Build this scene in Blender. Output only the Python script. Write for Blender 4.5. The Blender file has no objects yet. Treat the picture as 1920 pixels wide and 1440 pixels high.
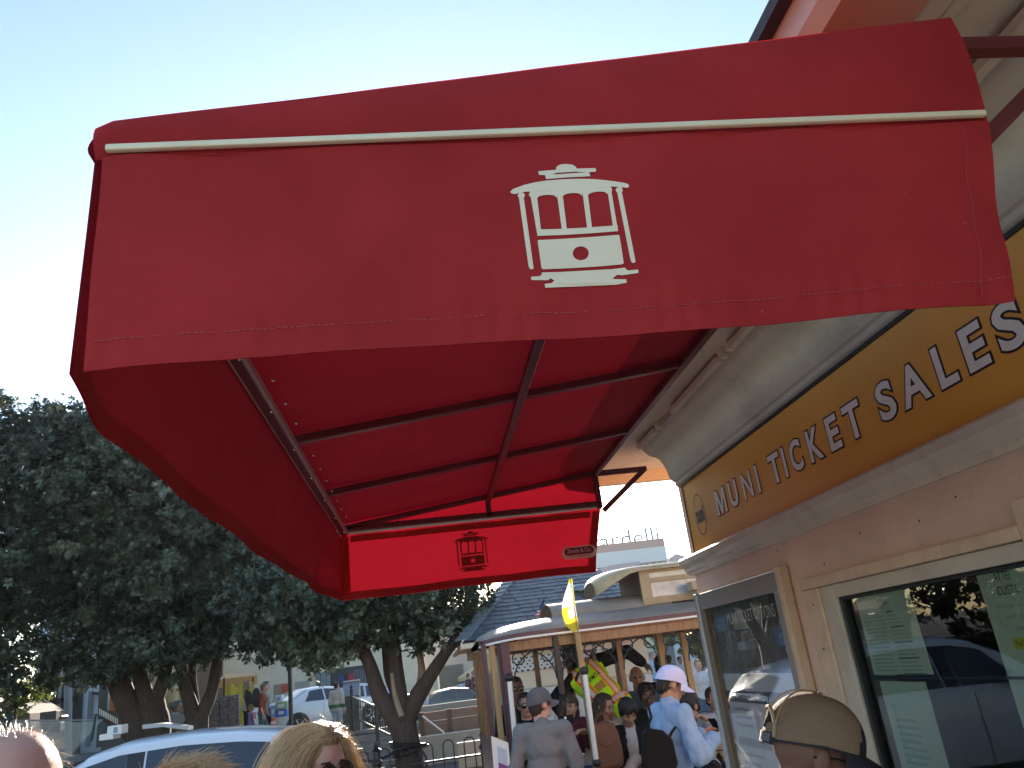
import bpy, bmesh, math, random
import numpy as np
from mathutils import Vector, Matrix, noise as mnoise
PI = math.pi
rad = math.radians
random.seed(7)
scene = bpy.context.scene
C = scene.collection

# ------------------------------------------------------------------ camera, sky, sun, exposure
FPX, YAW, PITCH, ROLL, EYE = 1472.65, 0.138790, 0.343730, -0.127012, 1.85
_w = np.array([math.sin(YAW) * math.cos(PITCH), math.cos(YAW) * math.cos(PITCH), math.sin(PITCH)])
_rt = np.array([math.cos(YAW), -math.sin(YAW), 0.0])
_up = np.cross(_rt, _w)
_r = math.cos(ROLL) * _rt + math.sin(ROLL) * _up
_u = -math.sin(ROLL) * _rt + math.cos(ROLL) * _up
cam_d = bpy.data.cameras.new("camera")
cam = bpy.data.objects.new("camera", cam_d)
C.objects.link(cam)
cam_d.sensor_width = 36.0
cam_d.lens = FPX / 1920 * 36.0
cam_d.clip_start = 0.02
cam_d.clip_end = 4000
m4 = Matrix.Identity(4)
for i in range(3):
    m4[i][0], m4[i][1], m4[i][2] = _r[i], _u[i], -_w[i]
m4[2][3] = EYE
cam.matrix_world = m4
scene.camera = cam

SUN_EL, SUN_AZ = 16.0, 4.0          # degrees; azimuth from +Y, negative = towards -X
world = bpy.data.worlds.new("World")
scene.world = world
world.use_nodes = True
_nt = world.node_tree
_sky = _nt.nodes.new("ShaderNodeTexSky")
_sky.sky_type = 'NISHITA'
_sky.sun_disc = False
_sky.sun_elevation = rad(SUN_EL)
_sky.sun_rotation = rad(SUN_AZ)
_sky.air_density = 1.0
_sky.dust_density = 0.5
_sky.ozone_density = 1.5
_nt.links.new(_sky.outputs[0], _nt.nodes["Background"].inputs[0])
_nt.nodes["Background"].inputs[1].default_value = 0.095
sun_d = bpy.data.lights.new("sun", 'SUN')
sun_d.energy = 3.8
sun_d.angle = rad(0.53)
sun_d.color = (1.0, 0.90, 0.76)
sun = bpy.data.objects.new("sun", sun_d)
C.objects.link(sun)
_sd = Vector((math.sin(rad(SUN_AZ)) * math.cos(rad(SUN_EL)), math.cos(rad(SUN_AZ)) * math.cos(rad(SUN_EL)), math.sin(rad(SUN_EL))))
sun.rotation_euler = _sd.to_track_quat('Z', 'Y').to_euler()
sun.location = (-5, 40, 20)
scene.view_settings.view_transform = 'Standard'
scene.view_settings.look = 'None'
scene.view_settings.exposure = 2.05
scene.view_settings.gamma = 1.0
scene.cycles.max_bounces = 8
scene.cycles.transparent_max_bounces = 12
scene.cycles.caustics_reflective = False
scene.cycles.caustics_refractive = False
scene.cycles.sample_clamp_indirect = 6.0

# ------------------------------------------------------------------ helpers
def at(x, y, Y):
    """the point of the place seen at photo pixel (x, y), at distance Y along the street"""
    d = _w * FPX + _r * (x - 960) + _u * (720 - y)
    t = Y / d[1]
    return Vector((d[0] * t, Y, EYE + d[2] * t))

def atz(x, y, Z):
    d = _w * FPX + _r * (x - 960) + _u * (720 - y)
    t = (Z - EYE) / d[2]
    return Vector((d[0] * t, d[1] * t, Z))

MATS = {}
def mat(name, col, rough=0.6, metal=0.0, var=0.0, vscale=6.0, bump=0.0, bscale=40.0, spec=0.5, trans=0.0, col2=None, dirt=0.0, dscale=1.5,
        stretch=None, coat=0.0, sheen=0.0):
    if name in MATS:
        return MATS[name]
    m = bpy.data.materials.new(name)
    m.use_nodes = True
    nt = m.node_tree
    N, L = nt.nodes, nt.links
    b = N["Principled BSDF"]
    b.inputs["Base Color"].default_value = (*col, 1)
    b.inputs["Roughness"].default_value = rough
    b.inputs["Metallic"].default_value = metal
    b.inputs["Specular IOR Level"].default_value = spec
    b.inputs["Coat Weight"].default_value = coat
    b.inputs["Coat Roughness"].default_value = 0.08
    b.inputs["Sheen Weight"].default_value = sheen
    geo = N.new("ShaderNodeNewGeometry")
    src = geo.outputs["Position"]
    if stretch:
        mp = N.new("ShaderNodeMapping")
        mp.inputs["Scale"].default_value = stretch
        L.new(src, mp.inputs[0])
        src = mp.outputs[0]
    cur = None
    if var > 0:
        nz = N.new("ShaderNodeTexNoise")
        nz.inputs["Scale"].default_value = vscale
        nz.inputs["Detail"].default_value = 6
        nz.inputs["Roughness"].default_value = 0.62
        L.new(src, nz.inputs["Vector"])
        rp = N.new("ShaderNodeValToRGB")
        a = rp.color_ramp
        a.elements[0].position, a.elements[1].position = 0.28, 0.72
        c2 = col2 or col
        a.elements[0].color = (*[max(0, c * (1 - var)) for c in c2], 1)
        a.elements[1].color = (*[min(1, c * (1 + var * 0.7)) for c in col], 1)
        L.new(nz.outputs["Fac"], rp.inputs[0])
        cur = rp.outputs[0]
        mr = N.new("ShaderNodeMapRange")
        mr.inputs["To Min"].default_value = max(0.02, rough - 0.10)
        mr.inputs["To Max"].default_value = min(1, rough + 0.10)
        L.new(nz.outputs["Fac"], mr.inputs[0])
        L.new(mr.outputs[0], b.inputs["Roughness"])
    if dirt > 0:
        nz = N.new("ShaderNodeTexNoise")
        nz.inputs["Scale"].default_value = dscale
        nz.inputs["Detail"].default_value = 9
        nz.inputs["Roughness"].default_value = 0.7
        L.new(geo.outputs["Position"], nz.inputs["Vector"])
        rp = N.new("ShaderNodeValToRGB")
        rp.color_ramp.elements[0].position, rp.color_ramp.elements[1].position = 0.52, 0.75
        L.new(nz.outputs["Fac"], rp.inputs[0])
        ml = N.new("ShaderNodeMath"); ml.operation = 'MULTIPLY'
        ml.inputs[1].default_value = dirt
        L.new(rp.outputs[0], ml.inputs[0])
        mx = N.new("ShaderNodeMix"); mx.data_type = 'RGBA'
        L.new(ml.outputs[0], mx.inputs["Factor"])
        if cur: L.new(cur, mx.inputs[6])
        else: mx.inputs[6].default_value = (*col, 1)
        mx.inputs[7].default_value = (0.09, 0.075, 0.06, 1)
        cur = mx.outputs[2]
    if cur:
        L.new(cur, b.inputs["Base Color"])
    if bump > 0:
        nz = N.new("ShaderNodeTexNoise")
        nz.inputs["Scale"].default_value = bscale
        nz.inputs["Detail"].default_value = 4
        L.new(src, nz.inputs["Vector"])
        bp = N.new("ShaderNodeBump")
        bp.inputs["Strength"].default_value = bump
        bp.inputs["Distance"].default_value = 0.01
        L.new(nz.outputs["Fac"], bp.inputs["Height"])
        L.new(bp.outputs[0], b.inputs["Normal"])
    if trans > 0:
        tr = N.new("ShaderNodeBsdfTranslucent")
        tr.inputs[0].default_value = (*col, 1)
        if cur: L.new(cur, tr.inputs[0])
        ms = N.new("ShaderNodeMixShader")
        ms.inputs[0].default_value = trans
        L.new(b.outputs[0], ms.inputs[1]); L.new(tr.outputs[0], ms.inputs[2])
        L.new(ms.outputs[0], N["Material Output"].inputs[0])
    MATS[name] = m
    return m

def glassmat(name, tint=(0.85, 0.9, 0.88), rough=0.0, ior=1.5, refl=1.0):
    """thin pane: Fresnel mirror over clear or tinted see-through"""
    if name in MATS: return MATS[name]
    m = bpy.data.materials.new(name); m.use_nodes = True
    N, L = m.node_tree.nodes, m.node_tree.links
    N.remove(N["Principled BSDF"])
    fr = N.new("ShaderNodeFresnel"); fr.inputs[0].default_value = ior
    mu = N.new("ShaderNodeMath"); mu.operation = 'MULTIPLY'; mu.inputs[1].default_value = refl; mu.use_clamp = True
    L.new(fr.outputs[0], mu.inputs[0])
    tr = N.new("ShaderNodeBsdfTransparent"); tr.inputs[0].default_value = (*tint, 1)
    gl = N.new("ShaderNodeBsdfGlossy"); gl.inputs["Roughness"].default_value = rough
    ms = N.new("ShaderNodeMixShader")
    L.new(mu.outputs[0], ms.inputs[0]); L.new(tr.outputs[0], ms.inputs[1]); L.new(gl.outputs[0], ms.inputs[2])
    L.new(ms.outputs[0], N["Material Output"].inputs[0])
    MATS[name] = m
    return m

class MB:
    def __init__(s): s.v, s.f, s.m = [], [], []
    def add(s, vs, fs, m=0):
        o = len(s.v)
        s.v += [tuple(p) for p in vs]
        s.f += [tuple(i + o for i in f) for f in fs]
        s.m += [m] * len(fs)
        return s
    def box(s, x0, x1, y0, y1, z0, z1, m=0):
        vs = [(x, y, z) for x in (x0, x1) for y in (y0, y1) for z in (z0, z1)]
        return s.add(vs, [(0, 1, 3, 2), (4, 6, 7, 5), (0, 4, 5, 1), (2, 3, 7, 6), (0, 2, 6, 4), (1, 5, 7, 3)], m)
    def beam(s, p, q, w, h, m=0, up=(0, 0, 1)):
        p, q, up = Vector(p), Vector(q), Vector(up)
        d = (q - p).normalized()
        sx = d.cross(up)
        if sx.length < 1e-4: sx = d.cross(Vector((1, 0, 0)))
        sx.normalize(); uz = sx.cross(d).normalized()
        vs = []
        for b in (p, q):
            for a, c in ((-1, -1), (1, -1), (1, 1), (-1, 1)):
                vs.append(b + sx * a * w / 2 + uz * c * h / 2)
        return s.add(vs, [(3, 2, 1, 0), (4, 5, 6, 7), (0, 1, 5, 4), (1, 2, 6, 5), (2, 3, 7, 6), (3, 0, 4, 7)], m)
    def tube(s, pts, r, n=8, m=0, caps=True):
        pts = [Vector(p) for p in pts]
        k = len(pts)
        rs = [r] * k if isinstance(r, (int, float)) else list(r)
        vs, fs = [], []
        prev = None
        for i, p in enumerate(pts):
            d = (pts[min(i + 1, k - 1)] - pts[max(i - 1, 0)])
            d = d.normalized() if d.length > 1e-9 else Vector((0, 0, 1))
            if prev is None:
                a = d.cross(Vector((0, 0, 1)))
                if a.length < 1e-3: a = d.cross(Vector((0, 1, 0)))
            else:
                a = prev - d * prev.dot(d)
            a.normalize(); prev = a
            b = d.cross(a)
            for j in range(n):
                t = 2 * PI * j / n
                vs.append(p + (a * math.cos(t) + b * math.sin(t)) * rs[i])
        for i in range(k - 1):
            for j in range(n):
                fs.append((i * n + j, i * n + (j + 1) % n, (i + 1) * n + (j + 1) % n, (i + 1) * n + j))
        if caps:
            fs.append(tuple(reversed(range(n)))); fs.append(tuple((k - 1) * n + j for j in range(n)))
        return s.add(vs, fs, m)
    def prism(s, poly, vec, m=0):
        """closed 3D polygon swept along vec"""
        n = len(poly); vec = Vector(vec)
        vs = [Vector(p) for p in poly] + [Vector(p) + vec for p in poly]
        fs = [tuple(reversed(range(n))), tuple(range(n, 2 * n))]
        fs += [(i, (i + 1) % n, n + (i + 1) % n, n + i) for i in range(n)]
        return s.add(vs, fs, m)
    def ell(s, c, r, rot=None, n=10, k=6, m=0):
        c = Vector(c); rx, ry, rz = (r, r, r) if isinstance(r, (int, float)) else r
        R = rot or Matrix.Identity(3)
        vs = [c + R @ Vector((0, 0, -rz))]; fs = []
        for i in range(1, k):
            ph = -PI / 2 + PI * i / k
            for j in range(n):
                t = 2 * PI * j / n
                vs.append(c + R @ Vector((rx * math.cos(ph) * math.cos(t), ry * math.cos(ph) * math.sin(t), rz * math.sin(ph))))
        vs.append(c + R @ Vector((0, 0, rz)))
        top = len(vs) - 1
        for j in range(n): fs.append((0, 1 + (j + 1) % n, 1 + j))
        for i in range(k - 2):
            a, b = 1 + i * n, 1 + (i + 1) * n
            for j in range(n): fs.append((a + j, a + (j + 1) % n, b + (j + 1) % n, b + j))
        a = 1 + (k - 2) * n
        for j in range(n): fs.append((a + j, a + (j + 1) % n, top))
        return s.add(vs, fs, m)
    def cap(s, p, q, r0, r1, n=12, m=0):
        """tapered capsule"""
        p, q = Vector(p), Vector(q)
        d = q - p
        if d.length < 1e-5: return s.ell(p, max(r0, r1), n=n, k=8, m=m)
        u = d.normalized()
        pts, rs = [], []
        for t in (-1, -0.87, -0.5): pts.append(p + u * r0 * t); rs.append(max(1e-4, r0 * math.sqrt(1 - t * t)) if t > -1 else r0 * 0.12)
        pts += [p, q]; rs += [r0, r1]
        for t in (0.5, 0.87, 1): pts.append(q + u * r1 * t); rs.append(r1 * math.sqrt(1 - t * t) if t < 1 else r1 * 0.12)
        return s.tube(pts, rs, n, m)
    def lathe(s, c, prof, n=16, m=0, axis=None):
        """profile of (radius, height) about a vertical axis at c"""
        c = Vector(c); vs, fs = [], []
        R = axis or Matrix.Identity(3)
        for r, h in prof:
            for j in range(n):
                t = 2 * PI * j / n
                vs.append(c + R @ Vector((r * math.cos(t), r * math.sin(t), h)))
        for i in range(len(prof) - 1):
            for j in range(n):
                fs.append((i * n + j, i * n + (j + 1) % n, (i + 1) * n + (j + 1) % n, (i + 1) * n + j))
        if prof[0][0] > 1e-4: fs.append(tuple(reversed(range(n))))
        if prof[-1][0] > 1e-4: fs.append(tuple((len(prof) - 1) * n + j for j in range(n)))
        return s.add(vs, fs, m)
    def grid(s, fn, nu, nv, m=0):
        vs = [fn(i / nu, j / nv) for i in range(nu + 1) for j in range(nv + 1)]
        fs = [(i * (nv + 1) + j, (i + 1) * (nv + 1) + j, (i + 1) * (nv + 1) + j + 1, i * (nv + 1) + j + 1) for i in range(nu) for j in range(nv)]
        return s.add(vs, fs, m)
    def mesh(s, name, mats, smooth=None):
        me = bpy.data.meshes.new(name)
        me.from_pydata(s.v, [], s.f)
        for x in (mats if isinstance(mats, (list, tuple)) else [mats]): me.materials.append(x)
        me.polygons.foreach_set("material_index", s.m)
        if smooth is not None:
            me.polygons.foreach_set("use_smooth", [True] * len(s.f))
            if smooth < 3: me.set_sharp_from_angle(angle=smooth)
        me.update()
        return me
    def build(s, name, mats, parent=None, smooth=None, bevel=0.0):
        return link(name, s.mesh(name, mats, smooth), parent, bevel)

def link(name, me, parent=None, bevel=0.0, loc=None):
    o = bpy.data.objects.new(name, me)
    C.objects.link(o)
    if parent is not None:
        o.parent = parent
        o.matrix_parent_inverse = Matrix.Translation(-Vector(parent.location)) if parent.type == 'EMPTY' and not any(parent.rotation_euler) else Matrix.Identity(4)
    if loc is not None: o.location = loc
    if bevel > 0:
        b = o.modifiers.new("bevel", 'BEVEL'); b.width = bevel; b.segments = 2; b.limit_method = 'ANGLE'; b.angle_limit = rad(40)
        b.harden_normals = False
    return o

def thing(name, label, cat, loc=(0, 0, 0), group=None):
    o = bpy.data.objects.new(name, None)
    C.objects.link(o)
    o.empty_display_size = 0.1
    o.location = loc
    tag(o, label, cat, group)
    return o

def tag(o, label, cat, group=None, kind=None):
    o["label"] = label; o["category"] = cat
    if group: o["group"] = group
    if kind: o["kind"] = kind
    return o

def struct(o, kind="structure"):
    o["kind"] = kind
    return o

def text_geo(txt, size=1.0, offset=0.0, res=3):
    """outline text as flat mesh data in its own XY plane: verts, faces, bbox"""
    cu = bpy.data.curves.new("t", 'FONT')
    cu.body = txt; cu.size = size; cu.offset = offset; cu.resolution_u = res; cu.fill_mode = 'FRONT'
    o = bpy.data.objects.new("t", cu)
    C.objects.link(o)
    dg = bpy.context.evaluated_depsgraph_get()
    me = bpy.data.meshes.new_from_object(o.evaluated_get(dg))
    vs = [tuple(v.co) for v in me.vertices]; fs = [tuple(p.vertices) for p in me.polygons]
    bpy.data.objects.remove(o); bpy.data.curves.remove(cu); bpy.data.meshes.remove(me)
    return vs, fs

def put_text(mb, txt, org, ux, uy, w=None, h=None, m=0, offset=0.0, size=1.0, ref=None):
    """lay text so that its box (of ref, else itself) starts at org and spans w along ux and h along uy"""
    vs, fs = text_geo(txt, size, offset)
    rv = text_geo(txt, size, 0.0)[0] if offset else vs
    x0, x1 = min(v[0] for v in rv), max(v[0] for v in rv)
    y0, y1 = min(v[1] for v in rv), max(v[1] for v in rv)
    if ref: y0, y1 = ref
    sy = (h / (y1 - y0)) if h else 1.0
    sx = (w / (x1 - x0)) if w else sy
    org, ux, uy = Vector(org), Vector(ux), Vector(uy)
    mb.add([org + ux * ((v[0] - x0) * sx) + uy * ((v[1] - y0) * sy) for v in vs], fs, m)
    return (x1 - x0) * sx

def wob(p, sc, amp, seed=0.0):
    v = mnoise.noise_vector(Vector(p) * sc + Vector((seed, seed * 1.7, -seed)))
    return v * amp
# ------------------------------------------------------------------ ground
asphalt = mat("asphalt", (0.055, 0.055, 0.06), 0.9, var=0.35, vscale=3, bump=0.4, bscale=120)
paving = mat("paving", (0.48, 0.42, 0.35), 0.85, var=0.2, vscale=2, bump=0.3, bscale=60, dirt=0.3)
concrete = mat("concrete", (0.33, 0.30, 0.27), 0.85, var=0.22, vscale=2.5, bump=0.35, bscale=50, dirt=0.35)
g = MB()
g.grid(lambda a, b: (-1500 + 3000 * a, -600 + 2600 * b, -0.15), 30, 26)
struct(g.build("ground", asphalt))
g = MB().box(-14, 30, -14, 5.0, -0.6, 0.0)
struct(g.build("pavement", paving, bevel=0.015))

# ------------------------------------------------------------------ ticket kiosk
XW = 1.40
peach = mat("peach_paint", (0.75, 0.52, 0.40), 0.55, var=0.14, vscale=2.2, bump=0.22, bscale=25, dirt=0.22, dscale=4.5)
cream = mat("cream_paint", (0.71, 0.60, 0.46), 0.5, var=0.12, vscale=3, bump=0.16, bscale=30, dirt=0.34, dscale=5)
woodtrim = mat("trim_paint", (0.68, 0.48, 0.33), 0.5, var=0.16, vscale=9, bump=0.25, bscale=60, dirt=0.32, dscale=11)
metalframe = mat("window_frame_metal", (0.56, 0.48, 0.38), 0.45, metal=0.0, var=0.12, vscale=8, dirt=0.15, dscale=5)
black = mat("black_rubber", (0.012, 0.012, 0.013), 0.5)
inside = mat("kiosk_interior", (0.10, 0.10, 0.09), 0.9, var=0.3, vscale=2)
kiosk = thing("ticket_kiosk", "peach painted ticket kiosk with yellow sign beside the red awning", "kiosk", (2.6, 1.5, 0))
y0, y1 = -2.2, 4.08
wy0, wy1, wz0, wz1 = 1.74, 2.645, 1.02, 1.965
w = MB()
w.box(XW, XW + 0.12, y0, wy0, 0, 2.95); w.box(XW, XW + 0.12, wy1, y1, 0, 2.95)
w.box(XW, XW + 0.12, wy0, wy1, 0, wz0); w.box(XW, XW + 0.12, wy0, wy1, wz1, 2.95)
w.build("front_wall", peach, kiosk)
w = MB()
w.box(XW + 0.12, 4.6, y1 - 0.12, y1, 0, 2.95); w.box(XW + 0.12, 4.6, y0, y0 + 0.12, 0, 2.95); w.box(4.48, 4.6, y0 + 0.12, y1 - 0.12, 0, 2.95)
w.build("side_wall", peach, kiosk)
w = MB()
w.box(XW + 0.121, 4.47, y0 + 0.13, y1 - 0.13, 0.0, 0.05); w.box(3.2, 3.24, y0 + 0.13, y1 - 0.13, 0.05, 2.7)
w.box(XW + 0.13, 4.47, y0 + 0.13, y1 - 0.13, 2.7, 2.72)
w.box(XW + 0.13, 2.0, y0 + 0.4, y1 - 0.4, 0.9, 0.95)
w.build("interior", inside, kiosk)
# roof: overhanging soffit with fascia, moulding and tiled slope
rx0, ry0, ry1 = 0.80, -2.9, 4.72
fascia_bounce = mat("fascia_bounce_red", (0.62, 0.27, 0.18), 0.35, var=0.1, vscale=5)  # sunlit red cast off the awning, put into the gutter's colour
rooftile = mat("kiosk_roof", (0.05, 0.045, 0.05), 0.8, var=0.3, bump=0.5, bscale=30)
so = MB().box(rx0 + 0.16, 5.2, ry0, ry1 - 0.05, 2.905, 2.96)
so.build("soffit", cream, kiosk)
fa = MB()
fa.prism([(rx0 + 0.16, ry0, 2.86), (rx0 + 0.02, ry0, 2.895), (rx0, ry0, 2.93), (rx0, ry0, 3.02), (rx0 + 0.03, ry0, 3.02), (rx0 + 0.16, ry0, 2.965)], (0, ry1 - ry0, 0))
fa.build("gutter", fascia_bounce, kiosk, smooth=0.5)
mo = MB().box(rx0 + 0.165, rx0 + 0.215, ry0 + .01, ry1 - 0.06, 2.865, 2.903); mo.box(rx0 + 0.23, rx0 + 0.262, ry0 + .01, ry1 - 0.06, 2.88, 2.903)
mo.build("moulding", cream, kiosk, bevel=0.006)
ef = MB().box(rx0 + 0.17, 5.2, ry1 - 0.045, ry1, 2.83, 3.05)
ef.build("end_fascia", mat("end_fascia_paint", (0.72, 0.50, 0.30), 0.5, var=0.08), kiosk)
rf = MB()
A, B_, C_, D_ = (rx0 - 0.03, ry0, 3.03), (rx0 - 0.03, ry1 + 0.03, 3.03), (5.3, ry1 + 0.03, 3.03), (5.3, ry0, 3.03)
E1, E2 = (3.0, ry0 + 2.0, 4.3), (3.0, ry1 - 2.0, 4.3)
rf.add([A, B_, C_, D_, E1, E2, (A[0], A[1], 3.0), (B_[0], B_[1], 3.0), (C_[0], C_[1], 3.0), (D_[0], D_[1], 3.0)],
       [(0, 1, 5, 4), (1, 2, 5), (2, 3, 4, 5), (3, 0, 4), (6, 7, 1, 0), (7, 8, 2, 1), (8, 9, 3, 2), (9, 6, 0, 3), (9, 8, 7, 6)])
rf.build("roof", rooftile, kiosk)
# cornice between sign and soffit
prof = [(1.40, 2.640), (1.385, 2.642), (1.372, 2.655), (1.372, 2.672), (1.360, 2.678), (1.345, 2.70), (1.338, 2.74), (1.325, 2.775), (1.312, 2.80), (1.29, 2.818),
        (1.262, 2.826), (1.240, 2.845), (1.226, 2.868), (1.215, 2.872), (1.215, 2.90), (1.40, 2.90)]
co = MB().prism([(x, y0, z) for x, z in prof], (0, 4.03 - y0, 0))
co.build("cornice", mat("cornice_paint", (0.54, 0.45, 0.35), 0.5, var=0.14, vscale=3, bump=0.1, bscale=30, dirt=0.3, dscale=4), kiosk, smooth=0.45)
for yy, ln in ((3.98, 0.30), (3.62, 0.02), (3.36, 0.62), (2.70, 0.02), (2.62, 0.85), (1.72, 0.02), (1.6, 1.3)):
    lp = MB().box(1.196, 1.214, yy - ln, yy, 2.862, 2.878)
    lp.box(1.188, 1.196, yy - ln, yy, 2.862, 2.885)
    lp.box(1.184, 1.214, yy - 0.015, yy + 0.006, 2.86, 2.905)
    lp.build("shutter_track", cream, kiosk)
# ledge under the sign
prof = [(1.40, 2.185), (1.385, 2.185), (1.383, 2.20), (1.372, 2.206), (1.366, 2.225), (1.352, 2.236), (1.345, 2.243), (1.343, 2.268), (1.349, 2.276), (1.40, 2.283)]
le = MB().prism([(x, y0, z) for x, z in prof], (0, 4.135 - y0, 0))
le.prism([(1.4, 4.0801 + (1.4 - x) , z) for x, z in prof], (3.2, 0, 0))
le.build("ledge", cream, kiosk, smooth=0.5)

# sign: yellow board, black surround, letters with a dark outline, round emblem
gold = mat("sign_yellow", (0.80, 0.37, 0.055), 0.42, var=0.10, vscale=3.5, dirt=0.06, dscale=5, spec=0.5)
letterwhite = mat("letter_white", (0.84, 0.78, 0.72), 0.4, var=0.05, vscale=30)
inkdark = mat("letter_outline_ink", (0.022, 0.012, 0.010), 0.5)
sb = MB().box(1.378, 1.399, 0.2, 3.95, 2.284, 2.628)
board = sb.build("sign_board", gold, kiosk)
fr = MB().box(1.372, 1.3995, 0.2, 3.956, 2.6285, 2.6405); fr.box(1.374, 1.3995, 3.9505, 3.958, 2.284, 2.628)
fr.build("sign_frame", black, board)
LET = [("M", 3.535, 3.395), ("U", 3.355, 3.252), ("N", 3.195, 3.085), ("I", 3.042, 3.014), ("T", 2.905, 2.798), ("I", 2.778, 2.750), ("C", 2.715, 2.615),
       ("K", 2.568, 2.462), ("E", 2.422, 2.336), ("T", 2.303, 2.192), ("S", 2.105, 2.008), ("A", 1.985, 1.848), ("L", 1.815, 1.731), ("E", 1.699, 1.610), ("S", 1.580, 1.482)]
for ch, ya, yb in LET:
    mb = MB()
    if ch == "M":                        # drawn as strokes: the narrow M closes up otherwise
        mp_ = [(0, 0), (0, 1), (.27, 1), (.5, .36), (.73, 1), (1, 1), (1, 0), (.80, 0), (.80, .66), (.58, 0), (.42, 0), (.20, .66), (.20, 0)]
        pt = lambda q, xx: Vector((xx, ya - (ya - yb) * (0.05 + 0.90 * q[0]), 2.3925 + 0.113 * q[1]))
        for q0_, q1_ in zip(mp_, mp_[1:] + mp_[:1]):
            d_ = (pt(q1_, 1.377) - pt(q0_, 1.377)).normalized() * 0.0035
            mb.beam(pt(q0_, 1.3771) - d_, pt(q1_, 1.3771) + d_, 0.0008, 0.0085, 1, up=Vector((1, 0, 0)).cross(d_.normalized()))
        mb.add([pt(q_, 1.3757) for q_ in mp_], [(0, 1, 2, 11, 12), (2, 3, 10, 11), (3, 4, 8, 9), (3, 9, 10), (4, 5, 6, 7, 8)], 0)
        mb.build("letter", [letterwhite, inkdark], board)
        continue
    z0, h = (2.389, 0.120)
    for k, (off, xx, mi) in enumerate(((0.066, 1.3770, 1), (0.028, 1.3757, 0))):
        if ch in 'MN': off *= 0.62
        vs, fs = text_geo(ch, 1.0, off, 4)
        rv = text_geo(ch, 1.0, 0.052)[0]
        x0_, x1_ = min(v[0] for v in rv), max(v[0] for v in rv)
        b0, b1 = min(v[1] for v in rv), max(v[1] for v in rv)
        sx, sy = (ya - yb) / (x1_ - x0_), h / (b1 - b0)
        mb.add([(xx, (ya + yb) / 2 - (v[0] - (x0_ + x1_) / 2) * sx, z0 + (v[1] - b0) * sy) for v in vs], fs, mi)
    mb.build("letter", [letterwhite, inkdark], board)
em = MB()
cy, cz, er, ez = 3.768, 2.447, 0.078, 0.101
ring = []
for j in range(48):
    t0, t1 = 2 * PI * j / 48, 2 * PI * (j + 1) / 48
    q = lambda t, s: (1.3766, cy + math.cos(t) * er * s, cz + math.sin(t) * ez * s)
    em.add([q(t0, 1), q(t1, 1), q(t1, 0.95), q(t0, 0.95)], [(0, 1, 2, 3)])
tm = MB()
put_text(em, "muni", (1.3764, cy + 0.053, cz - 0.034), (0, -1, 0), (0, 0, 1), w=0.106, h=0.068, offset=0.05)
em.build("emblem", inkdark, board)

# poster case
pst = thing("poster_case", "glazed ticket options poster case mounted on the peach kiosk wall", "poster", (1.38, 3.5, 1.4))
py0, py1, pz0, pz1 = 2.985, 4.015, 0.72, 2.09
f1 = MB()
f1.box(1.352, 1.3985, py0, py0 + 0.04, pz0, pz1 + 0.005)
f1.build("frame_stile", woodtrim, pst, bevel=0.008)
f1 = MB(); f1.box(1.345, 1.3985, py1 - 0.045, py1, pz0, pz1 - 0.004)
f1.build("frame_stile", mat("poster_frame_alu", (0.46, 0.47, 0.50), 0.35, metal=0.5, var=0.06), pst, bevel=0.004)
for za_, zb_ in ((pz1 - 0.085, pz1 - 0.006), (pz0, pz0 + 0.06)):
    MB().box(1.36, 1.3985, py0 + 0.041, py1 - 0.046, za_, zb_).build("frame_rail", mat("poster_rail", (0.30, 0.27, 0.26), 0.35, metal=0.3), pst, bevel=0.004)
MB().box(1.36, 1.3985, py1 - 0.085, py1 - 0.046, pz0 + 0.061, pz1 - 0.086).build("inner_stile", mat("brown_wood", (0.20, 0.13, 0.08), 0.5, var=0.3, vscale=20), pst, bevel=0.003)
MB().box(1.36, 1.3985, py0 + 0.041, py0 + 0.10, pz0 + 0.061, pz1 - 0.086).build("inner_stile", MATS["poster_rail"], pst, bevel=0.003)
pa, pb = py1 - 0.085, py0 + 0.10            # poster from far (left in view) to near
ptop, pbot = pz1 - 0.086, pz0 + 0.061
ink = [mat("poster_dark", (0.045, 0.045, 0.05), 0.6), mat("poster_paper", (0.62, 0.60, 0.57), 0.6, var=0.06), mat("poster_bar", (0.10, 0.10, 0.11), 0.6),
       mat("poster_photo", (0.13, 0.12, 0.11), 0.6, var=0.9, vscale=14, col2=(0.03, 0.03, 0.035)), mat("poster_text", (0.75, 0.73, 0.70), 0.6), mat("poster_blue", (0.05, 0.16, 0.30), 0.6),
       mat("poster_grey", (0.33, 0.33, 0.35), 0.6)]
ps = MB()
def prect(ya, yb, za, zb, x, m): ps.add([(x, ya, za), (x, yb, za), (x, yb, zb), (x, ya, zb)], [(0, 1, 2, 3)], m)
prect(pa, pb, 1.70, ptop, 1.392, 0)
prect(pa, pb, 1.70, 1.88, 1.3916, 3)
prect(pa, pb, 1.625, 1.6995, 1.392, 1)
prect(pa, pb, 1.575, 1.6245, 1.392, 2)
prect(pa, pb, pbot, 1.5745, 1.392, 1)
prect(pa - 0.03, pa - 0.17, 1.895, 1.955, 1.3912, 5)
prect(pb + 0.02, pb + 0.15, 1.80, 1.87, 1.3912, 5)
put_text(ps, "MUNI TICKET OPTIONS", (1.3910, pa - 0.20, 1.915), (0, -1, 0), (0, 0, 1), w=0.55, h=0.052, m=4)
put_text(ps, "1, 3 & 7-Day Passports", (1.3910, pa - 0.05, 1.588), (0, -1, 0), (0, 0, 1), w=0.42, h=0.026, m=4)
for i, t in enumerate(("1-Day Passport", "3-Day Passport", "7-Day Passport")):
    put_text(ps, t, (1.3910, pa - 0.06, 1.535 - i * 0.034), (0, -1, 0), (0, 0, 1), w=0.20, h=0.02, m=0)
prect(pa - 0.04, pb + 0.06, 1.39, 1.425, 1.3912, 6)
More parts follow.
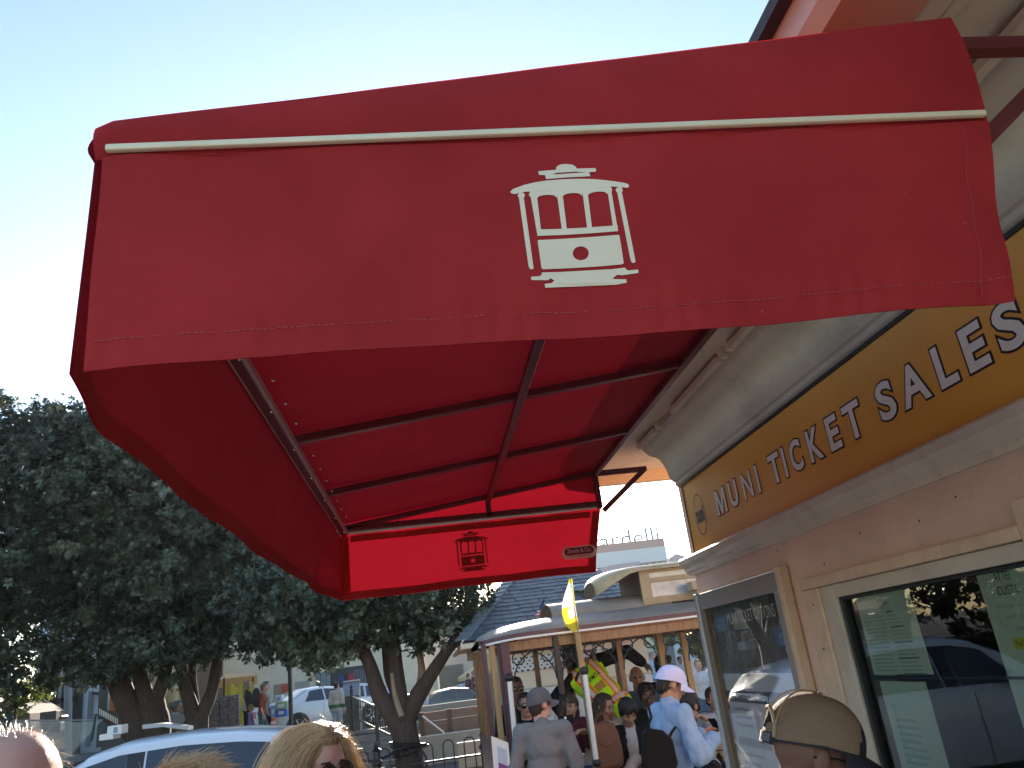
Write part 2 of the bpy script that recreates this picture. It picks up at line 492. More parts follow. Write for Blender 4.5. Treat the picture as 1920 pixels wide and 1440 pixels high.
for i in range(14):
    z = 1.36 - i * 0.036
    if z < 0.85: break
    prect(pa - 0.06, pa - 0.06 - random.uniform(0.15, 0.45), z - 0.012, z, 1.3912, 6)
    prect(pb + 0.16, pb + 0.08, z - 0.012, z, 1.3912, 6)
ps.build("poster", ink, pst)
MB().add([(1.372, pa, pbot), (1.372, pb, pbot), (1.372, pb, ptop), (1.372, pa, ptop)], [(0, 3, 2, 1)]).build("glass", glassmat("poster_glass", (0.93, 0.94, 0.95), 0.01, 1.5, 0.45), pst)

# serving window with papers taped inside
win = thing("serving_window", "metal framed serving window with printed notices in the peach kiosk wall", "window", (1.4, 2.2, 1.0))
def bx(a, b, c, d, e, f, name, m, par, bev=0.004): return MB().box(a, b, c, d, e, f).build(name, m, par, bevel=bev)
bx(1.372, 1.399, 2.745, 2.862, 0.96, 1.985, "trim_board", woodtrim, win)
bx(1.366, 1.399, 2.0, 2.866, 1.9855, 2.022, "head_trim", woodtrim, win, 0.006)
bx(1.366, 1.399, 1.70, 1.9995, 1.9855, 2.020, "head_trim", woodtrim, win, 0.006)
bx(1.366, 1.399, 1.56, 1.699, 0.96, 2.075, "trim_board", woodtrim, win)
bx(1.382, 1.399, 2.650, 2.744, 0.96, 1.984, "frame_stile", metalframe, win)
bx(1.382, 1.399, 1.7, 2.6495, 1.9405, 1.984, "frame_rail", metalframe, win)
bx(1.375, 1.399, 1.7, 2.744, 0.92, 0.9595, "sill", metalframe, win)
bx(1.392, 1.425, 2.636, 2.6495, 1.0, 1.94, "gasket", black, win)
bx(1.392, 1.425, 1.7005, 2.6355, 1.929, 1.94, "gasket", black, win)
MB().add([(1.412, 2.636, 1.0), (1.412, 1.70, 1.0), (1.412, 1.70, 1.929), (1.412, 2.636, 1.929)], [(0, 1, 2, 3)]).build("pane", glassmat("window_glass", (0.80, 0.90, 0.84), 0.0, 1.5, 1.2), win)
MB().box(1.414, 1.428, 1.701, 2.617, 1.675, 1.682).build("mullion", black, win)
paper = mat("notice_paper", (0.66, 0.70, 0.60), 0.7, var=0.05, vscale=12, trans=0.15)
notes = [mat("notice_print", (0.10, 0.11, 0.11), 0.7), mat("notice_grey", (0.42, 0.45, 0.42), 0.7), mat("notice_yellow", (0.60, 0.52, 0.03), 0.7)]
def notice(label, ya, yb, za, zb, items, tilt=0.0):
    t = MB()
    x = 1.4165
    n = 6
    for i in range(n):
        for j in range(n):
            f = lambda a, b: (x + 0.004 * math.sin(a * 3 + b * 2), ya + (yb - ya) * a + tilt * b, za + (zb - za) * b)
            t.add([f(i / n, j / n), f((i + 1) / n, j / n), f((i + 1) / n, (j + 1) / n), f(i / n, (j + 1) / n)], [(0, 1, 2, 3)], 0)
    for it in items:
        if it[0] == 't':
            put_text(t, it[1], (x - 0.0012, it[2], it[3]), (0, -1, 0), (0, 0, 1), w=it[4], h=it[5], m=it[6] if len(it) > 6 else 1)
        else:
            _, a, b, c, d, m = it
            t.add([(x - 0.0009, a, c), (x - 0.0009, b, c), (x - 0.0009, b, d), (x - 0.0009, a, d)], [(0, 1, 2, 3)], m)
    o = t.build("notice", [paper] + notes)
    return tag(o, label, "notice")
it = [('t', "YRLEVI", 2.46, 1.895, 0.09, 0.018)]
for i in range(17):
    z = 1.875 - i * 0.0115
    it.append(('r', 2.565, 2.565 - random.uniform(0.10, 0.13), z - 0.005, z, 2))
    it.append(('r', 2.42, 2.42 - random.uniform(0.08, 0.13), z - 0.005, z, 2 if i % 4 else 1))
notice("printed notice headed YRLEVI in the upper corner of the serving window", 2.59, 2.265, 1.688, 1.935, it)
it = [('r', 2.36, 2.335, 1.60, 1.65, 1), ('t', "Rental 1, 3 & 7 Day Passes", 2.54, 1.585, 0.18, 0.016, 2)]
for i in range(22):
    z = 1.56 - i * 0.02
    it.append(('r', 2.53, 2.53 - random.uniform(0.1, 0.2), z - 0.008, z, 2))
notice("long pale price list taped below the notice in the serving window", 2.575, 2.31, 1.08, 1.668, it)
it = [('t', "ATTENTION", 1.90, 1.906, 0.135, 0.022), ('t', "CUSTOMERS", 1.90, 1.872, 0.145, 0.022)]
for i, (s, ww) in enumerate((("Please verify your", 0.17), ("and change before", 0.17), ("the service", 0.10))):
    it.append(('t', s, 1.915 - 0.02 * i, 1.838 - i * 0.026, ww, 0.014, 2))
it += [('r', 1.90, 1.72, 1.745, 1.77, 3), ('r', 1.87, 1.72, 1.72, 1.740, 3), ('t', "NO REFUNDS", 1.89, 1.75, 0.14, 0.014), ('r', 1.88, 1.74, 1.69, 1.70, 2), ('r', 1.89, 1.74, 1.67, 1.68, 2)]
notice("notice headed ATTENTION CUSTOMERS with a yellow highlighted line", 1.965, 1.71, 1.40, 1.935, it)

for (yy, zz) in ((2.80, 1.93), (2.80, 1.78), (2.81, 1.55), (2.80, 1.35)):
    MB().ell((1.3715, yy, zz), (0.0025, 0.004, 0.004), n=8, k=5).build("nail_head", mat("rusty_nail", (0.09, 0.05, 0.03), 0.7), win)
for (yy, zz) in ((3.33, 2.17), (2.42, 2.12), (1.92, 2.13), (3.05, 2.16), (2.7, 2.06), (2.1, 2.10)):
    MB().ell((1.3995, yy, zz), (0.002, 0.0035, 0.0035), n=8, k=5).build("nail_head", MATS["rusty_nail"], kiosk)
# ------------------------------------------------------------------ red awning over the ticket window
def canvas_mat(name, col, tcol, tr):
    m = bpy.data.materials.new(name); m.use_nodes = True
    N, L = m.node_tree.nodes, m.node_tree.links
    b = N["Principled BSDF"]; b.inputs["Roughness"].default_value = 0.75
    b.inputs["Specular IOR Level"].default_value = 0.12
    geo = N.new("ShaderNodeNewGeometry")
    nz = N.new("ShaderNodeTexNoise"); nz.inputs["Scale"].default_value = 3.0; nz.inputs["Detail"].default_value = 8; nz.inputs["Roughness"].default_value = 0.65
    L.new(geo.outputs["Position"], nz.inputs["Vector"])
    rp = N.new("ShaderNodeValToRGB")
    rp.color_ramp.elements[0].position, rp.color_ramp.elements[1].position = 0.3, 0.72
    rp.color_ramp.elements[0].color = (*[c * 0.78 for c in col], 1); rp.color_ramp.elements[1].color = (*[c * 1.14 for c in col], 1)
    L.new(nz.outputs["Fac"], rp.inputs[0])
    # a few pale specks
    vo = N.new("ShaderNodeTexVoronoi"); vo.inputs["Scale"].default_value = 9.0
    L.new(geo.outputs["Position"], vo.inputs["Vector"])
    lt = N.new("ShaderNodeMath"); lt.operation = 'LESS_THAN'; lt.inputs[1].default_value = 0.022
    L.new(vo.outputs["Distance"], lt.inputs[0])
    mul = N.new("ShaderNodeMath"); mul.operation = 'MULTIPLY'; mul.inputs[1].default_value = 0.22
    L.new(lt.outputs[0], mul.inputs[0])
    mx = N.new("ShaderNodeMix"); mx.data_type = 'RGBA'
    L.new(mul.outputs[0], mx.inputs["Factor"]); L.new(rp.outputs[0], mx.inputs[6]); mx.inputs[7].default_value = (0.6, 0.3, 0.25, 1)
    L.new(mx.outputs[2], b.inputs["Base Color"])
    # woven relief: two fine crossed waves
    bumps = None
    wv = N.new("ShaderNodeTexWave"); wv.inputs["Scale"].default_value = 260; wv.bands_direction = 'Z'; wv.inputs["Distortion"].default_value = 1.5
    L.new(geo.outputs["Position"], wv.inputs["Vector"])
    nz2 = N.new("ShaderNodeTexNoise"); nz2.inputs["Scale"].default_value = 420
    L.new(geo.outputs["Position"], nz2.inputs["Vector"])
    ad = N.new("ShaderNodeMath"); ad.operation = 'ADD'
    L.new(wv.outputs["Fac"], ad.inputs[0]); L.new(nz2.outputs["Fac"], ad.inputs[1])
    bp = N.new("ShaderNodeBump"); bp.inputs["Strength"].default_value = 0.25; bp.inputs["Distance"].default_value = 0.002
    L.new(ad.outputs[0], bp.inputs["Height"]); L.new(bp.outputs[0], b.inputs["Normal"])
    tl = N.new("ShaderNodeBsdfTranslucent"); tl.inputs[0].default_value = (*tcol, 1)
    ms = N.new("ShaderNodeMixShader"); ms.inputs[0].default_value = tr
    L.new(b.outputs[0], ms.inputs[1]); L.new(tl.outputs[0], ms.inputs[2])
    L.new(ms.outputs[0], N["Material Output"].inputs[0])
    MATS[name] = m
    return m
canvas = canvas_mat("red_canvas", (0.45, 0.035, 0.036), (0.40, 0.008, 0.022), 0.155)
canvas_top = canvas_mat("red_canvas_dimmed", (0.36, 0.026, 0.032), (0.34, 0.008, 0.020), 0.088)  # canvas copy toned down so the roof underside reads dimmer
frame_red = mat("awning_frame_paint", (0.16, 0.035, 0.04), 0.35, metal=0.3, var=0.2, vscale=12, dirt=0.2, dscale=10)
alu = mat("awning_trim_aluminium", (0.80, 0.70, 0.48), 0.4, metal=0.1, var=0.08, vscale=10, dirt=0.15, dscale=8)
alu_red = mat("awning_track", (0.50, 0.36, 0.36), 0.42, metal=0.3, var=0.12, vscale=10, dirt=0.2, dscale=14)
screw = mat("screw_steel", (0.75, 0.74, 0.72), 0.25, metal=0.9)
emblem_w = mat("emblem_cream", (0.84, 0.74, 0.54), 0.6, var=0.04, vscale=20)
thread = mat("stitch_thread", (0.40, 0.075, 0.075), 0.8)
AX0, AX1, AY0, AY1 = -0.386, 0.920, 0.938, 3.91
BAR, HEM = 2.56, 2.252
def roofz(x): return 2.600 + (x - AX0) / (AX1 - AX0) * 0.152
aw = thing("awning", "red canvas awning with cream streetcar emblem on the ticket kiosk", "awning", (0.27, 2.4, 2.56))

def soft(x, y, s, a, k=0.0): return mnoise.noise(Vector((x * s, y * s, k))) * a
# top canvas, sagging a little between the rafters
t = MB()
def top(a, b):
    x, y = AX0 + (AX1 - AX0) * a, AY0 - 0.017 + (AY1 - AY0 + 0.034) * b
    sag = -0.006 * abs(math.sin((y - 0.87) / 0.755 * PI)) * math.sin(a * PI) if 0 < a < 1 else 0
    rnd = 0.0
    if a < 0.012: rnd = -0.008
    return (x, y, roofz(x) + sag + rnd + 0.004)
t.grid(top, 60, 72)
t.build("top_canvas", canvas_top, aw, smooth=4)
# end panels: upper wedge and hanging valance, near and far
def end_panel(y, side):
    p = MB()
    def wedge(a, b):
        x = AX0 - 0.004 + (AX1 - AX0 + 0.008) * a
        z = BAR - 0.01 + (roofz(x) - BAR + 0.015) * b
        if a < 0.012: z -= 0.009 * b
        return (x, y + side * (0.010 + 0.012 * math.sin(b * PI * 0.8)) + soft(x, z, 5, 0.003, y), z)
    p.grid(wedge, 60, 10)
    p.build("end_panel", canvas, aw, smooth=4)
    v = MB()
    def val(a, b):                       # b: 0 at the bar, 1 at the hem
        xr = AX1 + 0.0 - 0.055 * b - 0.018 * math.sin(b * PI * 0.5)
        x0_ = AX0 + (0.006 if side < 0 else -0.008)
        x = x0_ + (xr - x0_) * a
        hem = HEM + 0.003 * math.sin(a * 6 + y) + 0.0015 * math.sin(a * 17) - 0.008 * (1 - a) ** 4 * (1 if side < 0 else 0)
        z = BAR - 0.008 + (hem - BAR) * b
        puff = 0.006 * math.sin(b * PI * 0.55) + 0.005 * b * math.sin(a * 5.0 + 1 + y) + 0.002 * math.sin(a * 17 + b * 3) * b
        wr = 0.0045 * math.sin((1 - a) * 60 + b * 9) * math.exp(-(1 - a) / 0.05) * (0.3 + b) + 0.003 * math.sin(a * 55 - b * 8) * math.exp(-a / 0.05) + 0.0014 * math.sin(a * 150 + 3 * math.sin(a * 31)) * math.exp(-((b - 0.9) / 0.09) ** 2)
        wr += 0.0035 * math.sin(a * 26 + b * 4 + 2 * math.sin(a * 9)) * math.exp(-b / 0.25)
        return (x, y + side * (0.013 + puff + wr) + soft(x, z, 6, 0.010, y + 3) * b, z)
    v.grid(val, 220, 30)
    vo_ = v.build("valance", canvas, aw, smooth=4)
    # folded hem along bottom and both sides
    h = MB()
    off = -side * 0.0035
    def shift(p, s): return (p[0], p[1] + s, p[2])
    h.grid(lambda a, b: shift(val(a, 0.885 + 0.113 * b), off), 90, 3)
    h.grid(lambda a, b: shift(val(a * 0.034, 0.02 + 0.86 * b), off), 2, 20)
    h.grid(lambda a, b: shift(val(0.968 + 0.030 * a, 0.02 + 0.86 * b), off), 2, 20)
    if side > 0: h.grid(lambda a, b: shift(val(0.04 + 0.92 * a, 0.02 + 0.10 * b), off), 60, 2)
    h.build("hem", canvas, vo_, smooth=4)
    # stitches on the outer face
    s = MB()
    n = 150
    for i in range(n):
        if random.random() < 0.12: continue
        a0, a1 = (i + 0.15) / n, (i + 0.72) / n
        for bb in (0.882,):
            p0, p1 = Vector(val(a0, bb)), Vector(val(a1, bb))
            s.beam(p0 + Vector((0, side * 0.0012, 0)), p1 + Vector((0, side * 0.0012, 0)), 0.0008, 0.0011)
    for i in range(60):
        b0, b1 = 0.06 + 0.9 * i / 60, 0.06 + 0.9 * (i + 0.7) / 60
        aa = 0.966 + 0.0012 * math.sin(i * 0.3)
        s.beam(Vector(val(aa, b0)) + Vector((0, side * 0.0012, 0)), Vector(val(aa, b1)) + Vector((0, side * 0.0012, 0)), 0.0008, 0.001)
    struct(s.build("stitching", thread, vo_), "stuff")
    return val
EMB = []
def epoly(*pts): EMB.append([at(900 + x / 4.8, 260 + y / 4.8, 0.92) for x, y in pts])
epoly((527, 276), (690, 262), (690, 290), (660, 305), (600, 312), (535, 310))
epoly((690, 262), (690, 240), (710, 220), (745, 210), (790, 208), (835, 215), (865, 232), (877, 252), (877, 280), (690, 290))
epoly((877, 252), (1040, 250), (1050, 262), (1047, 285), (985, 288), (877, 282))
epoly((590, 311), (985, 287), (998, 325), (800, 332), (597, 348))
# arched roof board with three arched windows, built as vertical strips
def strip(top, bot):
    for i in range(len(top) - 1):
        epoly(top[i], top[i + 1], bot[i + 1], bot[i])
rt = [(275, 465), (300, 440), (400, 402), (500, 378), (600, 362), (700, 353), (800, 348), (900, 346), (1000, 350), (1100, 360), (1200, 375), (1300, 393), (1335, 405), (1343, 420)]
rb = [(280, 478), (310, 487), (400, 466), (500, 458), (600, 452), (700, 448), (800, 444), (900, 440), (1000, 436), (1100, 430), (1200, 424), (1300, 436), (1325, 440), (1340, 434)]
strip(rt, rb)
strip([(450, 460), (510, 457)], [(520, 862), (552, 805)])
strip([(442, 478), (462, 478)], [(447, 508), (466, 508)])
strip([(1170, 424), (1190, 440)], [(1186, 472), (1188, 474)])
for (xa, xb, ya, yb, ta, tb, da, db) in ((510, 698, 458, 447, 530, 520, 552, 740), (740, 925, 447, 438, 515, 505, 783, 970), (967, 1152, 438, 428, 508, 495, 1012, 1198)):
    n = 8
    tp = [(xa + (xb - xa) * i / n, ya + (yb - ya) * i / n) for i in range(n + 1)]
    bt = [(xa + (xb - xa) * i / n, ta + (tb - ta) * i / n - 34 * math.sqrt(max(0, 1 - (2 * i / n - 1) ** 2))) for i in range(n + 1)]
    strip(tp, bt)
strip([(692, 447), (742, 446)], [(740, 800), (786, 797)])
strip([(922, 438), (968, 437)], [(968, 788), (1012, 786)])
strip([(1145, 428), (1178, 424)], [(1198, 776), (1245, 825)])
strip([(520, 805), (740, 797), (970, 787), (1240, 774)], [(518, 863), (745, 852), (975, 840), (1245, 826)])
# dash panel with a round lamp hole
cx, cy2, cr = 913, 1014, 66
pl = [(528, 900), (720, 888), (900, 877), (1080, 867), (1245, 858), (1258, 866), (1280, 985), (1300, 1105), (1288, 1116), (1110, 1128), (920, 1140), (730, 1153), (570, 1165), (556, 1155), (540, 1035), (521, 910)]
def rim(p):
    a = math.atan2(p[1] - cy2, p[0] - cx)
    return (cx + 72 * math.cos(a), cy2 + 62 * math.sin(a))
den = []
for i in range(len(pl)):
    a, b = pl[i], pl[(i + 1) % len(pl)]
    for k in range(3): den.append((a[0] + (b[0] - a[0]) * k / 3, a[1] + (b[1] - a[1]) * k / 3))
for i in range(len(den)):
    a, b = den[i], den[(i + 1) % len(den)]
    epoly(a, b, rim(b), rim(a))
# side posts
epoly((340, 500), (352, 478), (385, 470), (402, 482), (406, 500), (398, 518), (352, 522))
epoly((352, 518), (396, 516), (485, 1160), (470, 1170), (450, 1166), (438, 1140))
epoly((1222, 455), (1235, 436), (1262, 428), (1282, 440), (1287, 462), (1278, 478), (1236, 482))
epoly((1238, 480), (1278, 476), (1406, 1100), (1380, 1108), (1368, 1098), (1355, 1060))
# underframe
epoly((460, 1238), (540, 1228), (556, 1216), (560, 1194), (700, 1186), (700, 1262), (672, 1262), (640, 1243), (615, 1262), (465, 1266))
epoly((700, 1186), (1200, 1156), (1200, 1240), (700, 1262))
epoly((1200, 1156), (1312, 1145), (1320, 1160), (1345, 1172), (1428, 1166), (1434, 1196), (1290, 1212), (1245, 1206), (1222, 1222), (1200, 1240))
epoly((585, 1297), (650, 1284), (675, 1262), (1200, 1240), (1240, 1245), (1325, 1248), (1330, 1278), (1240, 1294), (900, 1308), (590, 1330))
def emblem(val, y, side, par):
    e = MB()
    for poly in EMB:
        vs = []
        for p in poly:
            b = (BAR - 0.008 - p.z) / (BAR - HEM)
            xr = AX1 - 0.055 * b - 0.018 * math.sin(b * PI * 0.5)
            x0_ = AX0 + (0.006 if side < 0 else -0.008); a = (p.x - x0_) / (xr - x0_)
            q = Vector(val(a, b)); vs.append((p.x, q.y + side * 0.0015, p.z))
        e.add(vs, [tuple(range(len(vs)))])
    return e.build("emblem", emblem_w, par)
vn = end_panel(AY0, -1)
vf = end_panel(AY1, 1)
vals = [o for o in aw.children if o.name.startswith("valance")]
emblem(vn, AY0, -1, vals[0]); emblem(vf, AY1, 1, vals[1])
# front panel along the open side: small fascia and long hanging valance that bellies outwards
f = MB()
def fascia(a, b):
    y = AY0 - 0.008 + (AY1 - AY0 + 0.016) * a
    return (AX0 - 0.006 - 0.010 * math.sin(b * PI), y, BAR - 0.012 + (roofz(AX0) - BAR + 0.004) * b)
f.grid(fascia, 60, 6); f.build("front_panel", canvas, aw, smooth=4)
f = MB()
def fval(a, b):
    y = AY0 - 0.012 + (AY1 - AY0 + 0.029) * a
    hem = HEM - 0.006 + 0.005 * math.sin(y * 2.3) + 0.002 * math.sin(y * 7)
    z = BAR - 0.008 + (hem - BAR) * b
    env = min(1, a * 14) * min(1, (1 - a) * 7); e2 = min(1, (1 - a) * 6 + 0.06) * (0.25 + 0.75 * min(1, a / 0.08))
    belly = 0.004 + (b * 0.052) * e2 + 0.012 * env * math.sin(b * PI * 0.7) + e2 * (0.004 * b * math.sin(y * 3.4 + 0.6) + 0.003 * b * math.sin(y * 11 + b * 2))
    return (AX0 - belly + soft(y, z, 5, 0.008, 9) * b * e2, y, z)
f.grid(fval, 120, 22)
fv = f.build("valance", canvas, aw, smooth=4)
h = MB(); h.grid(lambda a, b: (fval(a, 0.89 + 0.108 * b)[0] + 0.0035, *fval(a, 0.89 + 0.108 * b)[1:]), 120, 3); h.build("hem", canvas, fv, smooth=4)
# metal trim bars on both ends and a track on the open side
MB().beam((AX0 + 0.012, AY0 - 0.020, BAR), (AX1 - 0.005, AY0 - 0.020, BAR + 0.003), 0.010, 0.0105).build("trim_bar", alu, aw, bevel=0.003)
MB().beam((AX0 + 0.012, AY1 - 0.012, BAR), (AX1 - 0.005, AY1 - 0.012, BAR + 0.003), 0.014, 0.022).build("trim_bar", mat("white_trim", (0.86, 0.82, 0.74), 0.4), aw, bevel=0.003)
tk = MB()
tk.beam((AX0 + 0.016, AY0 + 0.02, BAR), (AX0 + 0.016, AY1 - 0.03, BAR), 0.030, 0.030)
tk.beam((AX0 + 0.036, AY0 + 0.02, BAR - 0.006), (AX0 + 0.036, AY1 - 0.03, BAR - 0.006), 0.009, 0.024)
tk.build("track", alu_red, aw, bevel=0.002)
for i in range(8):
    MB().ell((AX0 + 0.03, 1.25 + i * 0.36, BAR - 0.020), 0.0055, n=8, k=5).build("screw", screw, aw, smooth=4)
for i in range(7):
    x = AX0 + 0.09 + i * 0.19
    MB().ell((x, AY1 - 0.022, BAR + 0.025), 0.008, n=8, k=5).build("screw", screw, aw, smooth=4)
for i in range(16):
    MB().ell((AX0 + 0.058, 1.15 + i * 0.175, BAR + 0.018), 0.0045, n=6, k=4).build("screw", screw, aw, smooth=4)
# steel frame
R = 0.026
def bar(p, q, name="rafter"): return MB().beam(p, q, R, R).build(name, frame_red, aw, bevel=0.003)
for y in (AY0 + 0.02, 1.62, 2.372, 3.125, AY1 - 0.03):
    bar((AX0 + 0.02, y, roofz(AX0) - 0.022), (AX1 - 0.02, y, roofz(AX1) - 0.022))
bar((0.345, AY0 + 0.02, roofz(0.345) - 0.046), (0.345, AY1 - 0.02, roofz(0.345) - 0.046), "purlin")
bar((AX1 - 0.012, AY0 + 0.01, roofz(AX1) - 0.024), (AX1 - 0.012, AY1 - 0.01, roofz(AX1) - 0.024), "back_rail")
bar((AX0 + 0.02, AY0 + 0.01, roofz(AX0) - 0.046), (AX0 + 0.02, AY1 - 0.01, roofz(AX0) - 0.046), "front_rail")
for y in (AY0 + 0.02, AY1 - 0.03):
    bar((AX1 - 0.012, y, BAR - 0.01), (AX1 - 0.012, y, roofz(AX1) - 0.04), "upright")
    bar((AX1 + 0.004, y, 2.728), (1.182, y, 2.728), "bracket")
    bar((1.165, y, 2.722), (AX1 + 0.004, y, 2.535), "brace")
    bar((AX0 + 0.02, y, BAR + 0.012), (AX1 - 0.012, y, BAR + 0.012), "end_rail")
bar((0.345, AY1 - 0.03, BAR), (0.345, AY1 - 0.03, roofz(0.345) - 0.05), "upright")
# maker's label on the inside of the far valance
lb = MB()
def stad(cx, cz, w, h, y, n=12):
    r = h / 2; pts = []
    for i in range(n + 1):
        t = -PI / 2 + PI * i / n; pts.append((cx + w / 2 - r + r * math.cos(t), y, cz + r * math.sin(t)))
    for i in range(n + 1):
        t = PI / 2 + PI * i / n; pts.append((cx - w / 2 + r + r * math.cos(t), y, cz + r * math.sin(t)))
    return pts
yl = AY1 - 0.012
lb.add(stad(0.772, 2.345, 0.178, 0.062, yl), [tuple(reversed(range(26)))], 0)
lb.add(stad(0.772, 2.352, 0.150, 0.036, yl - 0.0012), [tuple(reversed(range(26)))], 1)
put_text(lb, "Zendo & Co.", (0.712, yl - 0.0024, 2.344), (1, 0, 0), (0, 0, 1), w=0.12, h=0.02, m=0, offset=0.02)
put_text(lb, "SAN FRANCISCO", (0.722, yl - 0.0024, 2.322), (1, 0, 0), (0, 0, 1), w=0.10, h=0.008, m=1)
lb.build("maker_label", [mat("label_cream", (0.80, 0.70, 0.58), 0.6, trans=0.3), mat("label_red", (0.35, 0.02, 0.03), 0.6)], vals[1])
# ------------------------------------------------------------------ cable car standing in the street
GZ = -0.15
wood = mat("varnished_wood", (0.30, 0.15, 0.06), 0.4, var=0.35, vscale=6, col2=(0.20, 0.09, 0.035), stretch=(8, 8, 1), coat=0.15)
woodlight = mat("pale_wood", (0.42, 0.26, 0.12), 0.45, var=0.3, vscale=6, stretch=(8, 8, 1), dirt=0.15, dscale=9)
maroon = mat("maroon_paint", (0.085, 0.03, 0.045), 0.35, var=0.2, vscale=6, dirt=0.2, dscale=7)
cc_tan = mat("cablecar_roof_canvas", (0.26, 0.215, 0.17), 0.7, var=0.25, vscale=3.5, bump=0.2, bscale=40, dirt=0.5, dscale=4)
cc_cream = mat("cablecar_cream", (0.44, 0.31, 0.17), 0.45, var=0.15, vscale=6, dirt=0.3, dscale=7)
cc_brown = mat("cablecar_brown", (0.10, 0.06, 0.035), 0.4, var=0.3, vscale=6)
white_p = mat("white_paint", (0.78, 0.76, 0.72), 0.35, var=0.06, vscale=8)
iron = mat("black_iron", (0.015, 0.014, 0.014), 0.45, var=0.3, vscale=20)
cc_glass = glassmat("cablecar_glass", (0.62, 0.66, 0.66), 0.02, 1.5, 1.4)
car = thing("cable_car", "open sided wooden cable car with tan roof full of seated passengers", "cable car", (3.2, 9.0, GZ))
CX0, CX1, CY0, CY1, EZ = 0.50, 6.6, 8.0, 10.0, 2.125
rs = [(0.0, 2.150), (0.03, 2.172), (0.10, 2.205), (0.25, 2.25), (0.45, 2.285), (0.7, 2.305), (1.0, 2.312)]
rs = rs + [(2 - a, b) for a, b in reversed(rs[:-1])]
r = MB()
def roofpt(u, v):
    i = min(int(v * (len(rs) - 1)), len(rs) - 2); fr_ = v * (len(rs) - 1) - i
    yy = rs[i][0] + (rs[i + 1][0] - rs[i][0]) * fr_; zz = rs[i][1] + (rs[i + 1][1] - rs[i][1]) * fr_
    L_ = CX1 - CX0
    x = CX0 + L_ * u
    e = min(1.0, (u * L_) / 0.9)
    k = math.sqrt(max(0, 1 - (1 - e) ** 2))
    zz = 2.10 + (zz - 2.10) * (0.25 + 0.75 * k)
    yy = 1 + (yy - 1) * (0.80 + 0.20 * math.sqrt(max(0, 1 - (1 - min(1, u * L_ / 0.35)) ** 2)))
    return (x, CY0 + yy, zz)
us = [0, .004, .01, .02, .035, .055, .08, .11, .15, .2, .3, .5, .75, 1]
r.grid(lambda a, b: roofpt(us[round(a * 13)], b), 13, 24)
r.build("roof", cc_tan, car, smooth=4)
# eave: maroon fascia above a white line, following the rounded end
def eave(name, z0, z1, out, m):
    e = MB()
    path = [(CX1, CY0 - out)] + [(roofpt(u, 0)[0], roofpt(u, 0)[1] - out) for u in reversed(us[1:])]
    for i in range(0, 17):
        path.append((CX0 - out, roofpt(0, i / 16)[1]))
    path += [(roofpt(u, 1)[0], roofpt(u, 1)[1] + out) for u in us[1:]]
    dz = lambda x: -0.035 * max(0, 1 - (x - CX0 + 0.02) / 0.5) ** 2
    for (xa, ya), (xb, yb) in zip(path, path[1:]):
        for t0, t1 in ((z0, z1),):
            e.add([(xa, ya, t0 + dz(xa)), (xb, yb, t0 + dz(xb)), (xb, yb, t1 + dz(xb)), (xa, ya, t1 + dz(xa)),
                   (xa, ya + 0.03, t0 + dz(xa)), (xb, yb + 0.03, t0 + dz(xb)), (xb, yb + 0.03, t1 + dz(xb)), (xa, ya + 0.03, t1 + dz(xa))],
                  [(0, 1, 2, 3), (4, 7, 6, 5), (0, 4, 5, 1), (3, 2, 6, 7)])
    return e.build(name, m, car)
eave("eave_fascia", 2.119, 2.158, 0.012, maroon)
eave("eave_trim", 2.100, 2.1185, 0.018, white_p)
MB().box(CX0 + 0.35, CX1, CY0 + 0.05, CY1 - 0.05, 2.085, 2.10).build("ceiling", wood, car)
for yy in (CY0 + 0.06, CY1 - 0.10):
    MB().box(CX0 + 0.25, CX1, yy, yy + 0.05, 1.995, 2.084).build("header_beam", wood, car, bevel=0.004)
# low monitor hood; a dark face stands for the shade in its arched end
def hood(name, x0, x1, yc, hw, zb, zt, m, endm, n=18, droop=0.0):
    h = MB()
    def sec(t, sc=1.0): return (yc - hw * math.cos(t) * sc, zb + (zt - zb) * math.sin(t) ** 0.8 if 0 < t < PI else zb)
    h.grid(lambda a, b: (x0 + (x1 - x0) * a, *sec(PI * b)), 6, n, 0)
    h.add([(x0 + 0.02, *sec(PI * i / n)) for i in range(n + 1)], [tuple(range(n + 1))], 1)
    return h.build(name, [m, endm], car, smooth=0.7)
pL = at(1030, 1140, 8.6)
hood("monitor_hood", pL.x, 2.6, 9.0, 0.52, 2.27, 2.455, cc_tan, cc_brown)
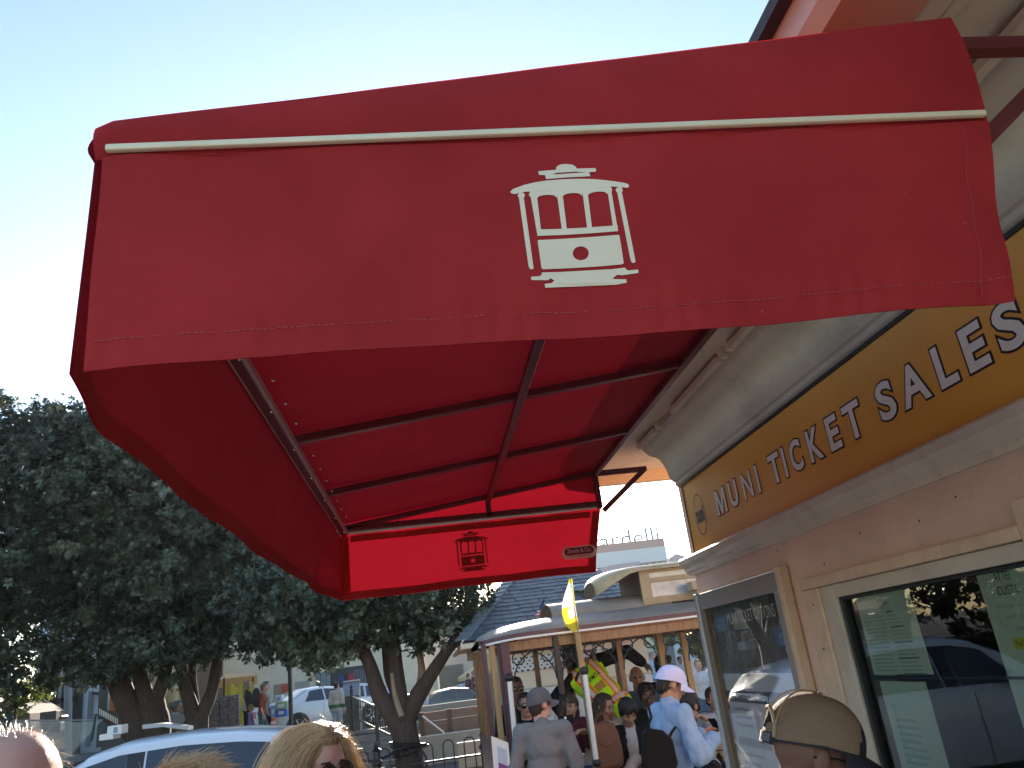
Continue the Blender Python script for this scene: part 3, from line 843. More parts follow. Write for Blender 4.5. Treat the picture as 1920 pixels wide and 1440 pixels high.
# raised clerestory with windows and an overhanging bonnet
kx0 = at(1204, 1110, 8.5).x
kz0, kz1 = 2.30, 2.655
cl = MB().box(kx0, CX1, 8.52, 9.48, kz0, kz1); cl.build("clerestory_core", cc_brown, car)
def crect(xa, xb, za, zb, y, th, name, m, bev=0.003): return MB().box(xa, xb, y - th, y, za, zb).build(name, m, car, bevel=bev)
crect(kx0 - 0.01, kx0 + 0.10, kz0, kz1, 8.518, 0.05, "clerestory_post", cc_cream)
crect(kx0 + 0.101, CX1, 2.525, 2.572, 8.518, 0.045, "clerestory_rail", cc_cream)
crect(kx0 + 0.101, CX1, 2.628, kz1, 8.518, 0.045, "clerestory_rail", cc_cream)
crect(kx0 + 0.101, CX1, kz0, 2.372, 8.518, 0.045, "clerestory_rail", cc_cream)
xx = kx0 + 0.101
k = 0
while xx < CX1 - 0.3:
    wd = 0.52
    crect(xx + wd, xx + wd + 0.09, 2.5725, 2.6275, 8.518, 0.045, "clerestory_mullion", cc_cream)
    MB().box(xx, xx + wd, 8.500, 8.505, 2.573, 2.627).build("clerestory_pane", mat("hazy_glass", (0.45, 0.50, 0.52), 0.15, metal=0.3, var=0.3, vscale=9), car)
    MB().box(xx, xx + wd + 0.09, 8.500, 8.505, 2.3725, 2.5245).build("clerestory_pane", MATS["hazy_glass"], car)
    xx += wd + 0.09
b0 = at(1119, 1090, 8.5).x
bn = MB()
def bonnet(u, v):
    x = b0 + (CX1 - b0) * (u ** 1.6)
    t = PI * v
    d = (x - b0)
    k = math.sqrt(max(0.0, 1 - max(0, 1 - d / 0.34) ** 2))
    hw = 0.60 * (0.55 + 0.45 * k)
    y = 9.0 - hw * math.cos(t)
    zt = 2.735 - 0.10 * (1 - k)
    zl = 2.652 - 0.19 * max(0, 1 - d / 0.40) ** 1.2
    z = zl + (zt - zl) * (math.sin(t) ** 0.55 if 0 < v < 1 else 0)
    return (x, y, z)
bn.grid(bonnet, 26, 20)
bn.grid(lambda u, v: (bonnet(u, 0)[0], bonnet(u, 0)[1] + (bonnet(u, 1)[1] - bonnet(u, 0)[1]) * v, bonnet(u, 0)[2]), 26, 2, 1)
bn.add([bonnet(0, i / 20) for i in range(21)], [tuple(range(21))], 1)
bn.build("bonnet", [mat("bonnet_tan", (0.46, 0.34, 0.18), 0.4, var=0.2, vscale=5, dirt=0.2), cc_brown], car, smooth=0.8)
# lamp box on the roof
lx = at(1300, 1120, 8.25).x
MB().box(lx, lx + 0.25, 8.22, 8.4, 2.38, 2.47).box(lx + 0.05, lx + 0.12, 8.26, 8.32, 2.25, 2.38).build("roof_lamp_box", cc_cream, car, bevel=0.006)
# posts
def post(px, w_, m, z0=0.35, y=CY0 + 0.055, d=0.06):
    x = at(px, 1200, y).x
    return MB().box(x - w_ / 2, x + w_ / 2, y - d / 2, y + d / 2, z0, 2.09).build("post", m, car, bevel=0.006)
post(944, 0.085, maroon); post(1041, 0.055, iron, 1.55); post(1041, 0.045, wood, 0.35, CY0 + 0.74)
post(1084, 0.055, woodlight, 0.30, CY0 - 0.03); post(1157, 0.058, wood, y=CY0 + 0.74); post(1236, 0.07, woodlight, y=CY0 + 0.74); post(1281, 0.065, woodlight, y=CY0 + 0.74); post(1330, 0.065, woodlight, y=CY0 + 0.74)
for px in (1000, 1060, 1150, 1240, 1330):
    x = at(px, 1200, CY1 - 0.06).x
    MB().box(x - 0.03, x + 0.03, CY1 - 0.1, CY1 - 0.04, 0.35, 2.09).build("post", wood, car, bevel=0.006)
# end bulkhead side: two stiles with glass and a boarded lower panel
xa, xb = at(908, 1230, CY0 + 0.1).x, at(936, 1230, CY0 + 0.1).x
for x, w_, m in ((xa, 0.045, maroon), ((xa + xb) / 2 + 0.01, 0.055, woodlight), (xb + 0.0, 0.03, maroon)):
    MB().box(x - w_ / 2, x + w_ / 2, CY0 + 0.08, CY0 + 0.14, 0.35, 2.09).build("stile", m, car, bevel=0.005)
MB().box(xa + 0.01, xb, CY0 + 0.105, CY0 + 0.11, 1.25, 2.05).build("end_pane", cc_glass, car)
MB().box(xa, xb, CY0 + 0.09, CY0 + 0.13, 0.35, 1.249).build("end_board", wood, car)
MB().box(xa - 0.02, xa + 0.02, CY0 + 0.141, CY1 - 0.14, 0.35, 1.2).build("dash_panel", maroon, car)
for i in range(4):
    yy = CY0 + 0.14 + i * 0.57
    MB().box(xa - 0.025, xa + 0.025, yy, yy + 0.05, 1.201, 2.05).build("stile", wood, car)
# white grab poles with black end fittings, one bent off the wooden post
for (pa, pb, yy) in (((955, 1275), (974, 1470), CY0 - 0.02), ((1096, 1262), (1118, 1426), CY0 - 0.10)):
    A_, B2 = at(*pa, yy), at(*pb, yy)
    gp = MB().tube([A_, B2], 0.024, 10).build("grab_pole", white_p, car, smooth=0.6)
    MB().ell(A_ + Vector((0, 0.0, 0.02)), (0.045, 0.045, 0.04), n=10, k=6).build("pole_fitting", iron, gp, smooth=4)
    MB().ell(B2 - Vector((0, 0, 0.02)), (0.04, 0.04, 0.04), n=10, k=6).build("pole_fitting", iron, gp, smooth=4)
# scroll ironwork under the header
def arc(c, r0, a0, a1, n=14): return [(c[0] + r0 * math.cos(a0 + (a1 - a0) * i / n), c[1], c[2] + r0 * math.sin(a0 + (a1 - a0) * i / n)) for i in range(n + 1)]
pxs = [950, 1041, 1086, 1157, 1236, 1281, 1330]
for i, px in enumerate(pxs):
    x = at(px, 1200, CY0 + 0.06).x
    for s in (-1, 1):
        if i == 0 and s < 0: continue
        if px in (1281,) and s < 0: continue
        sc = MB()
        R0 = 0.34 if px not in (1236, 1281) else 0.26
        pts = [(x + s * 0.03 + s * R0 * (1 - math.cos(t)), CY0 + 0.07, 1.70 + (0.30) * math.sin(t)) for t in [PI / 2 * k / 14 for k in range(15)]]
        sc.tube(pts, 0.0075, 6)
        cxx = x + s * 0.095
        sc.tube(arc((cxx, CY0 + 0.07, 1.925), 0.058, 0, 2 * PI, 18), 0.007, 6)
        sc.build("scroll_bracket", iron, car, smooth=0.8)
# bell rope tassel
p0 = at(1108, 1192, CY0 + 0.3)
tb = MB().tube([p0, p0 - Vector((0, 0, 0.12))], 0.004, 6); tb.lathe(p0 - Vector((0, 0, 0.24)), [(0.002, -0.01), (0.026, 0.0), (0.020, 0.04), (0.008, 0.12)], 10)
tb.build("bell_pull", cc_brown, car, smooth=0.7)
# body: floor, running board, bench, panels, wheels
MB().box(CX0 + 0.1, CX1, CY0 + 0.1, CY1 - 0.1, 0.27, 0.345).build("floor", wood, car)
MB().box(0.8, CX1, CY0 - 0.32, CY0 + 0.06, 0.12, 0.17).build("running_board", wood, car, bevel=0.005)
MB().box(0.8, CX1, CY0 + 0.42, CY0 + 0.46, 0.346, 0.62).build("bench_panel", maroon, car)
for i in range(7):
    MB().box(0.85, CX1, CY0 + 0.20 + i * 0.06, CY0 + 0.25 + i * 0.06, 0.622, 0.642).build("seat_slat", wood, car)
for i in range(5):
    MB().box(0.85, CX1, CY0 + 0.64 + i * 0.012, CY0 + 0.66 + i * 0.012, 0.66 + i * 0.07, 0.72 + i * 0.07).build("back_slat", wood, car)
MB().box(CX0 + 0.2, CX1, CY0 + 0.3, CY1 - 0.3, 0.0, 0.26).build("underframe", iron, car)
for x in (1.5, 5.2):
    for y in (CY0 + 0.35, CY1 - 0.35):
        MB().lathe((x, y, 0.12), [(0.05, -0.04), (0.27, -0.04), (0.27, 0.04), (0.05, 0.04)], 20, axis=Matrix.Rotation(PI / 2, 3, 'X')).build("wheel", iron, car)
# yellow pennant furled on a stick in front of the post
fl = thing("pennant", "yellow and white pennant hanging from the cable car post", "flag", at(1070, 1180, 7.85))
A_, B2, = at(1069, 1083, 7.86), at(1084, 1180, 7.86)
MB().tube([A_ + Vector((0.0, 0.012, 0.0)), at(1092, 1240, 7.86) + Vector((0, 0.012, 0))], 0.007, 6).build("staff", woodlight, fl)
pn = MB()
def pen(u, v):
    top_, bot = at(1069, 1086, 7.85), at(1084, 1182, 7.85)
    c = top_.lerp(bot, v)
    wl = 0.012 + 0.115 * math.sin(min(1, v * 1.25) * PI * 0.62) ** 1.3 * (1 if v < 0.86 else 1 - (v - 0.86) * 4.5)
    return (c.x - wl * (1 - u) + 0.015 * u, 7.85 + 0.03 * math.sin(u * 5 + v * 4), c.z + 0.03 * (u - 0.5) * v)
pn.grid(pen, 8, 26)
for i in range(len(pn.f)):
    v = (i % 26) / 26; u = (i // 26) / 8
    pn.m[i] = 1 if (v < 0.52 and not (u > 0.8 or v < 0.05)) or (0.60 < v + 0.1 * u < 0.80 and u > 0.25) else 0
pn.build("cloth", [mat("pennant_yellow", (0.75, 0.62, 0.04), 0.7, trans=0.4), mat("pennant_white", (0.80, 0.80, 0.76), 0.7, trans=0.35)], fl, smooth=4)

# ------------------------------------------------------------------ hut with slate roof behind the cable car
hutw = mat("hut_cream", (0.76, 0.61, 0.44), 0.7, var=0.08, vscale=3, dirt=0.12)
hutwhite = mat("hut_white", (0.72, 0.67, 0.62), 0.6, var=0.06, vscale=3)
slate = [mat("slate_%d" % i, c, 0.55, var=0.35, vscale=14, bump=0.4, bscale=60) for i, c in enumerate(((0.085, 0.10, 0.12), (0.11, 0.125, 0.145), (0.07, 0.08, 0.10), (0.13, 0.13, 0.14)))]
hut = thing("slate_roofed_hut", "cream hut with dark slate hip roof behind the cable car", "hut", (2.0, 14, GZ))
HY = 12.0
ea, eb = at(866, 1206, HY), at(1225, 1160, HY)
hz_ = ea.z
hx0, hx1 = ea.x, eb.x + 0.35
ra, rb_ = at(962, 1088, 14.3), at(1112, 1066, 14.3)
rz = (ra.z + rb_.z) / 2
ww = MB().box(hx0 + 0.42, hx1 - 0.42, HY + 0.42, HY + 4.3, GZ, hz_ - 0.05)
ww.build("wall", hutw, hut)
MB().box(hx0 + 0.43, hx1 - 0.41, HY + 0.385, HY + 0.415, GZ, 1.52).build("lower_panelling", hutwhite, hut)
MB().box(hx0 + 0.40, hx1 - 0.38, HY + 0.36, HY + 0.418, 1.525, 1.565).build("dado_rail", hutw, hut, bevel=0.01)
for xq, wq in ((983, 0.36), (1032, 0.42), (1180, 0.5)):
    x = at(xq, 1290, HY + 0.4).x
    for (a, b, c, d) in ((x, x + 0.04, 0.3, 1.40), (x + wq, x + wq + 0.04, 0.3, 1.40), (x + 0.041, x + wq - 0.001, 1.36, 1.40)):
        MB().box(a, b, HY + 0.362, HY + 0.384, c, d).build("panel_moulding", hutwhite, hut)
# eave: soffit, two-step fascia
MB().box(hx0 + 0.05, hx1 - 0.05, HY + 0.05, HY + 4.7, hz_ - 0.05, hz_ - 0.03).build("soffit", hutw, hut)
MB().box(hx0 - 0.02, hx1 + 0.02, HY - 0.02, HY + 0.05, hz_ - 0.09, hz_ - 0.01).box(hx0 - 0.02, hx0 + 0.049, HY + 0.051, HY + 4.72, hz_ - 0.09, hz_ - 0.01).build("fascia", hutw, hut, bevel=0.015)
MB().box(hx0 + 0.22, hx1 - 0.22, HY + 0.24, HY + 0.419, hz_ - 0.20, hz_ - 0.052).box(hx0 + 0.24, hx0 + 0.42, HY + 0.42, HY + 4.3, hz_ - 0.20, hz_ - 0.052).build("frieze", hutw, hut, bevel=0.02)
rf = MB()
rr0, rr1 = (ra.x, 14.3, rz), (rb_.x, 14.3, rz)
rf.add([(hx0, HY, hz_), (hx1, HY, hz_), (hx1, HY + 4.7, hz_), (hx0, HY + 4.7, hz_), rr0, rr1], [(0, 1, 5, 4), (1, 2, 5), (2, 3, 4, 5), (3, 0, 4), (3, 2, 1, 0)])
hroof = rf.build("roof", slate[0], hut)
sl_n = math.sqrt(2.3 ** 2 + (rz - hz_) ** 2)
rows = 15
dv = Vector((0, 2.3, rz - hz_)).normalized(); nv = Vector((0, -(rz - hz_), 2.3)).normalized()
sm = []
for q in range(4):
    s = MB(); hgt, wid, th = sl_n / rows * 1.28, 0.17, 0.012
    vs = []
    for sx in (-wid / 2, wid / 2):
        for t_, o_ in ((0, 0.020), (hgt, 0.004)):
            vs.append(Vector((sx, 0, 0)) + dv * t_ + nv * o_); vs.append(Vector((sx, 0, 0)) + dv * t_ + nv * (o_ + th))
    s.add(vs, [(0, 4, 5, 1), (2, 3, 7, 6), (1, 5, 7, 3), (0, 1, 3, 2), (4, 6, 7, 5)])
    sm.append(s.mesh("slate", slate[q]))
cnt = 0
rest = MB()
for i in range(rows):
    f0 = (i + 0.0) / rows
    xl, xr = hx0 + (rr0[0] - hx0) * (f0 + 0.4 / rows), hx1 + (rr1[0] - hx1) * (f0 + 0.4 / rows)
    base = Vector((0, HY - 0.03, hz_ + 0.002)) + dv * (sl_n * f0)
    n = int((xr - xl) / 0.178)
    off = (i % 2) * 0.09
    for j in range(n + 1):
        x = xl + 0.09 + off + j * 0.178
        if x > xr - 0.05: continue
        jit = Vector((random.uniform(-.006, .006), 0, 0)) + nv * random.uniform(0, 0.006) + dv * random.uniform(-0.012, 0.006)
        q = random.choice((0, 0, 1, 1, 2, 3))
        if x < at(1150, 1100, 13).x and cnt < 290:
            o = link("slate", sm[q], hroof, loc=base + Vector((x, 0, 0)) + jit); cnt += 1
        else:
            rest.add([Vector(v.co) + base + Vector((x, 0, 0)) + jit for v in sm[q].vertices], [tuple(p.vertices) for p in sm[q].polygons])
if rest.v: struct(rest.build("slate_field", slate[1], hroof), "stuff")
# hip slates along the visible left hip
ha, hb = Vector((hx0, HY, hz_ + 0.02)), Vector(rr0) + Vector((0, 0, 0.03))
hd = (hb - ha)
hipm = mat("hip_slate", (0.20, 0.215, 0.235), 0.5, var=0.25, vscale=12, bump=0.3)
for i in range(13):
    p0_ = ha + hd * ((i - 0.1) / 13); p1_ = ha + hd * ((i + 1.15) / 13)
    MB().beam(p0_ + Vector((0, 0, 0.035)), p1_ + Vector((0, 0, 0.012)), 0.20, 0.018).build("hip_slate", hipm, hroof)
# roof ventilator
vp = at(1087, 1106, 13.3)
vt = MB().lathe(vp, [(0.05, -0.25), (0.05, -0.02), (0.19, -0.02), (0.19, 0.0), (0.15, 0.05), (0.08, 0.085), (0.0, 0.095)], 18)
vt.build("roof_ventilator", mat("zinc", (0.22, 0.25, 0.29), 0.4, metal=0.5), hut, smooth=0.7)
gp = MB()
for i in range(9): gp.ell(vp + Vector((0.16 + random.uniform(-.09, .09), -0.1, -0.14 + random.uniform(-.03, .03))), random.uniform(0.03, 0.055), n=7, k=5)
gp.build("roof_moss", mat("pale_moss", (0.30, 0.31, 0.28), 0.9, var=0.4, vscale=30, bump=0.8), hut, smooth=4)
# lattice vents in the wall
def lattice(pa, pb, pc):
    A_, B2, D2 = at(*pa, HY + 0.405), at(*pb, HY + 0.405), at(*pc, HY + 0.405)
    xa_, xb_, za_, zb_ = A_.x, B2.x, D2.z, A_.z
    MB().box(xa_, xb_, HY + 0.41, HY + 0.4185, za_, zb_).build("vent_back", black, hut)
    lt = MB(); s = 0.085; n = int((xb_ - xa_ + zb_ - za_) / s) + 1
    for k in range(n):
        for sg in (1, -1):
            if sg > 0:
                x0_ = xa_ + k * s - (zb_ - za_); pts = []
                t0 = max(0, xa_ - x0_); t1 = min(zb_ - za_, xb_ - x0_)
                if t1 - t0 < 0.02: continue
                lt.beam((x0_ + t0, HY + 0.402, za_ + t0), (x0_ + t1, HY + 0.402, za_ + t1), 0.008, 0.036, up=(0, 1, 0) if False else (-1, 0, 1))
            else:
                x0_ = xa_ + k * s; t0 = max(0, x0_ - xb_); t1 = min(zb_ - za_, x0_ - xa_)
                if t1 - t0 < 0.02: continue
                lt.beam((x0_ - t0, HY + 0.394, za_ + t0), (x0_ - t1, HY + 0.394, za_ + t1), 0.008, 0.036, up=(1, 0, 1))
    struct(lt.build("lattice", hutwhite, hut), "stuff")
lattice((952, 1236), (1042, 1222), (957, 1262)); lattice((1093, 1222), (1188, 1212), (1097, 1246))
sg_ = thing("no_soliciting_sign", "brown NO SOLICITING sign on the hut wall behind the cable car", "sign", at(1063, 1237, HY + 0.36))
A_, B2, D2 = at(1038, 1226, HY + 0.36), at(1110, 1217, HY + 0.36), at(1041, 1254, HY + 0.36)
MB().box(A_.x, B2.x, HY + 0.345, HY + 0.36, D2.z, A_.z).build("board", mat("sign_brown", (0.14, 0.035, 0.03), 0.5), sg_, bevel=0.01)
tx = MB()
put_text(tx, "NO SOLICITING", (A_.x + 0.04, HY + 0.343, A_.z - 0.11), (1, 0, 0), (0, 0, 1), w=(B2.x - A_.x) - 0.08, h=0.06, offset=0.02)
put_text(tx, "AT ANY TIME", (A_.x + 0.10, HY + 0.343, A_.z - 0.2), (1, 0, 0), (0, 0, 1), w=(B2.x - A_.x) - 0.2, h=0.05)
tx.build("lettering", white_p, sg_)
# stars and stripes hanging from a stick behind the roof end
us_ = thing("striped_flag", "small red white and blue flag on a staff behind the cable car roof", "flag", at(1017, 1130, 10.4))
MB().tube([at(1020, 1122, 10.4), at(1012, 1190, 10.4)], 0.008, 6).build("staff", iron, us_)
fm = MB()
P4 = [at(1019, 1124, 10.4), at(1001, 1158, 10.4), at(1020, 1150, 10.4), at(1020, 1135, 10.4)]
fm.grid(lambda u, v: P4[0].lerp(P4[3], u).lerp(P4[1].lerp(P4[2], u), v) + Vector((0, 0.02 * math.sin(u * 6), 0)), 6, 10)
for i in range(len(fm.f)):
    v = i % 10
    fm.m[i] = 2 if v < 6 else (0 if v % 2 else 1)
fm.build("cloth", [mat("flag_red", (0.45, 0.03, 0.05), 0.7), mat("flag_white", (0.75, 0.73, 0.72), 0.7), mat("flag_blue", (0.03, 0.05, 0.22), 0.7)], us_, smooth=4)
# ------------------------------------------------------------------ upper street, stairs, retaining walls, iron fence
def zup(x, y): return 0.52 - 0.035 * x - 0.025 * (y - 25)
u_ = MB()
u_.grid(lambda a, b: (-40 + 39 * a, 24.6 + 40 * b, zup(-40 + 39 * a, 24.6 + 40 * b)), 16, 16)
u_.add([(-40, 24.6, GZ - .1), (-1, 24.6, GZ - .1), (-1, 24.6, zup(-1, 24.6)), (-40, 24.6, zup(-40, 24.6))], [(0, 1, 2, 3)])
struct(u_.build("upper_street", asphalt))
stone = mat("stair_stone", (0.20, 0.19, 0.185), 0.85, var=0.3, vscale=4, bump=0.4, bscale=30, dirt=0.3)
stair = thing("staircase", "dark stone staircase climbing to the upper street behind the tree", "stairs", at(700, 1440, 23))
for i in range(7):
    y = 22.8 + i * 0.3
    xl = at(612, 1400, y).x; xr = at(752, 1400, y).x
    MB().box(xl, xr, y, y + 0.32, GZ, GZ + 0.12 * (i + 1)).build("step", stone, stair, bevel=0.012)
wallc = mat("retaining_concrete", (0.26, 0.24, 0.215), 0.9, var=0.25, vscale=3, bump=0.4, bscale=25, dirt=0.4)
def wallbox(name, label, x0, x1, y0, y1, z0, z1, m):
    o = MB().box(x0, x1, y0, y1, z0, z1).build(name, m, bevel=0.02)
    return tag(o, label, "wall")
a, b = at(776, 1384, 21.3), at(935, 1357, 21.3)
wallbox("retaining_wall", "low concrete retaining wall behind the hooped iron fence", a.x, b.x + 2.5, 21.3, 21.6, GZ, a.z, wallc)
tw = thing("timber_wall", "brown boarded retaining wall between the tree and the cable car", "wall", at(850, 1380, 23))
plank = mat("timber_plank", (0.20, 0.12, 0.085), 0.8, var=0.3, vscale=5, stretch=(0.4, 4, 6), bump=0.5, bscale=12, dirt=0.25)
a, b, c = at(790, 1337, 23), at(960, 1318, 23), at(790, 1366, 23)
nb = 5
for i in range(nb):
    z0 = GZ + (a.z - GZ) * i / nb; z1 = GZ + (a.z - GZ) * (i + 1) / nb
    MB().box(a.x, b.x, 23 + 0.006 * (i % 2), 23.06, z0 + 0.004, z1 - 0.004).build("plank", plank, tw, bevel=0.004)
for px in (790, 843, 905):
    x = at(px, 1345, 22.97).x
    MB().box(x - 0.06, x + 0.06, 22.93, 22.995, GZ, a.z + 0.02).build("post", mat("timber_dark", (0.09, 0.05, 0.035), 0.8, var=0.3), tw)
a, b = at(788, 1325, 24.3), at(960, 1306, 24.3)
wallbox("parapet_wall", "grey concrete parapet along the upper street above the boarded wall", a.x, b.x + 1, 24.3, 24.55, GZ, a.z, wallc)
wallbox("ramp_wall", "concrete ramp wall behind the iron fence post by the cable car", at(858, 1410, 19.6).x, at(925, 1390, 19.6).x + 1.2, 19.6, 19.9, GZ, at(900, 1388, 19.6).z, wallc)
rail = thing("ramp_handrail", "thin white handrail sloping down in front of the boarded wall", "handrail", at(830, 1373, 22.5))
MB().tube([at(793, 1343, 22.6), at(832, 1373, 22.2)], 0.022, 8).build("rail", white_p, rail)
MB().tube([at(832, 1373, 22.2), at(832, 1400, 22.2)], 0.02, 8).build("stanchion", white_p, rail)
# sloping stair railing with bulbs of sunlight on its balusters
sr = thing("stair_railing", "black iron stair railing with a pale sloping handrail left of the tree", "railing", at(700, 1400, 22.4))
A_, B2 = at(661, 1306, 24.8), at(728, 1335, 22.6)
MB().beam(A_, B2, 0.06, 0.05).build("handrail", mat("worn_steel", (0.55, 0.52, 0.48), 0.25, metal=0.8), sr, bevel=0.01)
MB().beam(A_ - Vector((0, 0, .55)), B2 - Vector((0, 0, .55)), 0.04, 0.04).build("bottom_rail", iron, sr)
for i in range(15):
    p = A_.lerp(B2, (i + 0.5) / 15)
    b_ = MB().tube([p, p - Vector((0, 0, 0.56))], 0.012, 6)
    b_.ell(p - Vector((0, 0, 0.18)), (0.03, 0.03, 0.03), n=8, k=5).ell(p - Vector((0, 0, 0.40)), (0.026, 0.026, 0.026), n=8, k=5)
    b_.build("baluster", mat("gloss_iron", (0.03, 0.03, 0.03), 0.12, metal=0.9), sr, smooth=0.7)
for (px, py) in ((659, 1296), (704, 1312)):
    p = at(px, py, 22.9 if px > 690 else 24.9)
    MB().tube([p, Vector((p.x, p.y, GZ + (0.1 if px > 690 else 0.6)))], 0.05, 8).lathe(p, [(0.05, 0), (0.07, 0.02), (0.03, 0.07), (0.05, 0.11), (0.0, 0.20)], 8).build("newel_post", iron, sr, smooth=0.6)
# dark utility cabinet at the head of the stairs
cab = thing("utility_cabinet", "dark grey utility cabinet with pale top edge at the head of the stairs", "cabinet", at(650, 1360, 25))
darkmetal = mat("cabinet_grey", (0.055, 0.058, 0.066), 0.5, var=0.15, vscale=4)
A_ = at(641, 1300, 25.0); B2 = at(672, 1290, 25.0)
MB().box(A_.x, B2.x, 25.0, 25.7, 0.4, A_.z - 0.1).build("body", darkmetal, cab, bevel=0.02)
MB().prism([(A_.x, 25.0, A_.z - 0.098), (A_.x, 25.7, A_.z - 0.098), (A_.x, 25.7, A_.z + 0.30), (A_.x, 25.6, A_.z + 0.30)], (B2.x - A_.x, 0, 0)).build("sloping_lid", mat("lid_grey", (0.20, 0.21, 0.24), 0.4, metal=0.3), cab)
MB().box(A_.x, B2.x, 25.55, 25.71, A_.z + 0.301, A_.z + 0.33).build("lid_edge", white_p, cab)
# hooped iron fence
fence = thing("iron_fence", "black hoop topped iron fence with spiked posts in front of the tree", "fence", at(800, 1440, 12.3))
FY = 12.3
za = at(820, 1390, FY).z
def fpost(px, py, yy=FY):
    p = at(px, py, yy)
    q = MB().lathe((p.x, yy, 0), [(0.055, GZ), (0.055, p.z - 0.30), (0.075, p.z - 0.28), (0.075, p.z - 0.25), (0.05, p.z - 0.22), (0.045, p.z - 0.12), (0.07, p.z - 0.10), (0.03, p.z - 0.07), (0.04, p.z - 0.05), (0.0, p.z + 0.02)], 10)
    return q.build("post", iron, fence, smooth=0.6)
fpost(904, 1362); fpost(705, 1392, FY - 0.1); fpost(543, 1425, FY)
xs, xe = at(560, 1430, FY).x, at(898, 1390, FY).x
MB().box(xs, xe, FY - 0.012, FY + 0.012, za - 0.26, za - 0.235).build("rail", iron, fence)
MB().box(xs, xe, FY - 0.012, FY + 0.012, 0.05, 0.075).build("rail", iron, fence)
x = xe - 0.14
hm = MB()
hw = 0.075
hm.tube([(-hw, 0, GZ - za)] + [(hw * math.cos(PI - PI * i / 10), 0, -hw + hw * math.sin(PI * i / 10)) for i in range(11)] + [(hw, 0, GZ - za)], 0.009, 6)
hmesh = hm.mesh("hoop", iron, 0.8)
while x > xs:
    link("hoop", hmesh, fence, loc=(x, FY, za)); x -= 0.30
# white A-frame sign by the cable car
sa = thing("sidewalk_sign", "white framed sidewalk sign with purple panel next to the man in grey", "sign", at(935, 1440, 7.2))
A_, B2, D2 = at(921, 1380, 7.2), at(953, 1393, 7.2), at(929, 1480, 7.2)
nx = (B2 - A_).normalized(); dz_ = (D2 - A_)
def ap(u, v, o=0.0): return A_ + (B2 - A_) * u + dz_ * v * 1.5 + Vector((0, o, 0))
def aplate(u0, u1, v0, v1, o, th, name, m):
    q = [ap(u0, v0, o), ap(u1, v0, o), ap(u1, v1, o), ap(u0, v1, o)]
    return MB().prism(q, (0, th, 0)).build(name, m, sa)
aplate(0, 1, 0, 1, 0.0, 0.03, "frame", white_p)
aplate(0.30, 0.86, 0.10, 0.30, -0.004, 0.003, "panel", mat("sign_pale_blue", (0.45, 0.52, 0.62), 0.4))
aplate(0.30, 0.86, 0.305, 0.9, -0.004, 0.003, "panel", mat("sign_purple", (0.22, 0.05, 0.26), 0.4, var=0.2, vscale=12))
# black lamp post
lp = thing("lamp_post", "black iron lamp post standing behind the blonde woman", "lamp post", at(545, 1360, 24))
p = at(544.5, 1300, 24)
MB().lathe((p.x, 24, 0), [(0.10, 0.3), (0.09, 0.9), (0.062, 1.0), (0.058, 4.2)], 10).build("pole", iron, lp, smooth=0.6)
q = at(537, 1250, 24)
MB().tube([at(543, 1258, 24), at(537, 1250, 24), at(535, 1236, 24)], 0.02, 6).build("bracket", iron, lp)
MB().lathe((p.x, 24, 4.2), [(0.05, 0), (0.16, 0.1), (0.2, 0.4), (0.1, 0.55), (0.0, 0.6)], 12).build("lantern", iron, lp, smooth=0.6)
# ------------------------------------------------------------------ buildings and stalls of the upper street
bl_white = mat("render_white", (0.76, 0.82, 0.88), 0.7, var=0.08, vscale=1.5, dirt=0.1)
bl_cream = mat("render_cream", (0.72, 0.62, 0.45), 0.8, var=0.1, vscale=1.2, dirt=0.15)
bl_yellow = mat("render_yellow", (0.62, 0.42, 0.12), 0.8, var=0.1, vscale=1.2)
bl_grey = mat("render_grey", (0.30, 0.30, 0.31), 0.8, var=0.15, vscale=1.2)
bl_dark = mat("shop_dark", (0.035, 0.045, 0.05), 0.3, var=0.3, vscale=2)
glassy = mat("shop_glass", (0.20, 0.28, 0.30), 0.08, var=0.3, vscale=0.8, spec=0.9)
def rect(par, name, pa, pb, Y, th, m, bev=0.0, front=0.0):
    """box whose front face spans the two photo corners at distance Y"""
    A_, B2 = at(*pa, Y), at(*pb, Y)
    xa, xb = sorted((A_.x, B2.x)); za, zb = sorted((A_.z, B2.z))
    return MB().box(xa, xb, Y - front, Y + th, za, zb).build(name, m, par, bevel=bev)
# modern white building at the far left
wb = thing("white_building", "white modern building with dark framed glazing behind the left trees", "building", at(120, 1400, 34))
x0, x1 = at(56, 1400, 34).x, at(189, 1400, 34).x
MB().box(x0, x1, 34, 44, -0.3, 7.0).build("wall", bl_white, wb)
rect(wb, "glazing", (97, 1240), (145, 1398), 33.96, 0.02, glassy)
for px in (81, 97, 124, 146): rect(wb, "mullion", (px - 1.8, 1200), (px + 1.8, 1420), 33.9, 0.05, trimblk if 'trimblk' in globals() else black)
rect(wb, "transom", (95, 1311), (147, 1315), 33.9, 0.05, black); rect(wb, "transom", (95, 1355), (120, 1358), 33.9, 0.05, black)
rect(wb, "panel_joint", (166, 1296), (170, 1400), 33.97, 0.02, bl_grey); rect(wb, "sign_bracket", (172, 1299), (182, 1301), 33.7, 0.3, black)
MB().tube([at(127, 1200, 30), at(128, 1420, 30)], 0.12, 10).build("downpipe_column", bl_grey, wb, smooth=0.7)
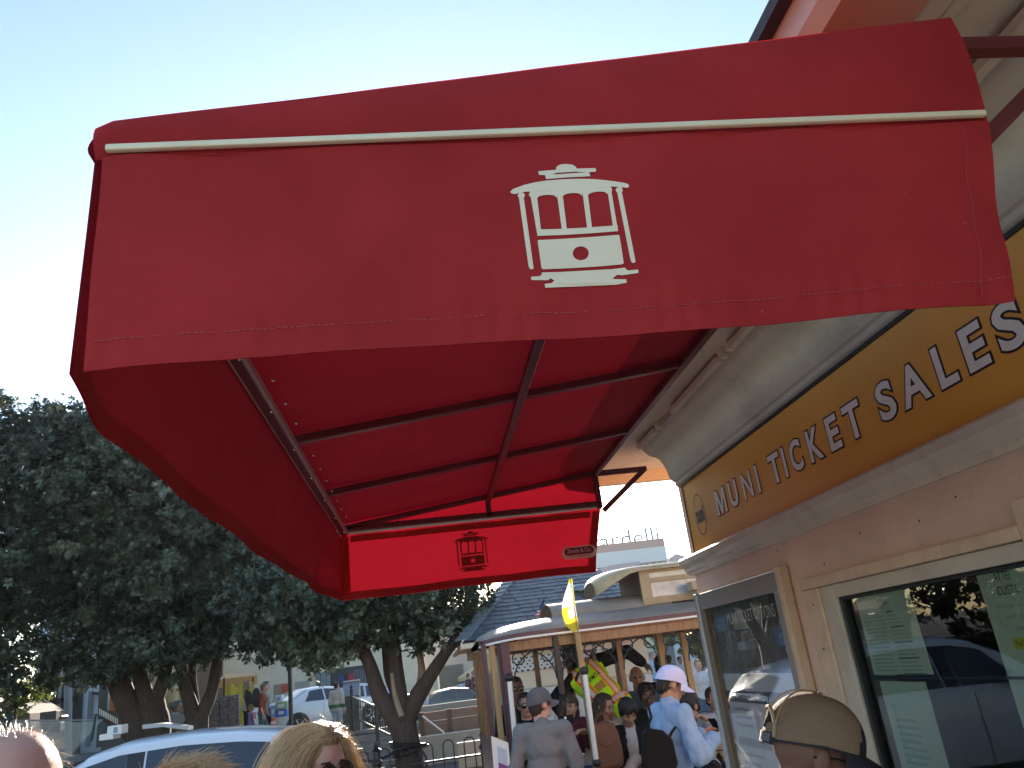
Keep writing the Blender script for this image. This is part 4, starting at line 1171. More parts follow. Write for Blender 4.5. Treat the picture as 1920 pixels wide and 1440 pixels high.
# dark brown timber shop between the building and the first tree
bs_ = thing("timber_shop", "brown timber shopfront between the white building and the trees", "shop", at(215, 1400, 33))
x0, x1 = at(190, 1400, 33).x, at(330, 1400, 33).x
MB().box(x0, x1, 33, 40, -0.2, 5.5).build("wall", mat("shop_brown", (0.13, 0.075, 0.045), 0.7, var=0.4, vscale=2), bs_)
rect(bs_, "window", (196, 1280), (222, 1330), 32.97, 0.02, glassy); rect(bs_, "door_post", (188, 1250), (195, 1400), 32.9, 0.05, bl_dark)
rect(bs_, "orange_panel", (206, 1300), (232, 1330), 32.95, 0.02, mat("orange_panel", (0.45, 0.15, 0.05), 0.6, var=0.5, vscale=3))
rect(bs_, "board", (232, 1290), (258, 1312), 32.94, 0.02, mat("board_brown", (0.28, 0.17, 0.09), 0.7, var=0.2)); rect(bs_, "board_rail", (230, 1314), (258, 1317), 32.92, 0.03, white_p)
# striped awning and cluttered goods under the trees
for k in range(12):
    pass
sa_ = thing("striped_canopy", "small striped cream canopy beside the first tree trunk", "canopy", at(205, 1340, 26))
for k in range(11):
    f0, f1 = k / 11, (k + 0.55) / 11
    A_ = at(186 + 36 * f0, 1329 + 20 * f0, 26); B2 = at(186 + 36 * f1, 1329 + 20 * f1, 26)
    MB().prism([A_, B2, B2 + Vector((0.12, -0.3, -0.16)), A_ + Vector((0.12, -0.3, -0.16))], (0, 0.01, 0.012)).build("stripe", mat("stripe_cream", (0.62, 0.55, 0.36), 0.7), sa_)
# yellow-cream building behind the stalls with openings
cb_ = thing("cream_building", "cream building with open garage bay behind the lamp post", "building", at(540, 1360, 42))
x0, x1 = at(395, 1360, 42).x, at(790, 1340, 42).x
MB().box(x0, x1, 42, 52, -0.5, 7.5).build("wall", bl_cream, cb_)
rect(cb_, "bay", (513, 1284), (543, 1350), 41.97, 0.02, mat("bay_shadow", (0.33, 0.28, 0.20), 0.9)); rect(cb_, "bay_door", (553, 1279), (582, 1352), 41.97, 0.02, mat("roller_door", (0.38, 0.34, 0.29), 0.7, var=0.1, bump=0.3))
rect(cb_, "poster", (527, 1284), (541, 1298), 41.94, 0.02, mat("poster_red", (0.55, 0.07, 0.04), 0.5)); rect(cb_, "shop_window", (592, 1262), (618, 1298), 41.95, 0.02, glassy)
rect(cb_, "dark_shopfront", (618, 1255), (700, 1330), 41.93, 0.03, bl_dark)
for px in (592, 601, 612): rect(cb_, "window_bar", (px - 1, 1260), (px + 1, 1300), 41.9, 0.03, black)
for i in range(12): rect(cb_, "corrugation", (664 + i * 3, 1256), (665.5 + i * 3, 1300), 41.88, 0.04, mat("blue_grey_steel", (0.22, 0.26, 0.32), 0.5))
rect(cb_, "red_gown", (653, 1263), (664, 1282), 41.5, 0.05, mat("red_poster", (0.42, 0.02, 0.06), 0.6), 0.02); rect(cb_, "blue_gown", (636, 1266), (644, 1283), 41.5, 0.05, mat("blue_poster", (0.03, 0.05, 0.22), 0.6), 0.02)
# right part of the street front behind the middle tree
db = thing("dark_shop_building", "dark shopfront building between the tree and the hut", "building", at(850, 1330, 55))
x0, x1 = at(795, 1330, 55).x, at(1010, 1300, 55).x
MB().box(x0, x1, 55, 60, -1.5, 6.0).build("wall", bl_grey, db)
rect(db, "shop_window", (822, 1250), (873, 1298), 54.95, 0.02, bl_dark); rect(db, "shop_window", (806, 1255), (821, 1298), 54.95, 0.02, glassy)
rect(db, "frame", (821, 1245), (823, 1300), 54.9, 0.04, white_p)
yb = thing("yellow_building", "sunlit yellow wall glimpsed through the fork of the middle tree", "building", at(770, 1260, 48))
x0, x1 = at(705, 1260, 48).x, at(794, 1260, 48).x
MB().box(x0, x1, 48, 50, 0, 5.0).build("wall", bl_yellow, yb)
rect(yb, "shopfront", (705, 1272), (794, 1330), 47.95, 0.03, bl_dark)
aw2 = thing("cream_parasol", "cream parasol behind the three people standing by the hut", "parasol", at(895, 1330, 47))
p = at(905, 1238, 47)
MB().lathe(p, [(0.02, 0.0), (0.9, -0.45), (1.5, -0.75), (1.5, -0.95), (1.45, -0.75)], 16).build("canopy", mat("parasol_cream", (0.72, 0.62, 0.40), 0.7, trans=0.3), aw2)
MB().tube([p, Vector((p.x, p.y, -0.2))], 0.04, 6).build("pole", iron, aw2)
# souvenir stall: racks, yellow tarp, umbrella, boxes
tarp = thing("yellow_tarp_stall", "yellow tarpaulin market stall under an orange canopy by the walkers", "stall", at(450, 1350, 29))
ty = mat("tarp_yellow", (0.70, 0.52, 0.05), 0.6, var=0.12, vscale=2, trans=0.25); to = mat("canopy_orange", (0.62, 0.34, 0.10), 0.6, var=0.15, vscale=2, trans=0.3)
A_, B2 = at(418, 1285, 29), at(476, 1355, 29)
MB().grid(lambda a, b: (A_.x + (B2.x - A_.x) * a, 29 + 0.05 * math.sin(a * 17), B2.z + (A_.z - B2.z) * b), 30, 6).build("back_sheet", ty, tarp, smooth=4)
q0, q1, q2, q3 = at(410, 1274, 29), at(482, 1266, 29), at(478, 1262, 31), at(425, 1262, 31)
MB().add([q0, q1, q2, q3, q0 - Vector((0, 0, .28)), q1 - Vector((0, 0, .28))], [(0, 1, 2, 3), (4, 5, 1, 0)]).build("canopy", to, tarp)
for px in (420, 474): MB().tube([at(px, 1270, 29), Vector((at(px, 1270, 29).x, 29, 0.6))], 0.03, 6).build("pole", iron, tarp)
tagc = [mat("goods_%d" % i, c, 0.5) for i, c in enumerate(((0.45, 0.18, 0.2), (0.25, 0.22, 0.25), (0.55, 0.45, 0.42), (0.12, 0.10, 0.12), (0.4, 0.3, 0.2), (0.2, 0.12, 0.16)))]
for ri, (pxa, pxb, yt, yb2) in enumerate(((395, 412, 1309, 1362), (413, 428, 1307, 1362), (429, 449, 1304, 1361), (352, 364, 1312, 1350), (380, 394, 1310, 1360))):
    rk = thing("souvenir_rack", ("tall rack of small souvenirs, leftmost of those beside the stems", "tall rack of small souvenirs in front of the orange canopy pole", "tall rack of small souvenirs right behind the blonde walker", "narrow rack of souvenirs seen between two slim tree stems", "rack of souvenirs half hidden by the slim tree stems")[ri], "rack", at((pxa + pxb) / 2, yb2, 27), "souvenir racks")
    A_, B2 = at(pxa, yt, 27), at(pxb, yb2, 27)
    MB().box(A_.x, B2.x, 27, 27.08, B2.z, A_.z).build("back_panel", bl_grey, rk)
    gd = MB(); nx_, nz_ = max(3, int((B2.x - A_.x) / 0.045)), int((A_.z - B2.z) / 0.05)
    for i in range(nx_):
        for j in range(nz_):
            if random.random() < 0.1: continue
            x = A_.x + (i + 0.2) * (B2.x - A_.x) / nx_; z = B2.z + (j + 0.1) * (A_.z - B2.z) / nz_
            gd.box(x, x + 0.028, 26.96 - random.uniform(0, 0.02), 26.998, z, z + 0.036, random.randrange(6))
    struct(gd.build("souvenirs", tagc, rk), "stuff")
    MB().box(A_.x - 0.02, A_.x, 26.95, 27.08, B2.z - 0.3, A_.z + 0.03).build("side_post", bl_dark, rk)
um = thing("folded_parasol", "folded cream market parasol between the tree trunks", "parasol", at(320, 1355, 26))
p = at(320, 1300, 26)
MB().lathe((p.x, 26, p.z), [(0.02, 0.55), (0.15, 0.42), (0.22, 0.2), (0.20, -0.2), (0.12, -0.62), (0.14, -0.72), (0.0, -0.74)], 14).build("canopy", mat("parasol_canvas", (0.62, 0.50, 0.28), 0.75, var=0.15, vscale=4, trans=0.3), um, smooth=0.8)
MB().tube([(p.x, 26, p.z), (p.x, 26, 0.4)], 0.03, 6).build("pole", iron, um)
cp = thing("cream_canopy", "square cream canopy behind the V shaped tree", "canopy", at(290, 1350, 28))
rect(cp, "sheet", (272, 1262), (345, 1312), 28, 0.04, mat("canopy_cream", (0.66, 0.55, 0.34), 0.7, var=0.08, trans=0.3))
MB().tube([at(281, 1262, 27.9), at(281, 1360, 27.9)], 0.03, 6).build("pole", iron, cp)
# clutter behind the trunks
cl_m = [mat("clutter_%d" % i, c, 0.6, var=0.4, vscale=9) for i, c in enumerate(((0.05, 0.05, 0.05), (0.5, 0.5, 0.5), (0.14, 0.18, 0.16), (0.3, 0.2, 0.14), (0.08, 0.1, 0.14)))]
stl = thing("craft_table", "cluttered craft table glimpsed between the tree trunks", "table", at(255, 1360, 25))
rect(stl, "table_top", (235, 1352), (350, 1355), 25, 0.6, bl_grey)
gd = MB()
for i in range(70):
    px = random.uniform(236, 262) if i < 40 else random.uniform(300, 350)
    p = at(px, random.uniform(1318, 1352), 25 + random.uniform(0, .4)); s = random.uniform(0.05, 0.14)
    gd.box(p.x - s, p.x + s, p.y, p.y + 0.1, p.z - s * .7, p.z + s * .7, random.randrange(5))
struct(gd.build("goods", cl_m, stl), "stuff")
# pale planter wall just behind the van and box of papers
pw = MB().prism([at(267, 1359, 16), at(305, 1356, 16), at(354, 1362, 16), at(354, 1369, 16), at(305, 1363, 16), at(267, 1367, 16)], (0, 0.3, 0))
tag(pw.build("planter_edge", mat("planter_pale", (0.55, 0.55, 0.55), 0.7, var=0.1)), "pale concrete planter edge round the V shaped tree", "planter")
bx_ = thing("white_box", "white box with a dark label behind the van roof", "box", at(215, 1375, 15))
rect(bx_, "carton", (201, 1362), (228, 1376), 15, 0.3, white_p, 0.01); rect(bx_, "label", (213, 1364), (220, 1374), 14.995, 0.003, mat("label_grey", (0.25, 0.28, 0.36), 0.5)); rect(bx_, "tray", (186, 1378), (212, 1386), 14.98, 0.35, white_p, 0.01)
# brown hut with green tarp at the far left edge
bh = thing("brown_booth", "weathered brown booth with a green tarp at the far left edge", "booth", at(25, 1400, 22))
q = [at(-14, 1322, 22), at(10, 1312, 22), at(56, 1338, 22), at(56, 1420, 22), at(-14, 1420, 22)]
MB().prism(q, (0, 2, 0)).build("wall", mat("booth_brown", (0.22, 0.15, 0.11), 0.8, var=0.3, vscale=3, bump=0.4), bh)
q = [at(-5, 1345, 21.9), at(8, 1328, 21.9), at(22, 1335, 21.9), at(34, 1420, 21.9), at(-8, 1420, 21.9)]
MB().prism(q, (0, 0.08, 0)).build("tarp", mat("tarp_green", (0.05, 0.10, 0.085), 0.6, var=0.35, vscale=4), bh)
MB().beam(at(24, 1333, 21.85), at(27, 1347, 21.85), 0.04, 0.04).build("batten", white_p, bh)
# equipment boxes on posts behind the mesh fence
eq = thing("meter_boxes", "pair of dark meter boxes on a post in front of the white building", "box", at(88, 1400, 18))
rect(eq, "upper_box", (75, 1336), (104, 1353), 18, 0.2, cl_m[0], 0.01); rect(eq, "lower_box", (80, 1358), (112, 1372), 18, 0.2, cl_m[0], 0.01)
MB().tube([at(79, 1336, 18.1), at(80, 1420, 18.1)], 0.03, 6).build("post", iron, eq)
MB().beam(at(104, 1351, 18.4), at(122, 1342, 18.4), 0.3, 0.03).build("shelf", woodlight, eq)
# chain-link fence in front of the white building
cf = thing("chain_link_fence", "sagging chain link fence in front of the white building", "fence", at(120, 1420, 17))
wire = mat("galvanised_wire", (0.42, 0.45, 0.46), 0.4, metal=0.6)
ms_ = MB()
x0, x1 = at(20, 1400, 17).x, at(190, 1400, 17).x
zt = lambda x: at(100, 1352, 17).z + 0.10 * math.sin(x * 2.2)
n = 60
for i in range(n):
    x = x0 + (x1 - x0) * i / n; h = 1.5; dxx = h * 0.9
    for s in (-1, 1):
        xa = x; xb_ = x + s * dxx
        ms_.tube([(xa, 17, zt(xa)), ((xa + xb_) / 2, 17, zt((xa + xb_) / 2) - h / 2), (xb_, 17, zt(xb_) - h)], 0.0035, 3, caps=False)
struct(ms_.build("mesh", wire, cf), "stuff")
MB().tube([at(180, 1338, 17), at(172, 1390, 17)], 0.025, 6).build("post", mat("post_green", (0.03, 0.06, 0.05), 0.5), cf)
MB().tube([(x0, 17, zt(x0)), (x1, 17, zt(x1))], 0.012, 6).build("top_wire", wire, cf)
# stacked cartons by the lamp post
bxm = [mat("crate_blue", (0.05, 0.16, 0.55), 0.5), mat("crate_green", (0.30, 0.48, 0.22), 0.5), mat("crate_white", (0.66, 0.70, 0.74), 0.5), mat("crate_pale_blue", (0.22, 0.36, 0.66), 0.5)]
for (pa, pb, m, lab) in (((517, 1330), (537, 1343), bxm[0], "blue crate at the bottom of the stack beside the lamp post"), ((516, 1317), (538, 1329.5), bxm[1], "green and white carton in the middle of the stack by the lamp post"),
                         ((515, 1304), (529, 1316.5), bxm[2], "white carton on top of the stack by the lamp post"), ((507, 1323), (516, 1345), bxm[3], "pale blue crate standing at the left of the carton stack")):
    c = thing("carton", lab, "carton", at((pa[0] + pb[0]) / 2, pb[1], 26), "cartons stacked by the lamp post")
    rect(c, "box", pa, pb, 26, 0.35, m, 0.01)
    A_, B2 = at(*pa, 25.99), at(*pb, 25.99)
    xa, xb = A_.x, B2.x
    MB().box(xa + (xb - xa) * .25, xa + (xb - xa) * .75, 25.985, 25.998, B2.z + (A_.z - B2.z) * .3, B2.z + (A_.z - B2.z) * .7).build("label", bxm[2] if m is not bxm[2] else bxm[3], c)
cn = thing("traffic_bollard", "small orange plastic bollard on the kerb behind the van", "bollard", at(512, 1362, 24.5))
p = at(512, 1360, 24.8)
MB().lathe((p.x, 24.8, p.z - 0.15), [(0.075, 0), (0.07, 0.1), (0.06, 0.32), (0.035, 0.36), (0.0, 0.37)], 12).build("body", mat("cone_orange", (0.75, 0.13, 0.02), 0.5), cn, smooth=0.6)
MB().lathe((p.x, 24.8, p.z - 0.15), [(0.072, 0.19), (0.068, 0.25)], 12).build("band", white_p, cn)
# ------------------------------------------------------------------ far right, seen through and above the cable car
lb_ = thing("lilac_building", "pale lilac building seen through the cable car posts", "building", at(1280, 1270, 40))
x0, x1 = at(1195, 1250, 40).x, at(1420, 1250, 40).x
zt_ = at(1290, 1190, 40).z
MB().box(x0, x1, 40, 48, -1, zt_).build("wall", mat("lilac_render", (0.50, 0.50, 0.58), 0.7, var=0.06), lb_)
rect(lb_, "window", (1302, 1222), (1318, 1250), 39.95, 0.02, mat("teal_pane", (0.05, 0.10, 0.11), 0.15)); rect(lb_, "doorway", (1240, 1200), (1272, 1262), 39.95, 0.02, mat("grey_shutter", (0.10, 0.11, 0.13), 0.5))
rect(lb_, "arched_window", (1208, 1192), (1233, 1242), 39.95, 0.02, glassy)
gb = thing("lettered_building", "far pale building with tall roof letters ending in ardelli", "building", at(1180, 1070, 95))
GY = 95.0
a0, a1 = at(1090, 1035, GY), at(1258, 1018, GY)
pinkb = mat("far_brick", (0.42, 0.25, 0.21), 0.8, var=0.1)
zr = a1.z
MB().box(a0.x, a1.x - 1.0, GY, GY + 10, -1, zr - 1.2).build("wall", pinkb, gb)
rect(gb, "cornice_band", (1090, 1041), (1252, 1050), GY - 0.4, 0.39, mat("far_white", (0.60, 0.60, 0.60), 0.7)); rect(gb, "parapet", (1085, 1026), (1250, 1040), GY - 0.2, 3, pinkb)
for i, px in enumerate(range(1150, 1250, 13)): rect(gb, "arched_window", (px, 1052), (px + 6, 1062), GY - 0.1, 0.05, glassy)
tx = MB(); A_ = at(1052, 1033, GY); B2 = at(1240, 1022, GY)
put_text(tx, "Ghirardelli", (at(1040, 1040, GY).x, GY, at(1146, 1029, GY).z), (1, 0, 0), (0, 0, 1), w=at(1240, 1030, GY).x - at(1040, 1040, GY).x, h=2.1)
tx.build("roof_letters", mat("letter_teal", (0.10, 0.20, 0.22), 0.5), gb)
hb_ = thing("hill_house", "small roofline on the hill to the right of the roof letters", "house", at(1270, 1050, 110))
MB().prism([at(1255, 1062, 110), at(1256, 1046, 110), at(1268, 1038, 110), at(1285, 1043, 110), at(1300, 1042, 110), at(1300, 1062, 110)], (0, 6, 0)).build("house_body", mat("hill_grey", (0.34, 0.32, 0.33), 0.8), hb_)
pk = thing("pink_house", "pale pink gabled house behind the hut roof", "house", at(1140, 1100, 40))
MB().prism([at(1085, 1130, 40), at(1100, 1092, 40), at(1120, 1067, 40), at(1145, 1060, 40), at(1200, 1052, 40), at(1200, 1130, 40)], (0, 5, 0)).build("wall", mat("pale_pink", (0.55, 0.42, 0.42), 0.8), pk)
# ------------------------------------------------------------------ trees
def leafmat(name, col, col2, tip, rough=0.34, trans=0.20):
    m = bpy.data.materials.new(name); m.use_nodes = True
    N, L = m.node_tree.nodes, m.node_tree.links
    b = N["Principled BSDF"]; b.inputs["Roughness"].default_value = rough; b.inputs["Specular IOR Level"].default_value = 0.55
    a = N.new("ShaderNodeAttribute"); a.attribute_name = "tint"
    rp = N.new("ShaderNodeValToRGB")
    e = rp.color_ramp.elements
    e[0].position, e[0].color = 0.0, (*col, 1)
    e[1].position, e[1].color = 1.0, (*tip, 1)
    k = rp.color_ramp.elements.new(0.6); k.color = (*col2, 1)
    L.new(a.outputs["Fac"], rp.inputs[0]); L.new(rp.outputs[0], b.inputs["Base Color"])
    t = N.new("ShaderNodeBsdfTranslucent"); L.new(rp.outputs[0], t.inputs[0])
    ms = N.new("ShaderNodeMixShader"); ms.inputs[0].default_value = trans
    L.new(b.outputs[0], ms.inputs[1]); L.new(t.outputs[0], ms.inputs[2]); L.new(ms.outputs[0], N["Material Output"].inputs[0])
    MATS[name] = m
    return m
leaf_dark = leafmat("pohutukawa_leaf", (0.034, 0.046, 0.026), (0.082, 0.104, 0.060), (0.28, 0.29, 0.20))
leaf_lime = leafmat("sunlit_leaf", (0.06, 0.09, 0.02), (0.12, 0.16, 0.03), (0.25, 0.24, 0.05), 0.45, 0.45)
bark = mat("tree_bark", (0.075, 0.050, 0.036), 0.9, var=0.45, vscale=7, bump=1.6, bscale=16, stretch=(3, 3, 0.45))
bark_pale = mat("peeled_bark", (0.32, 0.22, 0.15), 0.85, var=0.3, vscale=6, bump=0.6, bscale=18, stretch=(3, 3, 0.5))
rng = np.random.default_rng(11)

def leaf_mesh(centers, normals, nleaf, length, width, seed, tints):
    """one mesh of rosettes: nleaf folded leaves round each centre, facing its normal"""
    g = np.random.default_rng(seed)
    n = len(centers)
    nrm = normals / np.linalg.norm(normals, axis=1, keepdims=True)
    ref = np.where(np.abs(nrm[:, 2:3]) < 0.9, np.array([[0, 0, 1.0]]), np.array([[1.0, 0, 0]]))
    u = np.cross(nrm, ref); u /= np.linalg.norm(u, axis=1, keepdims=True)
    v = np.cross(nrm, u)
    V = []; T = []
    ph = g.uniform(0, 2 * PI, n)
    for k in range(nleaf):
        a = ph + 2 * PI * k / nleaf + g.normal(0, 0.25, n)
        tilt = g.uniform(0.15, 0.95, n)
        d = (u * np.cos(a)[:, None] + v * np.sin(a)[:, None]) * np.cos(tilt)[:, None] + nrm * np.sin(tilt)[:, None]
        s = np.cross(d, nrm); s /= np.linalg.norm(s, axis=1, keepdims=True) + 1e-9
        up = np.cross(s, d)
        L_ = (length * g.uniform(0.65, 1.2, n))[:, None]; W_ = (width * g.uniform(0.8, 1.2, n))[:, None]
        b0 = centers + d * 0.012
        V.append(np.stack([b0, b0 + d * L_ * 0.5 + s * W_ / 2 + up * W_ * 0.22, b0 + d * L_ - nrm * L_ * 0.12, b0 + d * L_ * 0.5 - s * W_ / 2 + up * W_ * 0.22], 1))
        T.append(np.clip(tints + g.normal(0, 0.10, n), 0, 1))
    V = np.concatenate(V); T = np.concatenate(T)
    nq = len(V)
    me = bpy.data.meshes.new("crown")
    me.vertices.add(nq * 4); me.vertices.foreach_set("co", V.reshape(-1).astype(np.float32))
    me.loops.add(nq * 4); me.loops.foreach_set("vertex_index", np.arange(nq * 4, dtype=np.int32))
    me.polygons.add(nq); me.polygons.foreach_set("loop_start", np.arange(0, nq * 4, 4, dtype=np.int32))
    at_ = me.attributes.new("tint", 'FLOAT', 'POINT'); at_.data.foreach_set("value", np.repeat(T, 4).astype(np.float32))
    me.update(calc_edges=True)
    return me

def crown(tree, lobes, per, nleaf=8, length=0.115, width=0.05, seed=1, material=leaf_dark, clipz=None, light=0.35):
    """lobes: (centre, radii); rosettes gathered into sprays on the outer skin of each lobe"""
    g = np.random.default_rng(seed)
    Cs, Ns, Ts = [], [], []
    L = [(np.array(c, float), np.array(r, float)) for c, r in lobes]
    for i, (c, r) in enumerate(L):
        n = int(per * (r[0] * r[1] + r[1] * r[2] + r[0] * r[2]) / 3)
        nb = max(4, n // 16)
        # branch-end sprays
        d = g.normal(size=(nb, 3)); d /= np.linalg.norm(d, axis=1, keepdims=True)
        keep = d[:, 2] > -0.72
        d = d[keep]; nb = len(d)
        rad_ = g.uniform(0.80, 1.08, nb)
        sp = c + d * r * rad_[:, None]
        idx = g.integers(0, nb, n)
        q = sp[idx] + g.normal(0, 0.115, (n, 3)) * np.array([1, 1, 0.8])
        nn = d[idx] + g.normal(0, 0.45, (n, 3)) + np.array([0, 0, 0.25])
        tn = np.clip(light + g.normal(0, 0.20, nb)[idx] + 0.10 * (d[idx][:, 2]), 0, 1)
        # drop what lies deep inside another lobe
        ok = np.ones(n, bool)
        for j, (c2, r2) in enumerate(L):
            if j != i: ok &= (((q - c2) / r2) ** 2).sum(1) > 0.55
        if clipz is not None: ok &= q[:, 2] > clipz + 0.25 * np.sin(q[:, 0] * 2.1 + seed) + 0.15 * np.sin(q[:, 0] * 5.3)
        Cs.append(q[ok]); Ns.append(nn[ok]); Ts.append(tn[ok])
        # sparse dark inner leaves so the crown is not hollow
        m_ = n // 4
        d2 = g.normal(size=(m_, 3)); d2 /= np.linalg.norm(d2, axis=1, keepdims=True)
        q2 = c + d2 * r * g.uniform(0.35, 0.8, m_)[:, None]
        ok2 = np.ones(m_, bool) if clipz is None else q2[:, 2] > clipz + 0.2
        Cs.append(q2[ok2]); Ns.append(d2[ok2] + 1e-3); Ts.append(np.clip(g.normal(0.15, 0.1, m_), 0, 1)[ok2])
    me = leaf_mesh(np.concatenate(Cs), np.concatenate(Ns), nleaf, length, width, seed + 5, np.concatenate(Ts))
    me.materials.append(material)
    return link("crown", me, tree)

def limb(mb, pts, r0, r1, n=9, seed=0, m=0, knots=1.0):
    """bent tapering limb through the given points"""
    P = [Vector(p) for p in pts]
    out, rs = [], []
    K = 6
    tot = (len(P) - 1) * K
    for i in range(len(P) - 1):
        p0 = P[max(i - 1, 0)]; p1 = P[i]; p2 = P[i + 1]; p3 = P[min(i + 2, len(P) - 1)]
        for k in range(K + (1 if i == len(P) - 2 else 0)):
            t = k / K
            q = 0.5 * ((2 * p1) + (p2 - p0) * t + (2 * p0 - 5 * p1 + 4 * p2 - p3) * t * t + (3 * p1 - p0 - 3 * p2 + p3) * t ** 3)
            f = (i * K + k) / tot
            r = r0 + (r1 - r0) * f
            r *= 1 + 0.10 * knots * mnoise.noise(q * 3.0 + Vector((seed, 0, 0)))
            out.append(q + wob(q, 1.4, r0 * 0.18, seed)); rs.append(r)
    mb.tube(out, rs, n, m)
    # fluted skin
    return mb

def blob_lobes(c, R, n, seed, rmin=0.55, rmax=0.95, zlo=-0.35):
    g = random.Random(seed); c = Vector(c); out = []
    for i in range(n):
        z = zlo + (1 - zlo) * (i + 0.5) / n
        a = i * 2.39996 + g.uniform(-.3, .3)
        rr = math.sqrt(max(0, 1 - max(-0.99, z) ** 2)) if z > 0 else 1.0 - 0.25 * abs(z)
        k = g.uniform(0.74, 0.90)
        s = g.uniform(rmin, rmax)
        out.append((c + Vector((math.cos(a) * rr * R[0] * k, math.sin(a) * rr * R[1] * k, z * R[2] * k)), (s * 1.1, s * 1.1, s * 0.85)))
    out.append((c, (R[0] * 0.72, R[1] * 0.72, R[2] * 0.7)))
    return out

def P_(px, py, Y): return at(px, py, Y)
# tree in the middle, forked just above the iron fence
TY = 13.0
tr4 = thing("tree", "forked evergreen tree with a hose round its trunk beside the cable car", "tree", (-0.46, TY, GZ), "dark evergreen street trees")
t = MB()
base = P_(766, 1440, TY)
b0 = Vector((base.x + 0.05, TY, GZ))
limb(t, [b0 - Vector((0, 0, .1)), P_(768, 1440, TY), P_(762, 1395, TY), P_(757, 1352, TY)], 0.235, 0.185, 14, 1)
limb(t, [P_(760, 1400, TY), P_(742, 1350, TY - .05), P_(712, 1305, TY - .1), P_(690, 1245, TY - .2), P_(668, 1180, TY - .4)], 0.165, 0.085, 12, 2)
limb(t, [P_(757, 1375, TY), P_(750, 1320, TY), P_(744, 1270, TY), P_(740, 1200, TY)], 0.165, 0.10, 12, 3)
limb(t, [P_(758, 1365, TY), P_(778, 1315, TY), P_(802, 1275, TY - .1), P_(828, 1235, TY - .2), P_(862, 1190, TY - .3)], 0.150, 0.07, 12, 4)
limb(t, [P_(742, 1300, TY), P_(728, 1262, TY + .2), P_(722, 1200, TY + .4)], 0.09, 0.06, 9, 6)
limb(t, [P_(775, 1318, TY + .05), P_(789, 1280, TY + .2), P_(790, 1245, TY + .3), P_(780, 1190, TY + .5)], 0.075, 0.05, 9, 5, 1)
limb(t, [P_(752, 1342, TY - .14), P_(741, 1305, TY - .15), P_(735, 1262, TY - .12)], 0.055, 0.03, 8, 7, 1)
t.build("trunk", [bark, bark_pale], tr4, smooth=0.9)
lob = blob_lobes((-0.95, 13.4, 3.25), (1.7, 1.6, 0.68), 22, 3, 0.5, 0.8, -0.55)
lob += [((-1.5, 13.0, 2.75), (0.75, 0.8, 0.5)), ((-0.1, 12.9, 2.75), (0.7, 0.75, 0.45)), ((-0.8, 12.6, 2.7), (0.8, 0.6, 0.45)), ((-2.1, 13.3, 2.75), (0.55, 0.7, 0.55)), ((-1.2, 12.7, 2.42), (0.6, 0.5, 0.3)), ((-0.3, 12.6, 2.42), (0.55, 0.5, 0.28)), ((-0.05, 12.8, 2.5), (0.42, 0.5, 0.28)), ((-1.8, 12.9, 2.45), (0.5, 0.5, 0.3))]
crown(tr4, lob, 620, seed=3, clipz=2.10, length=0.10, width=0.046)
# three trees behind the white van
def vtree(label, stems, lobes, seed, per=560, clipz=2.6):
    tr = thing("tree", label, "tree", (stems[0][0][0].x, stems[0][0][0].y, GZ), "dark evergreen street trees")
    t = MB()
    for k, (pts, r0, r1) in enumerate(stems): limb(t, pts, r0, r1, 10, seed + k)
    t.build("trunk", bark, tr, smooth=0.9)
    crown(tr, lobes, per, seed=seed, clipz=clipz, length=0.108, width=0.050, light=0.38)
    return tr
Y1 = 18.0
d0 = lambda px, Y: Vector((at(px, 1440, Y).x, Y, GZ - .1))
vtree("tall evergreen tree with a single curved trunk behind the white van",
      [([d0(272, Y1), P_(262, 1380, Y1), P_(245, 1335, Y1), P_(226, 1285, Y1), P_(215, 1200, Y1)], 0.30, 0.19)],
      blob_lobes(at(70, 1010, Y1), (3.5, 3.0, 2.75), 34, 5, 0.75, 1.25, -0.75) + [(at(60, 1210, 17.2), (1.3, 1.0, 0.6)), (at(170, 1235, 17.4), (1.0, 1.0, 0.5)), (at(30, 1265, 17.4), (0.8, .8, .55)), (at(110, 1255, 17.6), (.7, .7, .5))], 21, clipz=2.45)
vtree("evergreen tree forking into a wide V behind the white van",
      [([d0(293, Y1), P_(292, 1370, Y1), P_(287, 1335, Y1), P_(284, 1318, Y1)], 0.30, 0.26), ([P_(287, 1335, Y1), P_(276, 1305, Y1), P_(264, 1265, Y1), P_(255, 1190, Y1)], 0.20, 0.12),
       ([P_(287, 1335, Y1), P_(297, 1305, Y1), P_(308, 1270, Y1), P_(320, 1190, Y1)], 0.18, 0.11)],
      blob_lobes(at(300, 1000, 18.6), (3.2, 3.0, 3.0), 32, 6, 0.75, 1.2, -0.7) + [(at(260, 1225, 17.4), (1.1, 1.0, 0.5)), (at(330, 1235, 17.4), (1.0, 1.0, 0.5)), (at(240, 1245, 17.2), (.9, .8, .45)), (at(300, 1250, 17.2), (.8, .8, .4))], 31)
